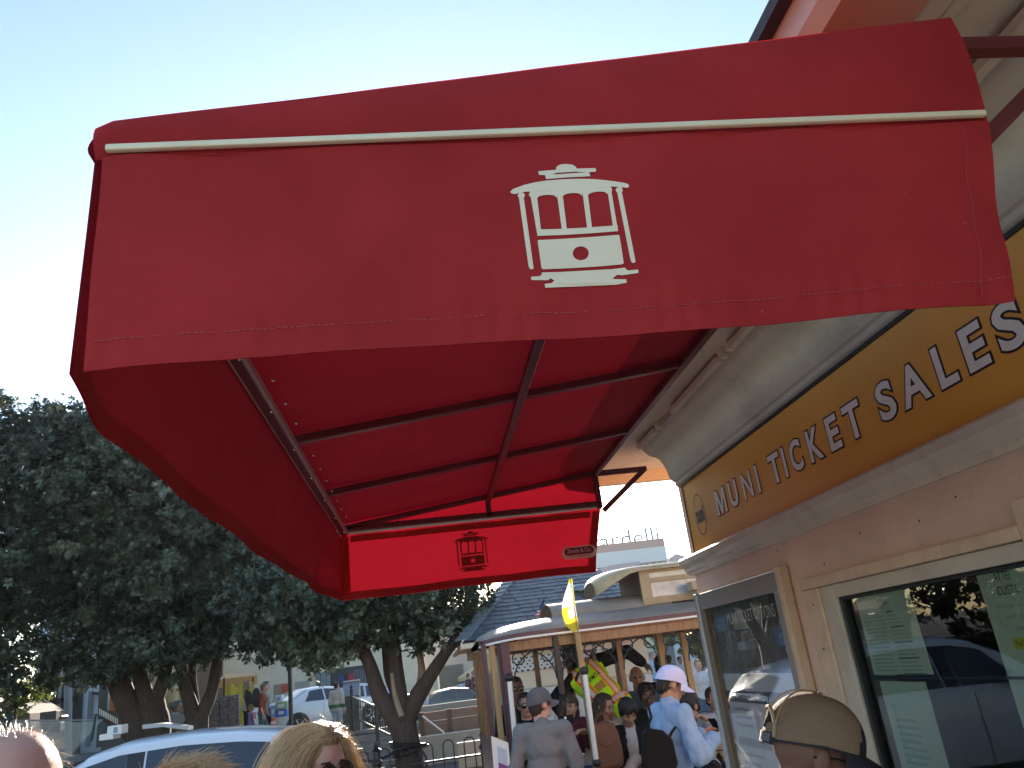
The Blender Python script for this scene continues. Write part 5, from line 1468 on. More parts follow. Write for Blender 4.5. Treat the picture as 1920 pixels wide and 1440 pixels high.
vtree("evergreen tree with several slim stems beside the souvenir racks",
      [([d0(372, Y1), P_(370, 1365, Y1), P_(366, 1345, Y1)], 0.26, 0.24), ([P_(366, 1350, Y1), P_(356, 1315, Y1), P_(344, 1275, Y1), P_(330, 1200, Y1)], 0.17, 0.09),
       ([P_(369, 1350, Y1), P_(366, 1310, Y1 + .2), P_(362, 1270, Y1 + .2), P_(360, 1200, Y1)], 0.10, 0.07), ([P_(372, 1352, Y1), P_(388, 1315, Y1), P_(400, 1275, Y1), P_(415, 1200, Y1)], 0.15, 0.09)],
      blob_lobes(at(450, 1075, 18.2), (2.7, 2.6, 2.1), 28, 8, 0.7, 1.1, -0.75) + [(at(520, 1215, 17.6), (1.0, .9, .5)), (at(430, 1225, 17.6), (1.0, .9, .5)), (at(385, 1245, 17.3), (.9, .8, .4)), (at(470, 1235, 17.4), (.8, .7, .4)), (at(570, 1225, 17.4), (.7, .7, .5))], 41)
vtree("evergreen tree left of the frame, mirrored in the ticket window", [([Vector((-11.6, 15.5, GZ)), Vector((-11.5, 15.5, 1.5)), Vector((-11.4, 15.6, 3.0))], 0.3, 0.2)],
      blob_lobes((-11.6, 15.5, 3.6), (2.7, 2.7, 2.6), 24, 12, 0.8, 1.2, -0.9), 71, 260, 0.4)
tl = MB()
wood_l = [((-14 - 1.9 * i + random.uniform(-.5, .5), 21 + random.uniform(-2, 2.5), 2.2 + 2.4 * (i % 3)), (2.2, 2.0, 1.9)) for i in range(9)] + [((-12.5 - 1.6 * i, 24 + (i % 2), 3.0 + 2.2 * (i % 3)), (1.9, 1.6, 1.7)) for i in range(9)] + [((-15 - 2.4 * i, 22, 1.2), (2.0, 1.8, 1.6)) for i in range(6)]
tlo = crown(None, wood_l, 150, seed=91, length=0.22, width=0.11, nleaf=6)
tlo.name = "treeline"; tag(tlo, "dark mass of trees mirrored in the ticket window", "trees", kind="stuff")
# lime green shrub at the far left and a sunlit tree seen through the cable car
bs = thing("shrub", "yellow green leafy shrub at the far left beside the brown hut", "shrub", at(35, 1330, 20))
crown(bs, [(at(25, 1290, 20), (0.5, .5, .35)), (at(45, 1312, 20), (0.35, .4, .3))], 700, seed=51, material=leaf_lime, light=0.6)
MB().tube([at(30, 1400, 20), at(28, 1300, 20)], 0.03, 6).build("stem", bark, bs)
ft = thing("tree", "sunlit yellow green tree beyond the cable car posts", "tree", at(1300, 1290, 27))
t = MB(); limb(t, [at(1320, 1290, 27), at(1318, 1240, 27), at(1298, 1195, 27)], 0.16, 0.08); t.build("trunk", bark, ft)
crown(ft, [(at(1290, 1180, 27), (1.0, 1, .7)), (at(1315, 1205, 27), (0.8, .9, .6)), (at(1240, 1190, 27), (.7, .8, .5)), (at(1330, 1170, 27), (1.1, 1, .9))], 330, seed=61, material=leaf_lime, light=0.55, length=0.16, width=0.08)
# hose wound round the middle tree
hs = MB()
c0 = P_(767, 1405, TY)
for k in range(4):
    pts = [(c0.x + 0.005 + (0.245 + 0.012 * k) * math.cos(a), TY + (0.245 + 0.012 * k) * math.sin(a), c0.z - 0.02 + 0.03 * k + 0.05 * math.cos(a + k)) for a in [2 * PI * i / 24 for i in range(25)]]
    hs.tube(pts, 0.02, 7, caps=False)
for k, (qa, qb, qc) in enumerate((((790, 1405), (799, 1420), (801, 1475)), ((787, 1410), (793, 1430), (795, 1475)), ((745, 1410), (700, 1428), (662, 1424)), ((662, 1424), (640, 1430), (640, 1470)))):
    hs.tube([at(*qa, TY - .22), at(*qb, TY - .26), at(*qc, TY - .26)], 0.018, 7)
tag(hs.build("hose", black, smooth=0.8), "black hose wound round the forked tree trunk above the fence", "hose")
# ------------------------------------------------------------------ vehicles
carglass = mat("car_glass", (0.035, 0.042, 0.05), 0.06, var=0.1, vscale=2, spec=0.8)
tyre = mat("tyre_rubber", (0.02, 0.02, 0.02), 0.8, bump=0.2)
rimm = mat("wheel_rim", (0.45, 0.45, 0.46), 0.3, metal=0.8)
trimblk = mat("car_trim_black", (0.02, 0.02, 0.022), 0.45)
tail = mat("tail_lamp", (0.42, 0.02, 0.03), 0.2, coat=0.5)
headl = mat("head_lamp", (0.6, 0.6, 0.62), 0.1, coat=0.8)
def carpaint(name, col): return mat(name, col, 0.32, var=0.03, vscale=2, coat=0.9, dirt=0.06, dscale=3)

def vehicle(name, label, cat, front, rear, gz, W, prof, belt, paint, wins, windscreen, backlight, wheels, group=None, pillars=(), lamps=()):
    """prof: (x, ztop) from nose to tail; belt: (x, z); wins: (x0, x1) side glasses; all in metres along the car"""
    F, Rr = Vector(front), Vector(rear)
    L_ = (Rr - F).length; dx = (Rr - F).normalized(); dy = Vector((-dx.y, dx.x, 0))
    T = lambda x, y, z: (F.x + dx.x * x + dy.x * y, F.y + dx.y * x + dy.y * y, gz + z)
    v = thing(name, label, cat, (F + Rr) / 2 + Vector((0, 0, gz)), group)
    ip = lambda arr, x: float(np.interp(x, [a[0] for a in arr], [a[1] for a in arr]))
    def ring(x):
        zt, zb = ip(prof, x), ip(belt, x)
        e = min(1, x / 0.5, (L_ - x) / 0.35); k = 0.80 + 0.20 * math.sqrt(max(0, 1 - (1 - max(0, e)) ** 2))
        hw = W / 2 * k
        gh = max(0.0, zt - zb)
        inw = min(0.30 * gh / 0.55, 0.30) * 0.75
        lo = 0.24 + (0.12 if e < 0.6 else 0)
        if gh < 0.06: zt2 = max(zt, zb * 0.98); ed = (hw * 0.90, zt2 - 0.02)
        else: ed = (hw * 0.965 - inw, zt - 0.07)
        return [(hw * 0.90, lo), (hw * 0.985, lo + 0.12), (hw, 0.58), (hw * 0.985, zb - 0.10), (hw * 0.965, zb), ed, (ed[0] * 0.88, max(zt - 0.025, ed[1] + 0.002)), (ed[0] * 0.5, zt - 0.004), (0, zt)]
    xs = sorted(set([0.0] + [L_ * i / 46 for i in range(47)] + [p[0] for p in prof if p[0] < L_]))
    b = MB(); n = None
    vs = []
    for x in xs:
        h = ring(x); full = [(y, z) for y, z in h] + [(-y, z) for y, z in reversed(h[:-1])]
        n = len(full); vs += [T(x, y, z) for y, z in full]
    fs = [(i * n + j, i * n + j + 1, (i + 1) * n + j + 1, (i + 1) * n + j) for i in range(len(xs) - 1) for j in range(n - 1)]
    fs += [tuple(reversed(range(n))), tuple((len(xs) - 1) * n + j for j in range(n))]
    b.add(vs, fs)
    b.build("body", paint, v, smooth=0.65)
    def side(x, t, s, off=0.006):
        h = ring(x); a, c = h[4], h[5]
        y = a[0] + (c[0] - a[0]) * t + off; z = a[1] + (c[1] - a[1]) * t
        return T(x, s * y, z)
    for s in (-1, 1):
        for (x0, x1, t0, t1, k0, k1) in wins:
            q = MB()
            q.grid(lambda a, c: side(x0 + (x1 - x0) * a + (k0 * (1 - a) + k1 * a) * c, t0 + (t1 - t0) * c, s), 14, 5)
            q.build("side_window", carglass, v, smooth=4)
        for (x0, x1) in pillars:
            MB().grid(lambda a, c: side(x0 + (x1 - x0) * a, 0.06 + 0.84 * c, s, 0.0065), 2, 5).build("pillar", trimblk, v)
        # sill and seams
        MB().grid(lambda a, c: T(wheels[0] + 0.4 + (wheels[1] - wheels[0] - 0.8) * a, s * (W / 2 * 0.988 + 0.004), 0.25 + 0.10 * c), 4, 1).build("sill", trimblk, v)
        for xq in (windscreen[1] + 0.30, (windscreen[1] + backlight[0]) / 2 + 0.1):
            MB().grid(lambda a, c: (lambda h: T(xq + 0.008 * a, s * (h[3][0] + 0.004 if c > .5 else h[2][0] + 0.004), h[2][1] - 0.2 + (h[3][1] - h[2][1] + 0.25) * c))(ring(xq)), 1, 4).build("door_seam", trimblk, v)
        mx = windscreen[1] - 0.15
        MB().ell(T(mx, s * (W / 2 + 0.10), ip(belt, mx) + 0.06), (0.10, 0.09, 0.07), n=10, k=6).build("mirror", paint, v, smooth=4)
    for (x0, x1, nm) in ((windscreen[0], windscreen[1], "windscreen"), (backlight[0], backlight[1], "rear_window")):
        def ws(a, c):
            x = x0 + (x1 - x0) * c; h = ring(x)
            y = (h[5][0] * 0.93) * (2 * a - 1)
            z = ip(prof, x) - 0.03 * abs(2 * a - 1) ** 2.5 + 0.008
            return T(x, y, z)
        MB().grid(ws, 10, 6).build(nm, carglass, v, smooth=4)
    for x in wheels:
        for s in (-1, 1):
            c = Vector(T(x, s * (W / 2 - 0.10), 0.33)); ax = Matrix(((dx.x, 0, dy.x * s), (dx.y, 0, dy.y * s), (0, 1, 0)))
            MB().lathe(c, [(0.40, 0.085), (0.40, 0.108), (0.345, 0.112), (0.345, 0.10)], 28, axis=ax).build("wheel_arch", trimblk, v)
            w_ = MB().lathe(c, [(0.20, -0.09), (0.32, -0.09), (0.335, -0.05), (0.335, 0.06), (0.32, 0.105), (0.21, 0.112)], 28, axis=ax).build("wheel", tyre, v, smooth=0.6)
            rm = MB().lathe(c, [(0.21, 0.105), (0.20, 0.116), (0.185, 0.10), (0.06, 0.095), (0.05, 0.108), (0.0, 0.108)], 28, axis=ax)
            for k in range(5):
                a = 2 * PI * k / 5
                rm.beam(c + ax @ Vector((0.05 * math.cos(a), 0.05 * math.sin(a), 0.105)), c + ax @ Vector((0.195 * math.cos(a), 0.195 * math.sin(a), 0.112)), 0.05, 0.02, up=ax @ Vector((0, 0, 1)))
            rm.build("rim", rimm, w_, smooth=0.6)
    for (x0, x1, z0, z1, y0, nm, m_) in lamps:
        for s in (-1, 1):
            def lf(a, c):
                x = x0 + (x1 - x0) * a; h = ring(min(max(x, 0), L_)); z = z0 + (z1 - z0) * c
                yy = float(np.interp(z, [h[0][1], h[1][1], h[2][1], h[3][1], h[4][1]], [h[0][0], h[1][0], h[2][0], h[3][0], h[4][0]]))
                return T(x, s * (yy + 0.008), z)
            MB().grid(lf, 6, 4).build(nm, m_, v, smooth=4)
            xe_ = 0 if x0 < 1 else L_
            sg = -1 if xe_ == 0 else 1
            MB().grid(lambda a, c: T(xe_ + sg * 0.012, s * (y0 + (W / 2 * 0.79 - y0) * a), z0 + (z1 - z0) * c), 3, 2).build(nm, m_, v)
    return v

vehicle("minivan", "white minivan parked behind the people in the foreground", "van", (-5.40, 9.95, 0), (-0.95, 10.15, 0), GZ, 1.86,
        [(0, 0.80), (0.08, 0.95), (0.5, 1.06), (1.0, 1.16), (1.45, 1.52), (1.78, 1.68), (2.1, 1.755), (2.73, 1.77), (3.3, 1.73), (3.76, 1.66), (4.1, 1.57), (4.3, 1.35), (4.40, 1.05), (4.455, 0.8)],
        [(0, 0.80), (0.3, 0.97), (1.0, 1.12), (2.5, 1.16), (4.455, 1.16)], carpaint("white_car_paint", (0.72, 0.74, 0.78)),
        [(1.30, 2.16, 0.06, 0.90, 0.42, 0.02), (2.37, 3.66, 0.06, 0.90, 0.0, -0.05)], (1.04, 1.74), (4.12, 4.38), (0.95, 3.65),
        pillars=((2.18, 2.35),), lamps=((0.02, 0.45, 0.74, 0.90, 0.35, "headlight", headl), (4.2, 4.44, 0.85, 1.25, 0.6, "tail_light", tail)))
# roof rail with its dark plastic base
vehicle("sedan", "white sedan seen from behind on the upper street by the cabinet", "car", at(690, 1340, 28.2) * Vector((1, 1, 0)) if False else (-1.9, 29.5, 0), (-5.35, 27.0, 0), zup(-4.5, 27.5), 1.8,
        [(0, 0.65), (0.1, 0.75), (1.2, 0.95), (1.9, 1.36), (2.5, 1.43), (3.0, 1.40), (3.75, 1.06), (4.15, 1.02), (4.27, 0.80)],
        [(0, 0.65), (1.2, 0.92), (3.6, 1.0), (4.27, 0.95)], carpaint("pale_car_paint", (0.74, 0.76, 0.80)),
        [(1.5, 2.45, 0.06, 0.93, 0.35, 0.0), (2.5, 3.2, 0.06, 0.93, 0.0, -0.25)], (1.25, 1.88), (3.05, 3.70), (0.85, 3.45),
        lamps=((0.02, 0.4, 0.58, 0.72, 0.35, "headlight", headl), (3.9, 4.25, 0.70, 0.90, 0.3, "tail_light", tail)))
def street_car(label, xf, xr, y, gz, col, name):
    return vehicle("parked_car", label, "car", xf, xr, gz, 1.75,
        [(0, 0.62), (0.1, 0.72), (1.1, 0.92), (1.8, 1.36), (2.5, 1.45), (3.2, 1.38), (3.9, 1.05), (4.2, 0.98), (4.3, 0.8)],
        [(0, 0.62), (1.1, 0.90), (3.6, 0.98), (4.3, 0.92)], carpaint(name, col),
        [(1.45, 2.42, 0.06, 0.93, 0.35, 0.0), (2.5, 3.35, 0.06, 0.93, 0.0, -0.25)], (1.15, 1.78), (3.3, 3.86), (0.85, 3.4),
        group="cars parked on the upper street", lamps=((0.02, 0.35, 0.58, 0.70, 0.35, "headlight", headl), (4.0, 4.28, 0.70, 0.86, 0.3, "tail_light", tail)))
ca, cb = at(872, 1300, 39), at(800, 1300, 37.6)
dxy = (ca - cb); dxy.z = 0
street_car("dark green hatchback parked behind the parapet right of the tree", (cb.x + 3.4, 39.2, 0), (cb.x - 0.6, 37.8, 0), 0, -0.12, (0.03, 0.045, 0.045), "dark_car_paint")
ca = at(880, 1290, 46)
street_car("pale blue car just showing behind the dark hatchback", (ca.x + 2.6, 47, 0), (ca.x - 1.6, 46.2, 0), 0, -0.05, (0.30, 0.42, 0.60), "pale_blue_car_paint")
ca = at(700, 1320, 33)
street_car("silver car behind the stair railing left of the tree", (ca.x + 1.9, 33.5, 0), (ca.x - 2.2, 32.2, 0), 0, zup(-6, 33), (0.50, 0.55, 0.62), "silver_car_paint")
ca = at(1322, 1275, 22)
street_car("light blue car parked beyond the cable car beside the sunlit tree", (ca.x + 3.6, 23.2, 0), (ca.x - 0.6, 22.0, 0), 0, -0.15, (0.28, 0.48, 0.66), "sky_blue_car_paint")
# ------------------------------------------------------------------ people
JOBS = []
def skinmat(name, col): 
    m = mat(name, col, 0.5, var=0.12, vscale=18, bump=0.08, bscale=90, spec=0.4)
    b = m.node_tree.nodes["Principled BSDF"]
    b.inputs["Subsurface Weight"].default_value = 0.12
    b.inputs["Subsurface Radius"].default_value = (0.012, 0.005, 0.003)
    b.inputs["Subsurface Scale"].default_value = 1.0
    return m
SK_L = skinmat("skin_light", (0.55, 0.33, 0.25)); SK_P = skinmat("skin_pink", (0.62, 0.34, 0.27)); SK_T = skinmat("skin_tan", (0.42, 0.24, 0.16)); SK_B = skinmat("skin_brown", (0.22, 0.115, 0.075)); SK_D = skinmat("skin_dark", (0.075, 0.042, 0.03)); SK_R = skinmat("skin_ruddy_brown", (0.20, 0.095, 0.065))
EYE_M = mat("eye_dark", (0.03, 0.02, 0.018), 0.3); LIP_M = mat("lip", (0.36, 0.13, 0.11), 0.45)
def hairmat(name, col, col2=None): return mat(name, col, 0.38, var=0.45, vscale=16, col2=col2, bump=0.9, bscale=70, stretch=(3.2, 3.2, 0.35), spec=0.55)
H_BLK = hairmat("hair_black", (0.014, 0.011, 0.010)); H_BRN = hairmat("hair_dark_brown", (0.045, 0.026, 0.017)); H_BLD = hairmat("hair_blonde", (0.42, 0.27, 0.12), (0.22, 0.13, 0.06)); H_LBR = hairmat("hair_light_brown", (0.22, 0.12, 0.05))
def cloth(name, col, var=0.12): return mat(name, col, 0.9, var=var, vscale=9, bump=0.25, bscale=160, spec=0.12)
JEANS = cloth("denim", (0.07, 0.11, 0.20), 0.25); BLACKC = cloth("black_cloth", (0.014, 0.014, 0.016)); NAVY = cloth("navy_cloth", (0.02, 0.025, 0.045)); SHOE = cloth("shoe", (0.05, 0.05, 0.05)); WSHOE = cloth("white_shoe", (0.6, 0.6, 0.6))
LENS = mat("sunglass_lens", (0.012, 0.012, 0.014), 0.08, spec=0.8)

def remesh(mb, name, mats, parent, voxel, smooth=3, post=None, matfn=None):
    me = bpy.data.meshes.new(name); me.from_pydata([tuple(v) for v in mb.v], [], mb.f); me.update()
    o = bpy.data.objects.new(name, me); C.objects.link(o)
    r = o.modifiers.new("r", 'REMESH'); r.mode = 'VOXEL'; r.voxel_size = voxel; r.use_smooth_shade = True
    s = o.modifiers.new("s", 'SMOOTH'); s.factor = 0.5; s.iterations = smooth
    JOBS.append((o, name, mats if isinstance(mats, (list, tuple)) else [mats], parent, post, matfn))

def run_jobs():
    dg = bpy.context.evaluated_depsgraph_get()
    for o, name, mats, parent, post, matfn in JOBS:
        me = bpy.data.meshes.new_from_object(o.evaluated_get(dg))
        old = o.data
        bpy.data.objects.remove(o)
        bpy.data.meshes.remove(old)
        n = len(me.vertices)
        co = np.empty(n * 3, np.float32); me.vertices.foreach_get("co", co); co = co.reshape(-1, 3)
        if post is not None:
            nr = np.empty(n * 3, np.float32); me.vertices.foreach_get("normal", nr); nr = nr.reshape(-1, 3)
            co = post(co.astype(float), nr.astype(float)); me.vertices.foreach_set("co", co.astype(np.float32).reshape(-1))
        me.materials.clear()
        for m in mats: me.materials.append(m)
        if matfn is not None:
            k = len(me.polygons); ct = np.empty(k * 3, np.float32); me.polygons.foreach_get("center", ct)
            me.polygons.foreach_set("material_index", matfn(ct.reshape(-1, 3).astype(float)).astype(np.int32))
        me.polygons.foreach_set("use_smooth", [True] * len(me.polygons))
        me.update(); me.name = name
        link(name, me, parent)
    JOBS.clear()

def vnoise(p, seed=0):
    """cheap smooth noise on an (n,3) array"""
    s = seed * 1.37
    return (np.sin(p[:, 0] * 1.0 + 1.7 * np.sin(p[:, 1] * 1.3 + s) + s) + np.sin(p[:, 1] * 1.1 + 1.9 * np.sin(p[:, 2] * 0.9 - s)) + np.sin(p[:, 2] * 1.2 + 1.6 * np.sin(p[:, 0] * 1.15 + 2 * s))) / 3
def folds(amp=0.006, freq=26.0, seed=0):
    def f(co, nr):
        q = co * np.array([freq, freq, freq * 0.62])
        d = vnoise(q, seed) * amp + vnoise(q * 2.3, seed + 3) * amp * 0.45
        return co + nr * d[:, None]
    return f

class Frame:
    def __init__(s, loc, yaw, pitch=0.0, roll=0.0):
        s.c = Vector(loc); s.R = Matrix.Rotation(-yaw, 3, 'Z') @ Matrix.Rotation(pitch, 3, 'X') @ Matrix.Rotation(roll, 3, 'Y')
        s.Rn = np.array(s.R)
    def __call__(s, x, y, z): return s.c + s.R @ Vector((x, y, z))
    def inv(s, co): return (co - np.array(s.c)) @ s.Rn

def head_parts(b, h, k=1.0, ears=True):
    """head solids in frame h: x right, y forward, z up, origin at head centre"""
    E = lambda x, y, z, rx, ry, rz: b.ell(h(x * k, y * k, z * k), (rx * k, ry * k, rz * k), h.R, 18, 12)
    E(0, -0.012, 0.024, 0.076, 0.098, 0.092); E(0, 0.022, -0.040, 0.060, 0.068, 0.074); E(0, 0.062, -0.090, 0.026, 0.024, 0.022)
    E(0, 0.066, 0.022, 0.054, 0.026, 0.024); E(0.040, 0.060, -0.028, 0.026, 0.026, 0.026); E(-0.040, 0.060, -0.028, 0.026, 0.026, 0.026)
    E(0, 0.083, -0.066, 0.026, 0.012, 0.013)
    b.cap(h(0, 0.088 * k, 0.012 * k), h(0, 0.106 * k, -0.034 * k), 0.009 * k, 0.015 * k, 10)
    for s in (-1, 1):
        b.cap(h(s * 0.046 * k, 0.02 * k, -0.085 * k), h(s * 0.012 * k, 0.066 * k, -0.098 * k), 0.018 * k, 0.017 * k, 10)
        if ears:
            E(s * 0.081, -0.010, -0.008, 0.012, 0.021, 0.031); E(s * 0.080, -0.004, -0.034, 0.009, 0.012, 0.014)
def face_fn(h, k=1.0, brow=True):
    def f(ct):
        q = h.inv(ct) / k
        x, y, z = np.abs(q[:, 0]), q[:, 1], q[:, 2]
        m = np.zeros(len(ct))
        eye = (y > 0.055) & (((x - 0.032) / 0.016) ** 2 + ((z - 0.000) / 0.0085) ** 2 < 1)
        br = (y > 0.06) & (np.abs(z - 0.023 + 3.0 * (x - 0.030) ** 2) < 0.0036) & (x > 0.014) & (x < 0.048)
        lip = (y > 0.07) & (((x) / 0.026) ** 2 + ((z + 0.066) / 0.0085) ** 2 < 1)
        m[eye] = 1; m[lip] = 2
        if brow: m[br] = 1
        return m
    return f

def hand(b, w, fwd, palm, s, curl=0.6, k=1.0):
    """palm and five fingers from wrist w; fwd along the fingers, palm = palm normal, s = +1 thumb on the side fwd x palm"""
    f = Vector(fwd).normalized(); p = Vector(palm); p = (p - f * p.dot(f)).normalized(); t = f.cross(p) * s
    w = Vector(w)
    b.cap(w + t * 0.012 * k, w + f * 0.075 * k + t * 0.022 * k, 0.024 * k, 0.020 * k, 10); b.cap(w - t * 0.010 * k, w + f * 0.075 * k - t * 0.022 * k, 0.022 * k, 0.018 * k, 10)
    for i, (o, ln) in enumerate(((0.031, 0.068), (0.011, 0.076), (-0.010, 0.071), (-0.030, 0.056))):
        a = w + f * 0.082 * k + t * o * k; d = f
        r0 = 0.0098 * k
        for j, seg in enumerate((0.45, 0.32, 0.25)):
            ang = curl * (0.55 + 0.3 * j)
            d = (d * math.cos(ang) + p * math.sin(ang)).normalized()
            e = a + d * ln * seg * k
            b.cap(a, e, r0, r0 * 0.9, 8); a = e; r0 *= 0.9
            pr = p; p_ = (p * math.cos(ang) - d * 0).normalized()
    a = w + f * 0.02 * k + t * 0.030 * k
    e = a + (f * 0.7 + t * 0.7 + p * 0.35).normalized() * 0.045 * k; b.cap(a, e, 0.0135 * k, 0.0115 * k, 8); b.cap(e, e + (f * 0.9 + p * 0.4).normalized() * 0.032 * k, 0.0112 * k, 0.009 * k, 8)

def person(label, loc, yaw, H=1.72, sit=False, lean=0.0, side=0.0, hyaw=0.0, hpitch=0.0, hroll=0.0, skin=None, top=None, bottom=None, sleeves=True, hair=None, hstyle="short", arms=None, legs=None,
           voxel=0.012, group=None, loose=0.016, shoes=None, fem=False, coat=0.0, topfn=None, topmats=None, collar=0.0, foldamp=0.006, seat=None, hk=1.0, beard=None, brow=True):
    """yaw: heading, 0 = away from the camera (+Y), positive turns to +X. Joints are laid out in the person's own frame (x right, y forward, z up)."""
    k = H / 1.72
    p = thing("person", label, "person", loc, group)
    B = Frame(loc, yaw)
    hipz = (seat if seat is not None else 0.10) if sit else 0.90 * k
    hip = Vector((0, 0, hipz))
    LR = Matrix.Rotation(-lean, 3, 'X') @ Matrix.Rotation(side, 3, 'Y')
    up = lambda x, y, z: hip + LR @ Vector((x * k, y * k, z * k))
    sw = 0.175 if not fem else 0.155
    J = dict(waist=up(0, 0, 0.16), chest=up(0, 0.005, 0.36), neck=up(0, -0.01, 0.53), shL=up(-sw, -0.01, 0.475), shR=up(sw, -0.01, 0.475))
    ar = arms or {}
    J['elL'] = B_v(ar.get('elL'), up(-sw - 0.05, -0.03, 0.20), k); J['elR'] = B_v(ar.get('elR'), up(sw + 0.05, -0.03, 0.20), k)
    J['wrL'] = B_v(ar.get('wrL'), up(-sw - 0.06, 0.06, -0.04), k); J['wrR'] = B_v(ar.get('wrR'), up(sw + 0.06, 0.06, -0.04), k)
    if sit:
        J.update(hL=hip + Vector((-0.09, 0, 0)) * k, hR=hip + Vector((0.09, 0, 0)) * k, kL=hip + Vector((-0.12, 0.42, 0.03)) * k, kR=hip + Vector((0.11, 0.42, 0.03)) * k)
        J.update(aL=J['kL'] + Vector((0, 0.03, -0.42)) * k, aR=J['kR'] + Vector((0, 0.02, -0.42)) * k)
    else:
        J.update(hL=hip + Vector((-0.09, 0, -0.02)) * k, hR=hip + Vector((0.09, 0, -0.02)) * k, kL=Vector((-0.10, 0.02, 0.49)) * k, kR=Vector((0.10, 0.02, 0.49)) * k, aL=Vector((-0.11, -0.02, 0.08)) * k, aR=Vector((0.11, -0.02, 0.08)) * k)
    for n_, v_ in (legs or {}).items(): J[n_] = Vector(v_) * k
    W = {n_: B(*v_) for n_, v_ in J.items()}
    hc = J['neck'] + LR @ Vector((0, 0.035 * k, 0.155 * k * hk))
    h = Frame(B(*hc), yaw + hyaw, hpitch + 0.0, hroll)
    RB = B.R @ LR
    def torso(b, e, fat=1.0, lower=True):
        E = lambda q, rx, ry, rz, o=(0, 0, 0): b.ell(B(*(up(*q))), ((rx * fat + e) * k, (ry * fat + e) * k, (rz + e * .5) * k), RB, 18, 12)
        f = 0.90 if fem else 1.0
        E((0, 0.005, 0.37), 0.158 * f, 0.108, 0.17); E((0, 0, 0.20), 0.138 * f, 0.098, 0.16); E((0, 0.0, 0.02), 0.160, 0.112, 0.12)
        if fem:
            for s in (-1, 1): E((s * 0.065, 0.075, 0.33), 0.06, 0.055, 0.065)
        for s in ('L', 'R'): b.cap(B(*up(0, -0.01, 0.455)), W['sh' + s], (0.075 + e) * k, (0.058 + e) * k, 14)
    def armc(b, e, s, to=1.0, cuff=0.0):
        b.cap(W['sh' + s], W['el' + s], (0.054 + e) * k, (0.042 + e) * k, 14)
        wr = W['el' + s].lerp(W['wr' + s], to)
        b.cap(W['el' + s], wr, (0.042 + e) * k, (0.029 + e * 0.9 + cuff) * k, 14)
    def legc(b, e, s, to=1.0):
        b.cap(W['h' + s], W['k' + s], (0.088 + e) * k, (0.056 + e) * k, 14)
        an = W['k' + s].lerp(W['a' + s], to)
        b.cap(W['k' + s], an, (0.055 + e) * k, (0.038 + e * 1.2) * k, 14)
        c = W['k' + s].lerp(W['a' + s], 0.3) - B.R @ Vector((0, 0.018 * k, 0)); b.ell(c, ((0.05 + e) * k, (0.05 + e) * k, 0.10 * k), None, 12, 8)
    # one continuous body
    b = MB(); head_parts(b, h, k * hk); b.cap(B(*up(0, -0.01, 0.46)), h(0, -0.025 * k, -0.055 * k), 0.062 * k, 0.054 * k, 16)
    torso(b, -0.012)
    for s in ('L', 'R'):
        armc(b, -0.004, s); legc(b, -0.008, s)
        d = (W['wr' + s] - W['el' + s]).normalized()
        inw = B.R @ Vector((1 if s == 'L' else -1, 0.2, 0)) if abs(d.z) > 0.6 else Vector((0, 0, -1))
        hand(b, W['wr' + s] + d * 0.01, d, inw, 1 if s == 'L' else -1, 0.55, k)
        toe = W['a' + s] + B.R @ Vector((0, 0.15, -0.045)) * k
        b.cap(W['a' + s] - B.R @ Vector((0, 0.03, 0.03)) * k, toe, 0.036 * k, 0.030 * k, 10)
    remesh(b, "body", [skin, EYE_M, LIP_M], p, voxel, 2, matfn=face_fn(h, k * hk, brow))
    # clothes
    b = MB(); torso(b, loose, 1.0)
    if coat > 0: b.cap(B(*up(0, 0, 0.0)), B(*(hip + Vector((0, 0.0 if not sit else .05, -coat)))), 0.165 * k, 0.185 * k, 16)
    if sleeves != "none":
        for s in ('L', 'R'): armc(b, loose, s, 0.97 if sleeves is True else 0.0, 0.004)
    if collar: b.cap(B(*up(0, -0.015, 0.46)), B(*up(0, -0.012, 0.53 + collar)), 0.085 * k, 0.068 * k, 14)
    remesh(b, "top", topmats or [top], p, voxel * 1.1, 4, post=folds(foldamp, 26, len(label)), matfn=(lambda ct: topfn(B.inv(ct), h.inv(ct))) if topfn else None)
    b = MB(); b.ell(B(*up(0, 0, 0.0)), ((0.168 + .008) * k, 0.125 * k, 0.12 * k), RB, 16, 10)
    for s in ('L', 'R'): legc(b, 0.012, s, 0.97)
    remesh(b, "trousers", [bottom or JEANS], p, voxel * 1.25, 4, post=folds(foldamp, 24, 5))
    for s in ('L', 'R'):
        b = MB(); a = W['a' + s]
        b.cap(a - B.R @ Vector((0, 0.035, 0.035)) * k, a + B.R @ Vector((0, 0.16, -0.045)) * k, 0.044 * k, 0.036 * k, 12).cap(a, a - Vector((0, 0, .03)), 0.045 * k, 0.045 * k, 10)
        b.build("shoe", shoes or SHOE, p, smooth=4)
    if hair is not None: hair_on(p, h, hair, hstyle, k * hk, voxel)
    return p, h, B, W
def B_v(v, d, k): return Vector(v) * k if v is not None else d

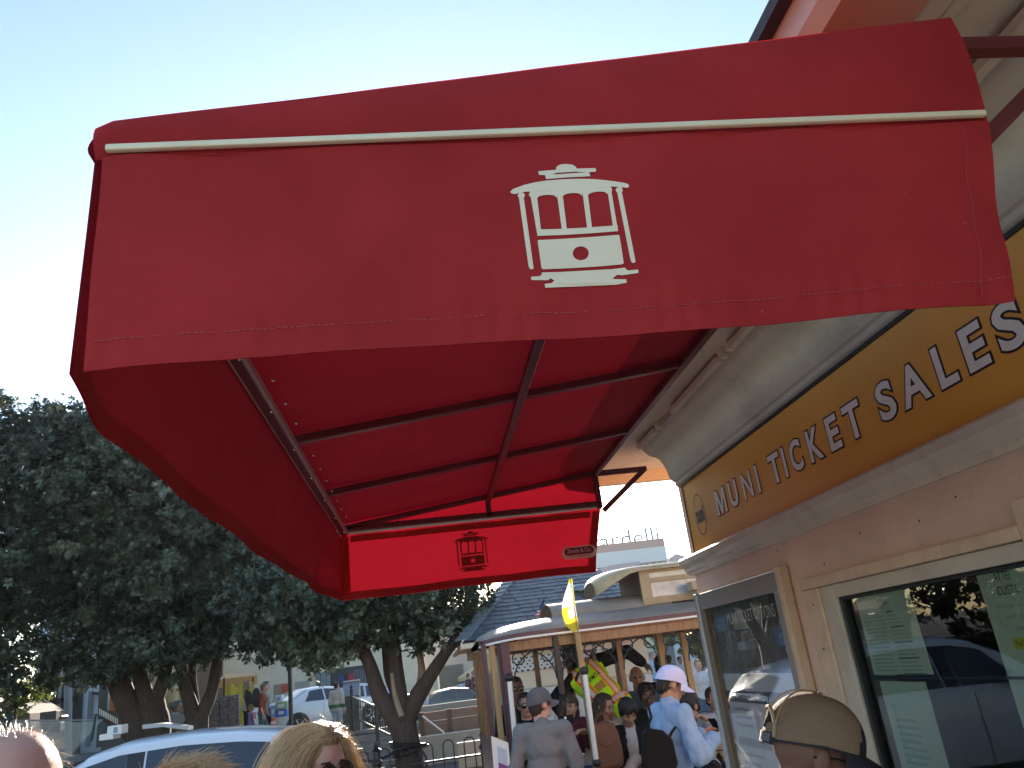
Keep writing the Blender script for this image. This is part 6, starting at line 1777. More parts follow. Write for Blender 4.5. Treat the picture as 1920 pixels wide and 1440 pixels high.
def hair_on(p, h, m, style, k=1.0, voxel=0.012):
    b = MB()
    E = lambda x, y, z, rx, ry, rz: b.ell(h(x * k, y * k, z * k), (rx * k, ry * k, rz * k), h.R, 18, 12)
    cp = lambda a, c, r0, r1: b.cap(h(*[q * k for q in a]), h(*[q * k for q in c]), r0 * k, r1 * k, 12)
    if style in ("short", "bun"):
        E(0, -0.026, 0.036, 0.083, 0.096, 0.090); E(0, 0.030, 0.092, 0.055, 0.045, 0.028); E(0, -0.055, -0.02, 0.068, 0.055, 0.075)
        for s in (-1, 1): cp((s * 0.074, 0.012, 0.02), (s * 0.074, 0.016, -0.018), 0.012, 0.007)
    if style == "bun": E(0, -0.10, 0.07, 0.045, 0.045, 0.045)
    if style == "mop":
        E(0, -0.020, 0.040, 0.092, 0.106, 0.096); E(0, 0.045, 0.082, 0.072, 0.052, 0.038); E(0, -0.055, -0.02, 0.076, 0.06, 0.075); E(0.03, 0.082, 0.052, 0.045, 0.022, 0.022)
        for s in (-1, 1): cp((s * 0.080, 0.02, 0.03), (s * 0.078, 0.02, -0.03), 0.020, 0.010)
    if style in ("long", "bangs"):
        E(0, -0.024, 0.036, 0.088, 0.100, 0.092); E(0, 0.020, 0.098, 0.060, 0.05, 0.024)
        for s in (-1, 1):
            cp((s * 0.070, 0.030, 0.045), (s * 0.086, 0.018, -0.09), 0.026, 0.028); cp((s * 0.084, 0.010, -0.09), (s * 0.092, 0.022, -0.27), 0.032, 0.020)
        cp((0, -0.08, 0.0), (0, -0.095, -0.26), 0.066, 0.05); cp((0.045, -0.07, -0.05), (0.05, -0.07, -0.28), 0.05, 0.035); cp((-0.045, -0.07, -0.05), (-0.05, -0.07, -0.28), 0.05, 0.035)
        if style == "bangs": E(0, 0.078, 0.052, 0.056, 0.022, 0.026)
    def post(co, nr):
        q = h.inv(co)
        a = np.arctan2(q[:, 0], q[:, 1] + 0.02)
        d = 0.006 * np.sin(a * 17 + 2.5 * np.sin(q[:, 2] * 25)) + 0.004 * np.sin(a * 41 + 3 * np.sin(q[:, 2] * 40))
        return co + nr * (d * k)[:, None]
    remesh(b, "hair", [m], p, min(voxel, 0.010), 2, post=post)

def baseball_cap(p, h, k, m, brim_m, back=False, button=True, n=28, flat=0.0, panel=None):
    """six-panel cap: crown shell following the skull, curved peak, button, seams"""
    c = MB()
    rx, ry, rz = 0.090 * k, 0.112 * k, 0.098 * k
    def dome(u, v):
        t = 2 * PI * u; ph = (PI / 2) * v
        lo = -0.012 - 0.018 * (math.sin(t) < 0) * abs(math.sin(t))
        r_ = math.cos(ph) ** 0.72 if v < 1 else 0.0
        seam = 1 + 0.010 * abs(math.sin(3 * t)) ** 0.5 + 0.012 * math.sin(5 * t + 9 * v) * v * (1 - v) + 0.010 * math.sin(2 * t - 6 * v) * v
        return h(rx * math.cos(t) * r_ * seam, (-0.010 * k) + ry * math.sin(t) * r_ * seam, (0.034 * k + lo * k * (1 - v)) + rz * (math.sin(ph) ** 0.92))
    c.grid(dome, 48, 12)
    cr = c.build("cap_crown", m if isinstance(m, (list, tuple)) else [m], p, smooth=4)
    if panel:
        for poly in cr.data.polygons:
            q = h.inv(np.array([poly.center]))[0]
            if q[1] > panel: poly.material_index = 1
    bm_ = MB()
    def peak(u, v):
        t = PI * (0.13 + 0.74 * u)
        x = math.cos(t); y = math.sin(t)
        a = h(rx * x * 1.0, -0.010 * k + ry * y, 0.026 * k)
        w = math.sin((t - 0.13 * PI) / 0.74) ** 0.5 if 0 < u < 1 else 0.0
        o = Vector((x * 0.022 * k * v, (0.075 * w + 0.0) * k * v, (-0.020 * v - 0.030 * v * (x * x) * 1.2) * k))
        return a + h.R @ o
    bm_.grid(peak, 24, 8)
    base = len(bm_.v)
    bm_.grid(lambda u, v: Vector(peak(u, v)) - h.R @ Vector((0, 0, 0.004 * k)), 24, 8)
    bm_.build("cap_peak", brim_m, cr, smooth=0.9)
    if button: MB().ell(h(0, -0.010 * k, 0.130 * k), (0.008 * k, 0.008 * k, 0.005 * k), h.R, 8, 5).build("cap_button", brim_m, cr, smooth=4)
    # sweatband edge
    MB().tube([dome(i / 40, 0.0) for i in range(41)], 0.0028 * k, 5, caps=False).build("cap_band", brim_m, cr, smooth=4)
    return cr

def sunglasses(p, h, k, m=LENS, big=1.0, dz=0.0):
    g = MB()
    for s in (-1, 1):
        g.ell(h(s * 0.034 * k, 0.098 * k, (0.000 + dz) * k), (0.029 * k * big, 0.006 * k, 0.024 * k * big), h.R, 16, 8)
        g.tube([h(s * 0.060 * k, 0.094 * k, (0.006 + dz) * k), h(s * 0.082 * k, 0.05 * k, (0.006 + dz) * k), h(s * 0.088 * k, -0.01 * k, (0.004 + dz) * k)], 0.0028 * k, 6)
    g.tube([h(-0.012 * k, 0.105 * k, (0.006 + dz) * k), h(0.012 * k, 0.105 * k, (0.006 + dz) * k)], 0.003 * k, 6)
    return g.build("sunglasses", m, p, smooth=0.8)

# ---------- the people at the cable car
g0 = GZ
GC = "people in and around the cable car"
def headfix(px, py, Y, H, sit_hip=None):
    """floor point under a standing head seen at the pixel"""
    q = at(px, py, Y); return q
# man in grey sweatshirt, back to us, grey cap, looking right
q = at(1012, 1321, 7.2)
GREY = cloth("grey_sweat", (0.21, 0.20, 0.205), 0.10)
pA, hA, BA, WA = person("man in grey sweatshirt and grey cap standing before the cable car", (q.x, 7.2, q.z - 1.585 * 1.735 / 1.72), rad(18), 1.735, hyaw=rad(42), hpitch=rad(2), skin=SK_P, top=GREY, bottom=mat("grey_sweatpants", (0.20, 0.20, 0.21), 0.85, bump=0.2),
    arms=dict(elL=(-0.27, -0.05, 1.11), wrL=(-0.17, 0.16, 1.03), elR=(0.245, 0.0, 1.10), wrR=(0.22, 0.24, 1.14)), loose=0.024, voxel=0.010, group=GC, collar=0.01, hair=H_BRN, foldamp=0.010)
GCAP = cloth("grey_cap", (0.13, 0.125, 0.13), 0.12)
baseball_cap(pA, hA, 1.735 / 1.72 * 1.06, GCAP, GCAP)
# man in pale blue jacket with white cap looking at his phone
q = at(1250, 1284, 6.5)
BLUEJ = cloth("pale_blue_denim", (0.26, 0.40, 0.62), 0.16)
pB, hB, BB, WB = person("man in pale blue jacket and white mesh cap looking at his phone", (q.x - 0.04, 6.5, q.z - 1.585 * 1.79 / 1.72), rad(74), 1.79, lean=rad(5), hyaw=rad(10), hpitch=rad(-24), skin=SK_T, top=BLUEJ, bottom=BLACKC,
    arms=dict(elL=(-0.27, 0.06, 1.10), wrL=(-0.10, 0.33, 1.20), elR=(0.30, 0.02, 1.10), wrR=(0.10, 0.31, 1.18)), loose=0.026, voxel=0.010, group=GC, collar=0.03, hair=H_BLK, hstyle="short", coat=0.14, foldamp=0.014)
CAPW = cloth("white_mesh_cap", (0.60, 0.64, 0.92), 0.06)
baseball_cap(pB, hB, 1.79 / 1.72 * 1.07, CAPW, CAPW)
ph = thing("phone", "smartphone held by the man in the white cap", "phone", WB['wrR'])
c = (WB['wrL'] + WB['wrR']) / 2 + BB.R @ Vector((0.0, 0.10, 0.055))
fr_ = Frame(c, rad(62), rad(35))
MB().add([fr_(x, y, z) for x in (-.037, .037) for y in (-.004, .004) for z in (-.075, .075)], [(0, 1, 3, 2), (4, 6, 7, 5), (0, 4, 5, 1), (2, 3, 7, 6), (0, 2, 6, 4), (1, 5, 7, 3)]).build("case", BLACKC, ph)
bag = thing("crossbody_bag", "black crossbody bag at the hip of the man in pale blue", "bag", at(1243, 1410, 5.7))
c = at(1236, 1408, 6.18)
bgm = mat("black_nylon", (0.008, 0.008, 0.010), 0.7, var=0.2, spec=0.12, bump=0.2, bscale=60)
b = MB(); b.prism([c + Vector((x, 0, z)) for x, z in ((-0.10, 0.12), (-0.05, 0.16), (0.06, 0.13), (0.12, 0.06), (0.13, -0.10), (0.09, -0.16), (-0.08, -0.15), (-0.13, -0.08))], (0, 0.09, 0)); b.build("pouch", bgm, bag, bevel=0.02)
MB().tube([c + Vector((-0.06, 0.02, 0.15)), at(1221, 1345, 6.2), at(1213, 1312, 6.24), at(1222, 1300, 6.4)], 0.010, 6).build("strap", bgm, bag)
MB().tube([c + Vector((0.10, 0.02, 0.08)), at(1260, 1372, 6.2), at(1266, 1364, 6.3)], 0.010, 6).build("strap", bgm, bag)
# seated passengers on the outward bench
SY, SZ = 8.36, 0.74
def seated(label, px, py, H=1.66, yaw=180.0, Y=SY, **kw):
    """seat a person so that the head is at the pixel; the bench is at SZ"""
    k = H / 1.72
    lean = kw.get('lean', 0.0)
    hh = 0.53 * k + 0.155 * k
    q = at(px, py, Y - math.sin(lean) * hh)
    dz = hh * math.cos(lean)
    z = q.z - dz - 0.0
    side = kw.get('side', 0.0)
    return person(label, (q.x + math.sin(side) * hh, Y, z), rad(yaw), H, sit=True, seat=0.0, voxel=kw.pop('voxel', 0.0105), group=GC, **kw)
MAROON_C = cloth("maroon_cloth", (0.10, 0.018, 0.035)); CREAMJ = cloth("cream_jacket", (0.50, 0.40, 0.33)); WHITEC = cloth("white_cloth", (0.5, 0.48, 0.48)); GREYS = cloth("light_grey_cloth", (0.30, 0.31, 0.33)); BLUEG = cloth("blue_grey_shirt", (0.17, 0.20, 0.27))
pC, hC, *_ = seated("woman with dark hair and round sunglasses behind the man in grey", 985, 1322, 1.64, 176, skin=SK_L, top=BLACKC, bottom=BLACKC, hair=H_BLK, hstyle="bun", fem=True, loose=0.02)
sunglasses(pC, hC, 1.64 / 1.72, big=1.15)
pE, hE, BE, WE = seated("girl with brown fringe photographing with her phone", 1062, 1322, 1.62, 168, skin=SK_T, top=MAROON_C, bottom=JEANS, hair=H_BRN, hstyle="bangs", fem=True, hyaw=rad(-10), hpitch=rad(-8), lean=rad(6),
    arms=dict(elL=(-0.20, 0.12, 0.26), wrL=(-0.05, 0.30, 0.40), elR=(0.20, 0.12, 0.26), wrR=(0.06, 0.30, 0.40)), loose=0.02)
ph2 = thing("phone", "smartphone held up by the girl with the brown fringe", "phone", at(1064, 1348, 7.9))
c = at(1064, 1348, 7.95)
MB().box(c.x - 0.075, c.x + 0.06, c.y - 0.005, c.y + 0.005, c.z - 0.042, c.z + 0.035).build("case", BLACKC, ph2, bevel=0.008)
MB().lathe((c.x - 0.02, c.y - 0.006, c.z + 0.012), [(0.0, 0.0), (0.012, 0.0), (0.012, 0.004), (0.0, 0.004)], 10, axis=Matrix.Rotation(PI / 2, 3, 'X')).build("camera_lens", white_p, ph2)
pF, hF, BF, WF = seated("girl with long dark hair in cream jacket hugging a brown bag", 1133, 1324, 1.62, 186, skin=SK_T, top=CREAMJ, bottom=JEANS, hair=H_BRN, hstyle="long", fem=True, hyaw=rad(-50), hpitch=rad(-16),
    arms=dict(elL=(-0.24, 0.10, 0.16), wrL=(-0.10, 0.34, 0.06), elR=(0.24, 0.10, 0.16), wrR=(0.08, 0.34, 0.06)), loose=0.030, foldamp=0.009)
bb = thing("brown_bag", "round brown leather bag on the lap of the girl in cream", "bag", at(1137, 1420, 8.0))
c = at(1136, 1396, 7.98)
b = MB(); b.prism([c + Vector((x * 0.98, -0.04, z * 0.95)) for x, z in ((-0.10, 0.20), (0.0, 0.225), (0.09, 0.19), (0.135, 0.10), (0.155, -0.05), (0.15, -0.19), (0.10, -0.225), (-0.10, -0.225), (-0.15, -0.17), (-0.15, -0.02), (-0.13, 0.12))], (0, 0.10, 0))
b.build("body", mat("brown_leather", (0.13, 0.045, 0.022), 0.45, var=0.25, vscale=8, bump=0.2), bb, bevel=0.035)
MB().tube([c + Vector((-0.08, -0.02, 0.2)), c + Vector((-0.04, -0.04, 0.27)), c + Vector((0.05, -0.04, 0.27)), c + Vector((0.09, -0.02, 0.2))], 0.012, 7).build("handle", MATS["brown_leather"], bb)
MB().prism([c + Vector((x, -0.052, z)) for x, z in ((-0.11, 0.19), (0.10, 0.18), (0.12, 0.04), (0.0, -0.02), (-0.13, 0.05))], (0, 0.012, 0)).build("flap", MATS["brown_leather"], bb, bevel=0.006)
pG, hG, *_ = seated("young man with black mop of hair looking down in dark jacket", 1184, 1332, 1.66, 192, skin=SK_T, top=BLACKC, bottom=BLACKC, hair=H_BLK, hstyle="mop", lean=rad(16), hyaw=rad(-18), hpitch=rad(-34),
    topmats=[BLACKC, WHITEC], topfn=lambda q, hh: ((np.abs(q[:, 0]) < 0.05) & (q[:, 1] > 0.06)).astype(int), arms=dict(elL=(-0.22, 0.16, 0.20), wrL=(-0.08, 0.36, 0.12), elR=(0.22, 0.16, 0.20), wrR=(0.06, 0.36, 0.12)))
pJ, hJ, *_ = seated("passenger in light grey sleeves bending forward with dark hair", 1314, 1318, 1.72, 200, Y=7.9, skin=SK_T, top=GREYS, bottom=BLACKC, hair=H_BLK, hstyle="mop", lean=rad(30), hyaw=rad(40), hpitch=rad(-20),
    arms=dict(elL=(-0.30, 0.28, 0.30), wrL=(-0.16, 0.42, 0.44), elR=(0.24, 0.24, 0.22), wrR=(0.20, 0.50, 0.02)), loose=0.03)
seated("passenger in black with dark hair behind the bending passenger", 1286, 1312, 1.70, 180, Y=8.7, skin=SK_B, top=BLACKC, bottom=BLACKC, hair=H_BLK, hstyle="short", voxel=0.012)
seated("passenger in navy half hidden by the kiosk corner", 1338, 1310, 1.70, 170, Y=8.9, skin=SK_L, top=NAVY, bottom=NAVY, hair=H_BRN, hstyle="short", voxel=0.012)
seated("dark haired passenger just above the arm of the man in pale blue", 1212, 1302, 1.66, 185, Y=9.0, skin=SK_B, top=BLACKC, bottom=BLACKC, hair=H_BLK, hstyle="mop", voxel=0.013)
# standing inside the car
def standing(label, px, py, Y, H, yaw, floor=0.345, **kw):
    k = H / 1.72
    q = at(px, py, Y)
    return person(label, (q.x, Y, q.z - (0.90 + 0.53 + 0.155) * k), rad(yaw), H, group=kw.pop('group', GC), **kw)
pD, hD, *_ = standing("man with dark sunglasses standing at the end of the cable car", 966, 1292, 9.0, 1.72, 170, skin=SK_B, top=BLACKC, bottom=BLACKC, hair=H_BLK, voxel=0.012)
sunglasses(pD, hD, 1.0)
standing("bald man in blue grey shirt standing inside the cable car", 1194, 1270, 9.3, 1.74, 190, skin=SK_T, top=BLUEG, bottom=JEANS, hair=None, voxel=0.011, loose=0.02)
standing("person with black hair behind the white cap at the cable car", 1243, 1250, 9.4, 1.72, 150, skin=SK_B, top=BLACKC, bottom=BLACKC, hair=H_BLK, hstyle="mop", voxel=0.013)
# worker in a yellow vest, bending to the left with one arm on a post
VEST = cloth("vest_lime", (0.42, 0.80, 0.02), 0.05); ORANGE = cloth("vest_orange", (0.85, 0.16, 0.02), 0.05); SILV = mat("vest_reflective", (0.75, 0.58, 0.50), 0.35, metal=0.2)
wq = at(1155, 1440, 8.62)
pI, hI, BI, WI = person("cable car worker in lime and orange vest bending to the left", (wq.x + 0.10, 8.62, 0.36), rad(8), 1.82, lean=rad(22), side=rad(-33), hyaw=rad(-35), hpitch=rad(-14), skin=SK_D, top=BLACKC, bottom=BLACKC, hair=H_BLK,
    arms=dict(elR=(0.20, 0.20, 1.42), wrR=(0.34, 0.20, 1.30), elL=(-0.60, 0.16, 1.05), wrL=(-0.50, 0.30, 0.85)), loose=0.026, voxel=0.010, group=GC, collar=0.03)
vb = MB()
LRI = Matrix.Rotation(-rad(22), 3, 'X') @ Matrix.Rotation(rad(-33), 3, 'Y'); kI = 1.82 / 1.72
upI = lambda x, y, z: BI(*(Vector((0, 0, 0.90 * kI)) + LRI @ Vector((x * kI, y * kI, z * kI))))
RBI = BI.R @ LRI
for q_, r_ in (((0, 0.005, 0.37), (0.196, 0.150, 0.17)), ((0, 0, 0.20), (0.186, 0.145, 0.18)), ((0, 0, 0.02), (0.196, 0.155, 0.13))): vb.ell(upI(*q_), tuple(x * kI for x in r_), RBI, 18, 12)
for s in (-1, 1): vb.cap(upI(s * 0.05, -0.01, 0.465), upI(s * 0.15, -0.01, 0.465), 0.10 * kI, 0.088 * kI, 14)
RiN = np.array(RBI); oI = np.array(BI(*Vector((0, 0, 0.90 * kI))))
def vestfn(ct):
    q = (ct - oI) @ RiN / kI
    x, z = np.abs(q[:, 0]), q[:, 2]
    m = np.zeros(len(ct))
    o = (np.abs(x - 0.105) < 0.040) | (np.abs(z - 0.06) < 0.042)
    s = (np.abs(x - 0.105) < 0.020) | (np.abs(z - 0.06) < 0.022)
    m[o] = 1; m[s] = 2
    pt = (x < 0.055) & (z > 0.20) & (z < 0.28) & (q[:, 1] < 0)
    m[pt] = 3
    return m
remesh(vb, "safety_vest", [VEST, ORANGE, SILV, mat("vest_badge", (0.42, 0.20, 0.04), 0.6)], pI, 0.010, 3, post=folds(0.006, 20, 4), matfn=vestfn)
tx = MB(); put_text(tx, "SFMTA", upI(-0.07, -0.175, 0.315), RBI @ Vector((1, 0, 0)), RBI @ Vector((0, 0, 1)), w=0.16, h=0.045, offset=0.01); tx.build("vest_lettering", BLACKC, pI)

# ---------- walkers on the upper street
GW = "people on the upper street"
def walker(label, px, ptop, Y, H, yaw, **kw):
    q = at(px, ptop, Y)
    return person(label, (q.x, Y, q.z - H), rad(yaw), H, group=GW, voxel=kw.pop('voxel', 0.018), **kw)
stride = dict(kL=(-0.10, 0.14, 0.48), aL=(-0.10, 0.30, 0.10), kR=(0.10, -0.02, 0.48), aR=(0.10, -0.30, 0.12))
pw1, *_ = walker("blonde walker in black with a cream tote bag", 463, 1275, 25.5, 1.72, 80, skin=SK_L, top=BLACKC, bottom=NAVY, hair=H_BLD, hstyle="long", fem=True, legs=stride)
tb_ = thing("tote_bag", "cream tote bag carried by the blonde walker", "bag", at(455, 1332, 25.3))
A_ = at(457, 1318, 25.2)
MB().prism([at(449, 1332, 25.2), at(457, 1308, 25.2), at(463, 1332, 25.2), at(460, 1334, 25.2)], (0, 0.12, 0)).build("sack", cloth("tote_cream", (0.52, 0.43, 0.28)), tb_, bevel=0.02)
MB().tube([at(457, 1309, 25.2), at(459, 1285, 25.25)], 0.012, 5).build("strap", MATS["tote_cream"], tb_)
walker("man in rust shirt with dark backpack striding along", 490, 1281, 25.0, 1.72, 82, skin=SK_P, top=cloth("rust_shirt", (0.30, 0.075, 0.045)), bottom=cloth("teal_jeans", (0.08, 0.15, 0.17)), sleeves="short", hair=H_LBR, legs=stride, lean=rad(5))
bp_ = thing("backpack", "dark grey backpack on the man in the rust shirt", "backpack", at(481, 1320, 24.9))
c = at(480.5, 1308, 24.95)
MB().ell(c, (0.13, 0.17, 0.27), None, 14, 10).ell(c + Vector((-0.08, 0, -0.08)), (0.08, 0.13, 0.12), None, 12, 8).build("pack", cloth("pack_grey", (0.035, 0.04, 0.045)), bp_, smooth=4)
walker("dark haired walker in grey behind the man with the backpack", 498, 1277, 26.2, 1.74, 84, skin=SK_L, top=GREYS, bottom=NAVY, hair=H_BLK, legs=stride)
walker("small child in a lilac dress holding the blonde walker's hand", 470, 1324, 25.2, 1.05, 85, skin=SK_P, top=cloth("lilac", (0.30, 0.20, 0.50)), bottom=cloth("pink_leggings", (0.55, 0.15, 0.30)), hair=H_BLD, hk=1.25, coat=0.12, voxel=0.016)
walker("woman in white coat with a green stripe beside the cabinet", 630, 1277, 24.9, 1.62, 20, skin=SK_L, top=WHITEC, bottom=cloth("pale_jeans", (0.35, 0.42, 0.5)), hair=H_BRN, hstyle="bun", fem=True, loose=0.03,
       topmats=[cloth("coat_white", (0.55, 0.50, 0.46)), cloth("coat_green", (0.06, 0.14, 0.07))], topfn=lambda q, hh: ((q[:, 2] > 0.88) & (q[:, 2] < 0.98)).astype(int))
walker("woman in dark purple dress standing by the parapet", 877, 1262, 41, 1.70, 60, skin=SK_L, top=cloth("purple_dress", (0.06, 0.015, 0.04)), bottom=BLACKC, hair=H_BRN, hstyle="short", coat=0.45, fem=True)
walker("man in navy suit talking beside the woman in purple", 887, 1257, 41.5, 1.78, 110, skin=SK_P, top=NAVY, bottom=NAVY, hair=H_LBR, arms=dict(elR=(0.24, 0.1, 1.12), wrR=(0.12, 0.34, 1.12)))
walker("person in light blue jacket facing the man in the suit", 905, 1257, 40.5, 1.76, -80, skin=SK_L, top=cloth("ice_jacket", (0.40, 0.45, 0.52)), bottom=NAVY, hair=H_BRN, arms=dict(elL=(-0.24, 0.15, 1.12), wrL=(-0.12, 0.38, 1.2)))
walker("person in pale shirt seen past the cable car posts at the far right", 1306, 1235, 18, 1.70, 185, skin=SK_L, top=cloth("pale_shirt", (0.50, 0.52, 0.56)), bottom=JEANS, hair=H_LBR)
walker("person in light blue seen beneath the arched window of the lilac building", 1221, 1222, 26, 1.70, 160, skin=SK_L, top=cloth("sky_shirt", (0.25, 0.40, 0.55)), bottom=JEANS, hair=H_LBR)
walker("small distant person in white between two cable car posts", 1273, 1230, 28, 1.65, 150, skin=SK_T, top=WHITEC, bottom=NAVY, hair=H_BLK)
# ------------------------------------------------------------------ four heads close to the camera
GF = "people close in front"
def strands(name, par, m, roots, dirs, length, seg, r, grav, seed, curl=0.0, part=None, shell=None):
    """hair as thin three-sided tubes grown from roots"""
    g = random.Random(seed); mb = MB()
    for i, (p, d) in enumerate(zip(roots, dirs)):
        L_ = length * g.uniform(0.55, 1.1); q = Vector(p); v = Vector(d).normalized(); pts = [q.copy()]
        jit = Vector((g.uniform(-1, 1), g.uniform(-1, 1), g.uniform(-1, 1))) * 0.25
        v = (v + jit).normalized()
        for s in range(seg):
            v = (v + Vector((0, 0, -grav / seg)) + Vector((g.uniform(-1, 1), g.uniform(-1, 1), g.uniform(-1, 1))) * curl).normalized()
            q = q + v * (L_ / seg)
            if shell is not None: q = shell(q)
            pts.append(q.copy())
        n = len(pts)
        mb.tube(pts, [r * (1 - 0.75 * k / (n - 1)) for k in range(n)], 3, caps=False)
    return struct(mb.build(name, m, par, smooth=4), "stuff")
def scalp(h, k, n, seed, keep):
    g = random.Random(seed); R_, D_ = [], []
    while len(R_) < n:
        d = Vector((g.gauss(0, 1), g.gauss(0, 1), g.gauss(0, 1))).normalized()
        loc = Vector((d.x * 0.077, d.y * 0.098 - 0.012, d.z * 0.092 + 0.024))
        if not keep(loc, d): continue
        R_.append(h(*(loc * k))); D_.append(h.R @ d)
    return R_, D_
# tan cap man at the window
HT = 1.70
q = at(1511, 1418, 2.0)
kT = HT / 1.72
TANS = cloth("man_dark_shirt", (0.03, 0.03, 0.035))
pT, hT, BT, WT = person("man in tan cap with dark peak standing at the ticket window", (q.x, 2.0, q.z - (0.90 + 0.53 + 0.155) * kT), rad(99), HT, hyaw=rad(0), hpitch=rad(-22), skin=SK_R, top=TANS, bottom=JEANS, voxel=0.0065, group=GF, collar=0.0, loose=0.02, hair=None)
TAN = mat("tan_mesh", (0.26, 0.175, 0.11), 0.8, var=0.10, vscale=30, bump=0.5, bscale=420)
NVY = mat("navy_twill", (0.018, 0.02, 0.03), 0.6, bump=0.3, bscale=300)
kc = kT * 1.07
cr = baseball_cap(pT, hT, kc, [TAN, NVY], NVY, panel=0.072 * kc)
# half-moon opening and closing strap at the back
bk = MB()
ctr = lambda a, b, o=0.0: hT(0.090 * kc * math.cos(-PI / 2 + a) * (1.0 + o), -0.010 * kc + 0.112 * kc * math.sin(-PI / 2 + a) * (1.0 + o), b * kc)
rim_pts = [ctr(0.52 * math.cos(PI * i / 20) , 0.012 + 0.062 * math.sin(PI * i / 20), 0.015 - 0.05 * math.sin(PI * i / 20) * 0.9) for i in range(21)]
bk.tube(rim_pts, 0.0045 * kc, 6)
bk.build("cap_opening_binding", mat("tan_binding", (0.36, 0.27, 0.17), 0.8), cr, smooth=4)
hole = MB()
n = len(rim_pts)
ce = ctr(0, 0.03, 0.012)
hole.add([Vector(ce)] + [Vector(p_) for p_ in rim_pts], [(0, i + 1, i + 2) for i in range(n - 1)])
hole.build("cap_opening", mat("short_dark_hair", (0.02, 0.014, 0.011), 0.9, bump=0.8, bscale=200), cr)
st = MB()
def strap(u, v): return ctr(-0.55 + 1.1 * u, -0.004 + 0.024 * v, 0.035)
st.grid(strap, 14, 3); st.build("cap_strap", NVY, cr, smooth=4)
lbm = MB(); lbm.grid(lambda u, v: ctr(0.10 + 0.36 * u, 0.000 + 0.018 * v, 0.055), 6, 2); lbm.build("cap_label", mat("strap_label", (0.12, 0.12, 0.13), 0.5), cr)
# stitched seams of the crown
for t0 in (PI, 4 * PI / 3, 5 * PI / 3):
    pts = []
    for i in range(14):
        ph_ = (PI / 2) * (0.03 + 0.95 * i / 13); r_ = math.cos(ph_) ** 0.72
        pts.append(hT(0.0915 * kc * math.cos(t0) * r_, -0.010 * kc + 0.1138 * kc * math.sin(t0) * r_, 0.034 * kc + 0.0985 * kc * math.sin(ph_) ** 0.92))
    MB().tube(pts, 0.0022, 4).build("cap_seam", MATS["tan_binding"], cr)
for s in (-1, 1):
    MB().tube([hT(s * 0.066 * kT, 0.09 * kT, 0.004 * kT), hT(s * 0.086 * kT, 0.02 * kT, 0.006 * kT), hT(s * 0.086 * kT, -0.03 * kT, -0.004 * kT)], 0.0025, 6).build("spectacle_arm", BLACKC, pT)
# blonde woman with sunglasses, face turned to the right
HBw = 1.58
q = at(592, 1432, 2.9)
kB = HBw / 1.72
pBl, hBl, BBl, WBl = person("blonde woman with brown sunglasses in front of the van", (q.x, 2.9, q.z - (0.90 + 0.53 + 0.155) * kB), rad(112), HBw, hyaw=rad(30), hpitch=rad(-14), skin=SK_P, top=cloth("beige_top", (0.42, 0.36, 0.29)), bottom=JEANS, voxel=0.0075, group=GF, fem=True, hair=None)
hb = MB()
E = lambda x, y, z, rx, ry, rz: hb.ell(hBl(x * kB, y * kB, z * kB), (rx * kB, ry * kB, rz * kB), hBl.R, 24, 16)
E(0, -0.020, 0.028, 0.083, 0.100, 0.094); E(0, -0.03, -0.06, 0.086, 0.084, 0.12); E(0, -0.045, -0.16, 0.088, 0.070, 0.12); E(0, 0.025, 0.092, 0.058, 0.045, 0.026)
remesh(hb, "hair", [hairmat("blonde_base", (0.40, 0.26, 0.13), (0.18, 0.11, 0.05))], pBl, 0.007, 3)
BLS = [mat("blonde_strand_%d" % i, c, 0.35, spec=0.6) for i, c in enumerate(((0.82, 0.58, 0.34), (0.70, 0.47, 0.25), (0.88, 0.70, 0.46), (0.40, 0.24, 0.12)))]
def shell_b(pt):
    w = Vector(hBl.inv(np.array([pt]))[0]) / kB
    c = Vector((0, -0.022, 0.030)); d = w - c
    if d.z > -0.02:
        e = math.sqrt((d.x / 0.086) ** 2 + (d.y / 0.102) ** 2 + (d.z / 0.098) ** 2)
        if e < 1.0: w = c + d / max(e, 1e-3)
    else:
        e = math.sqrt((d.x / 0.091) ** 2 + (d.y / 0.100) ** 2)
        if e < 1: w.x, w.y = c.x + d.x / max(e, 1e-3), c.y + d.y / max(e, 1e-3)
    return hBl(*(w * kB))
for s_, mm in enumerate(BLS):
    g = random.Random(40 + s_); R_, D_ = [], []
    nn = (2400, 2000, 1200, 600)[s_]
    for i in range(nn):                     # rooted along the parting on top, combed down both sides and back
        u = g.uniform(-1, 1); side_ = g.choice((-1, 1))
        loc = Vector((side_ * abs(g.gauss(0, 0.012)) + 0.012, -0.022 + 0.075 * u + g.gauss(0, 0.006), 0.030 + 0.098 * math.sqrt(max(0.05, 1 - (0.72 * u) ** 2))))
        R_.append(hBl(*(loc * kB))); D_.append(hBl.R @ Vector((side_ * 1.0, -0.55 - 0.8 * max(0, -u) + g.gauss(0, 0.15), -0.05)))
    strands("hair_strands", pBl, mm, R_, D_, 0.34, 11, 0.00075, 3.2, 70 + s_, 0.05, shell=shell_b)
R_, D_ = scalp(hBl, kB * 1.12, 170, 9, lambda l, d: d.z > -0.25 and d.y < 0.75)
strands("flyaway_hair", pBl, BLS[2], R_, D_, 0.055, 5, 0.00045, 0.9, 12, 0.35)
sunglasses(pBl, hBl, kB * 1.02, mat("brown_lens", (0.05, 0.022, 0.018), 0.08, spec=0.8), 1.15)
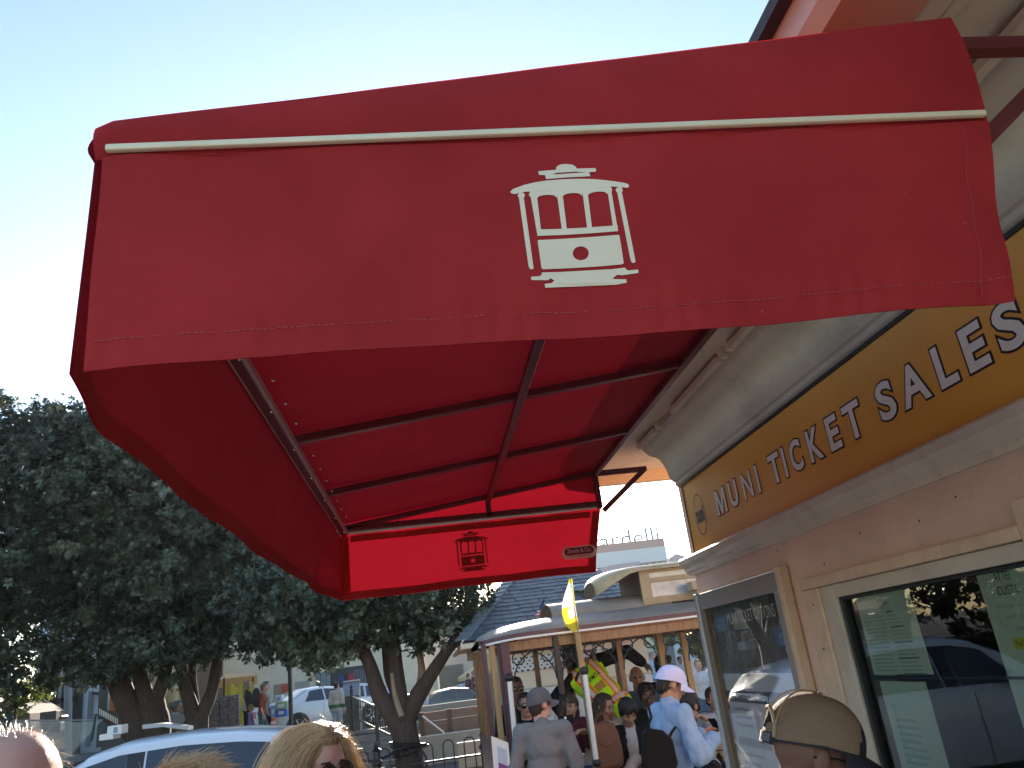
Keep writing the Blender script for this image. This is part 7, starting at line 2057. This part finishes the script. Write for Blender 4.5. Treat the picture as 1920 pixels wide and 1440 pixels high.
# balding man facing us at the left edge
HBa = 1.83
q = at(18, 1510, 1.62)
kM = HBa / 1.72
pM, hM, BM, WM = person("balding man with thin white hair at the left edge", (q.x, 1.62, q.z - (0.90 + 0.53 + 0.155) * kM), rad(158), HBa, hyaw=rad(0), hpitch=rad(-4), brow=False, skin=SK_P, top=cloth("blue_shirt", (0.10, 0.14, 0.22)), bottom=JEANS, voxel=0.007, group=GF, hair=None)
WHH = mat("white_hair", (0.48, 0.40, 0.29), 0.4, spec=0.6)
R_, D_ = scalp(hM, kM, 1000, 3, lambda l, d: (d.z > 0.25 and d.y < 0.18) or (d.y < 0.05 and d.z > -0.5))
strands("hair_strands", pM, WHH, R_, [Vector(d) * 0.16 + hM.R @ Vector((0.5, -0.6, 0.05)) for d in D_], 0.045, 6, 0.00028, 0.5, 5, 0.18)
R_, D_ = scalp(hM, kM, 260, 6, lambda l, d: d.z > 0.3 and 0.18 < d.y < 0.5)
strands("hair_strands", pM, WHH, R_, [Vector(d) + hM.R @ Vector((0, -0.9, 0)) for d in D_], 0.034, 4, 0.00040, 0.9, 8, 0.16)
# tousled golden-brown head below the van
HTo = 1.68
q = at(326, 1584, 1.72)
kO = HTo / 1.72
pO, hO, *_ = person("person with tousled golden brown hair below the van windows", (q.x, 1.72, q.z - (0.90 + 0.53 + 0.155) * kO), rad(20), HTo, skin=SK_P, top=NAVY, bottom=JEANS, voxel=0.009, group=GF, hair=None)
hb = MB(); hb.ell(hO(0, -0.02 * kO, 0.034 * kO), (0.098 * kO, 0.108 * kO, 0.092 * kO), hO.R, 24, 16)
remesh(hb, "hair", [hairmat("golden_base", (0.30, 0.18, 0.07), (0.14, 0.08, 0.03))], pO, 0.008, 2)
for s_, mm in enumerate((BLS[0], BLS[1], mat("golden_strand", (0.72, 0.50, 0.22), 0.38))):
    R_, D_ = scalp(hO, kO * 1.16, 1100, 20 + s_, lambda l, d: d.z > -0.5)
    strands("hair_strands", pO, mm, R_, [Vector(d) * 0.7 + hO.R @ Vector((0.9, 0.35, 0.15)) for d in D_], 0.065, 5, 0.0009, 0.9, 60 + s_, 0.16)
run_jobs()
# ------------------------------------------------------------------ thin haze volume, added to lift the darks like a lens flare veil
hzm = bpy.data.materials.new("haze_veil"); hzm.use_nodes = True
_n, _l = hzm.node_tree.nodes, hzm.node_tree.links
_n.remove(_n["Principled BSDF"])
pv = _n.new("ShaderNodeVolumePrincipled")
pv.inputs["Color"].default_value = (0.92, 0.95, 1.0, 1)
pv.inputs["Density"].default_value = 0.0004
pv.inputs["Anisotropy"].default_value = 0.35
_l.new(pv.outputs[0], _n["Material Output"].inputs["Volume"])
hz = MB().box(-60, 60, -16, 130, -3.2, 32).build("haze", hzm)
struct(hz, "stuff")
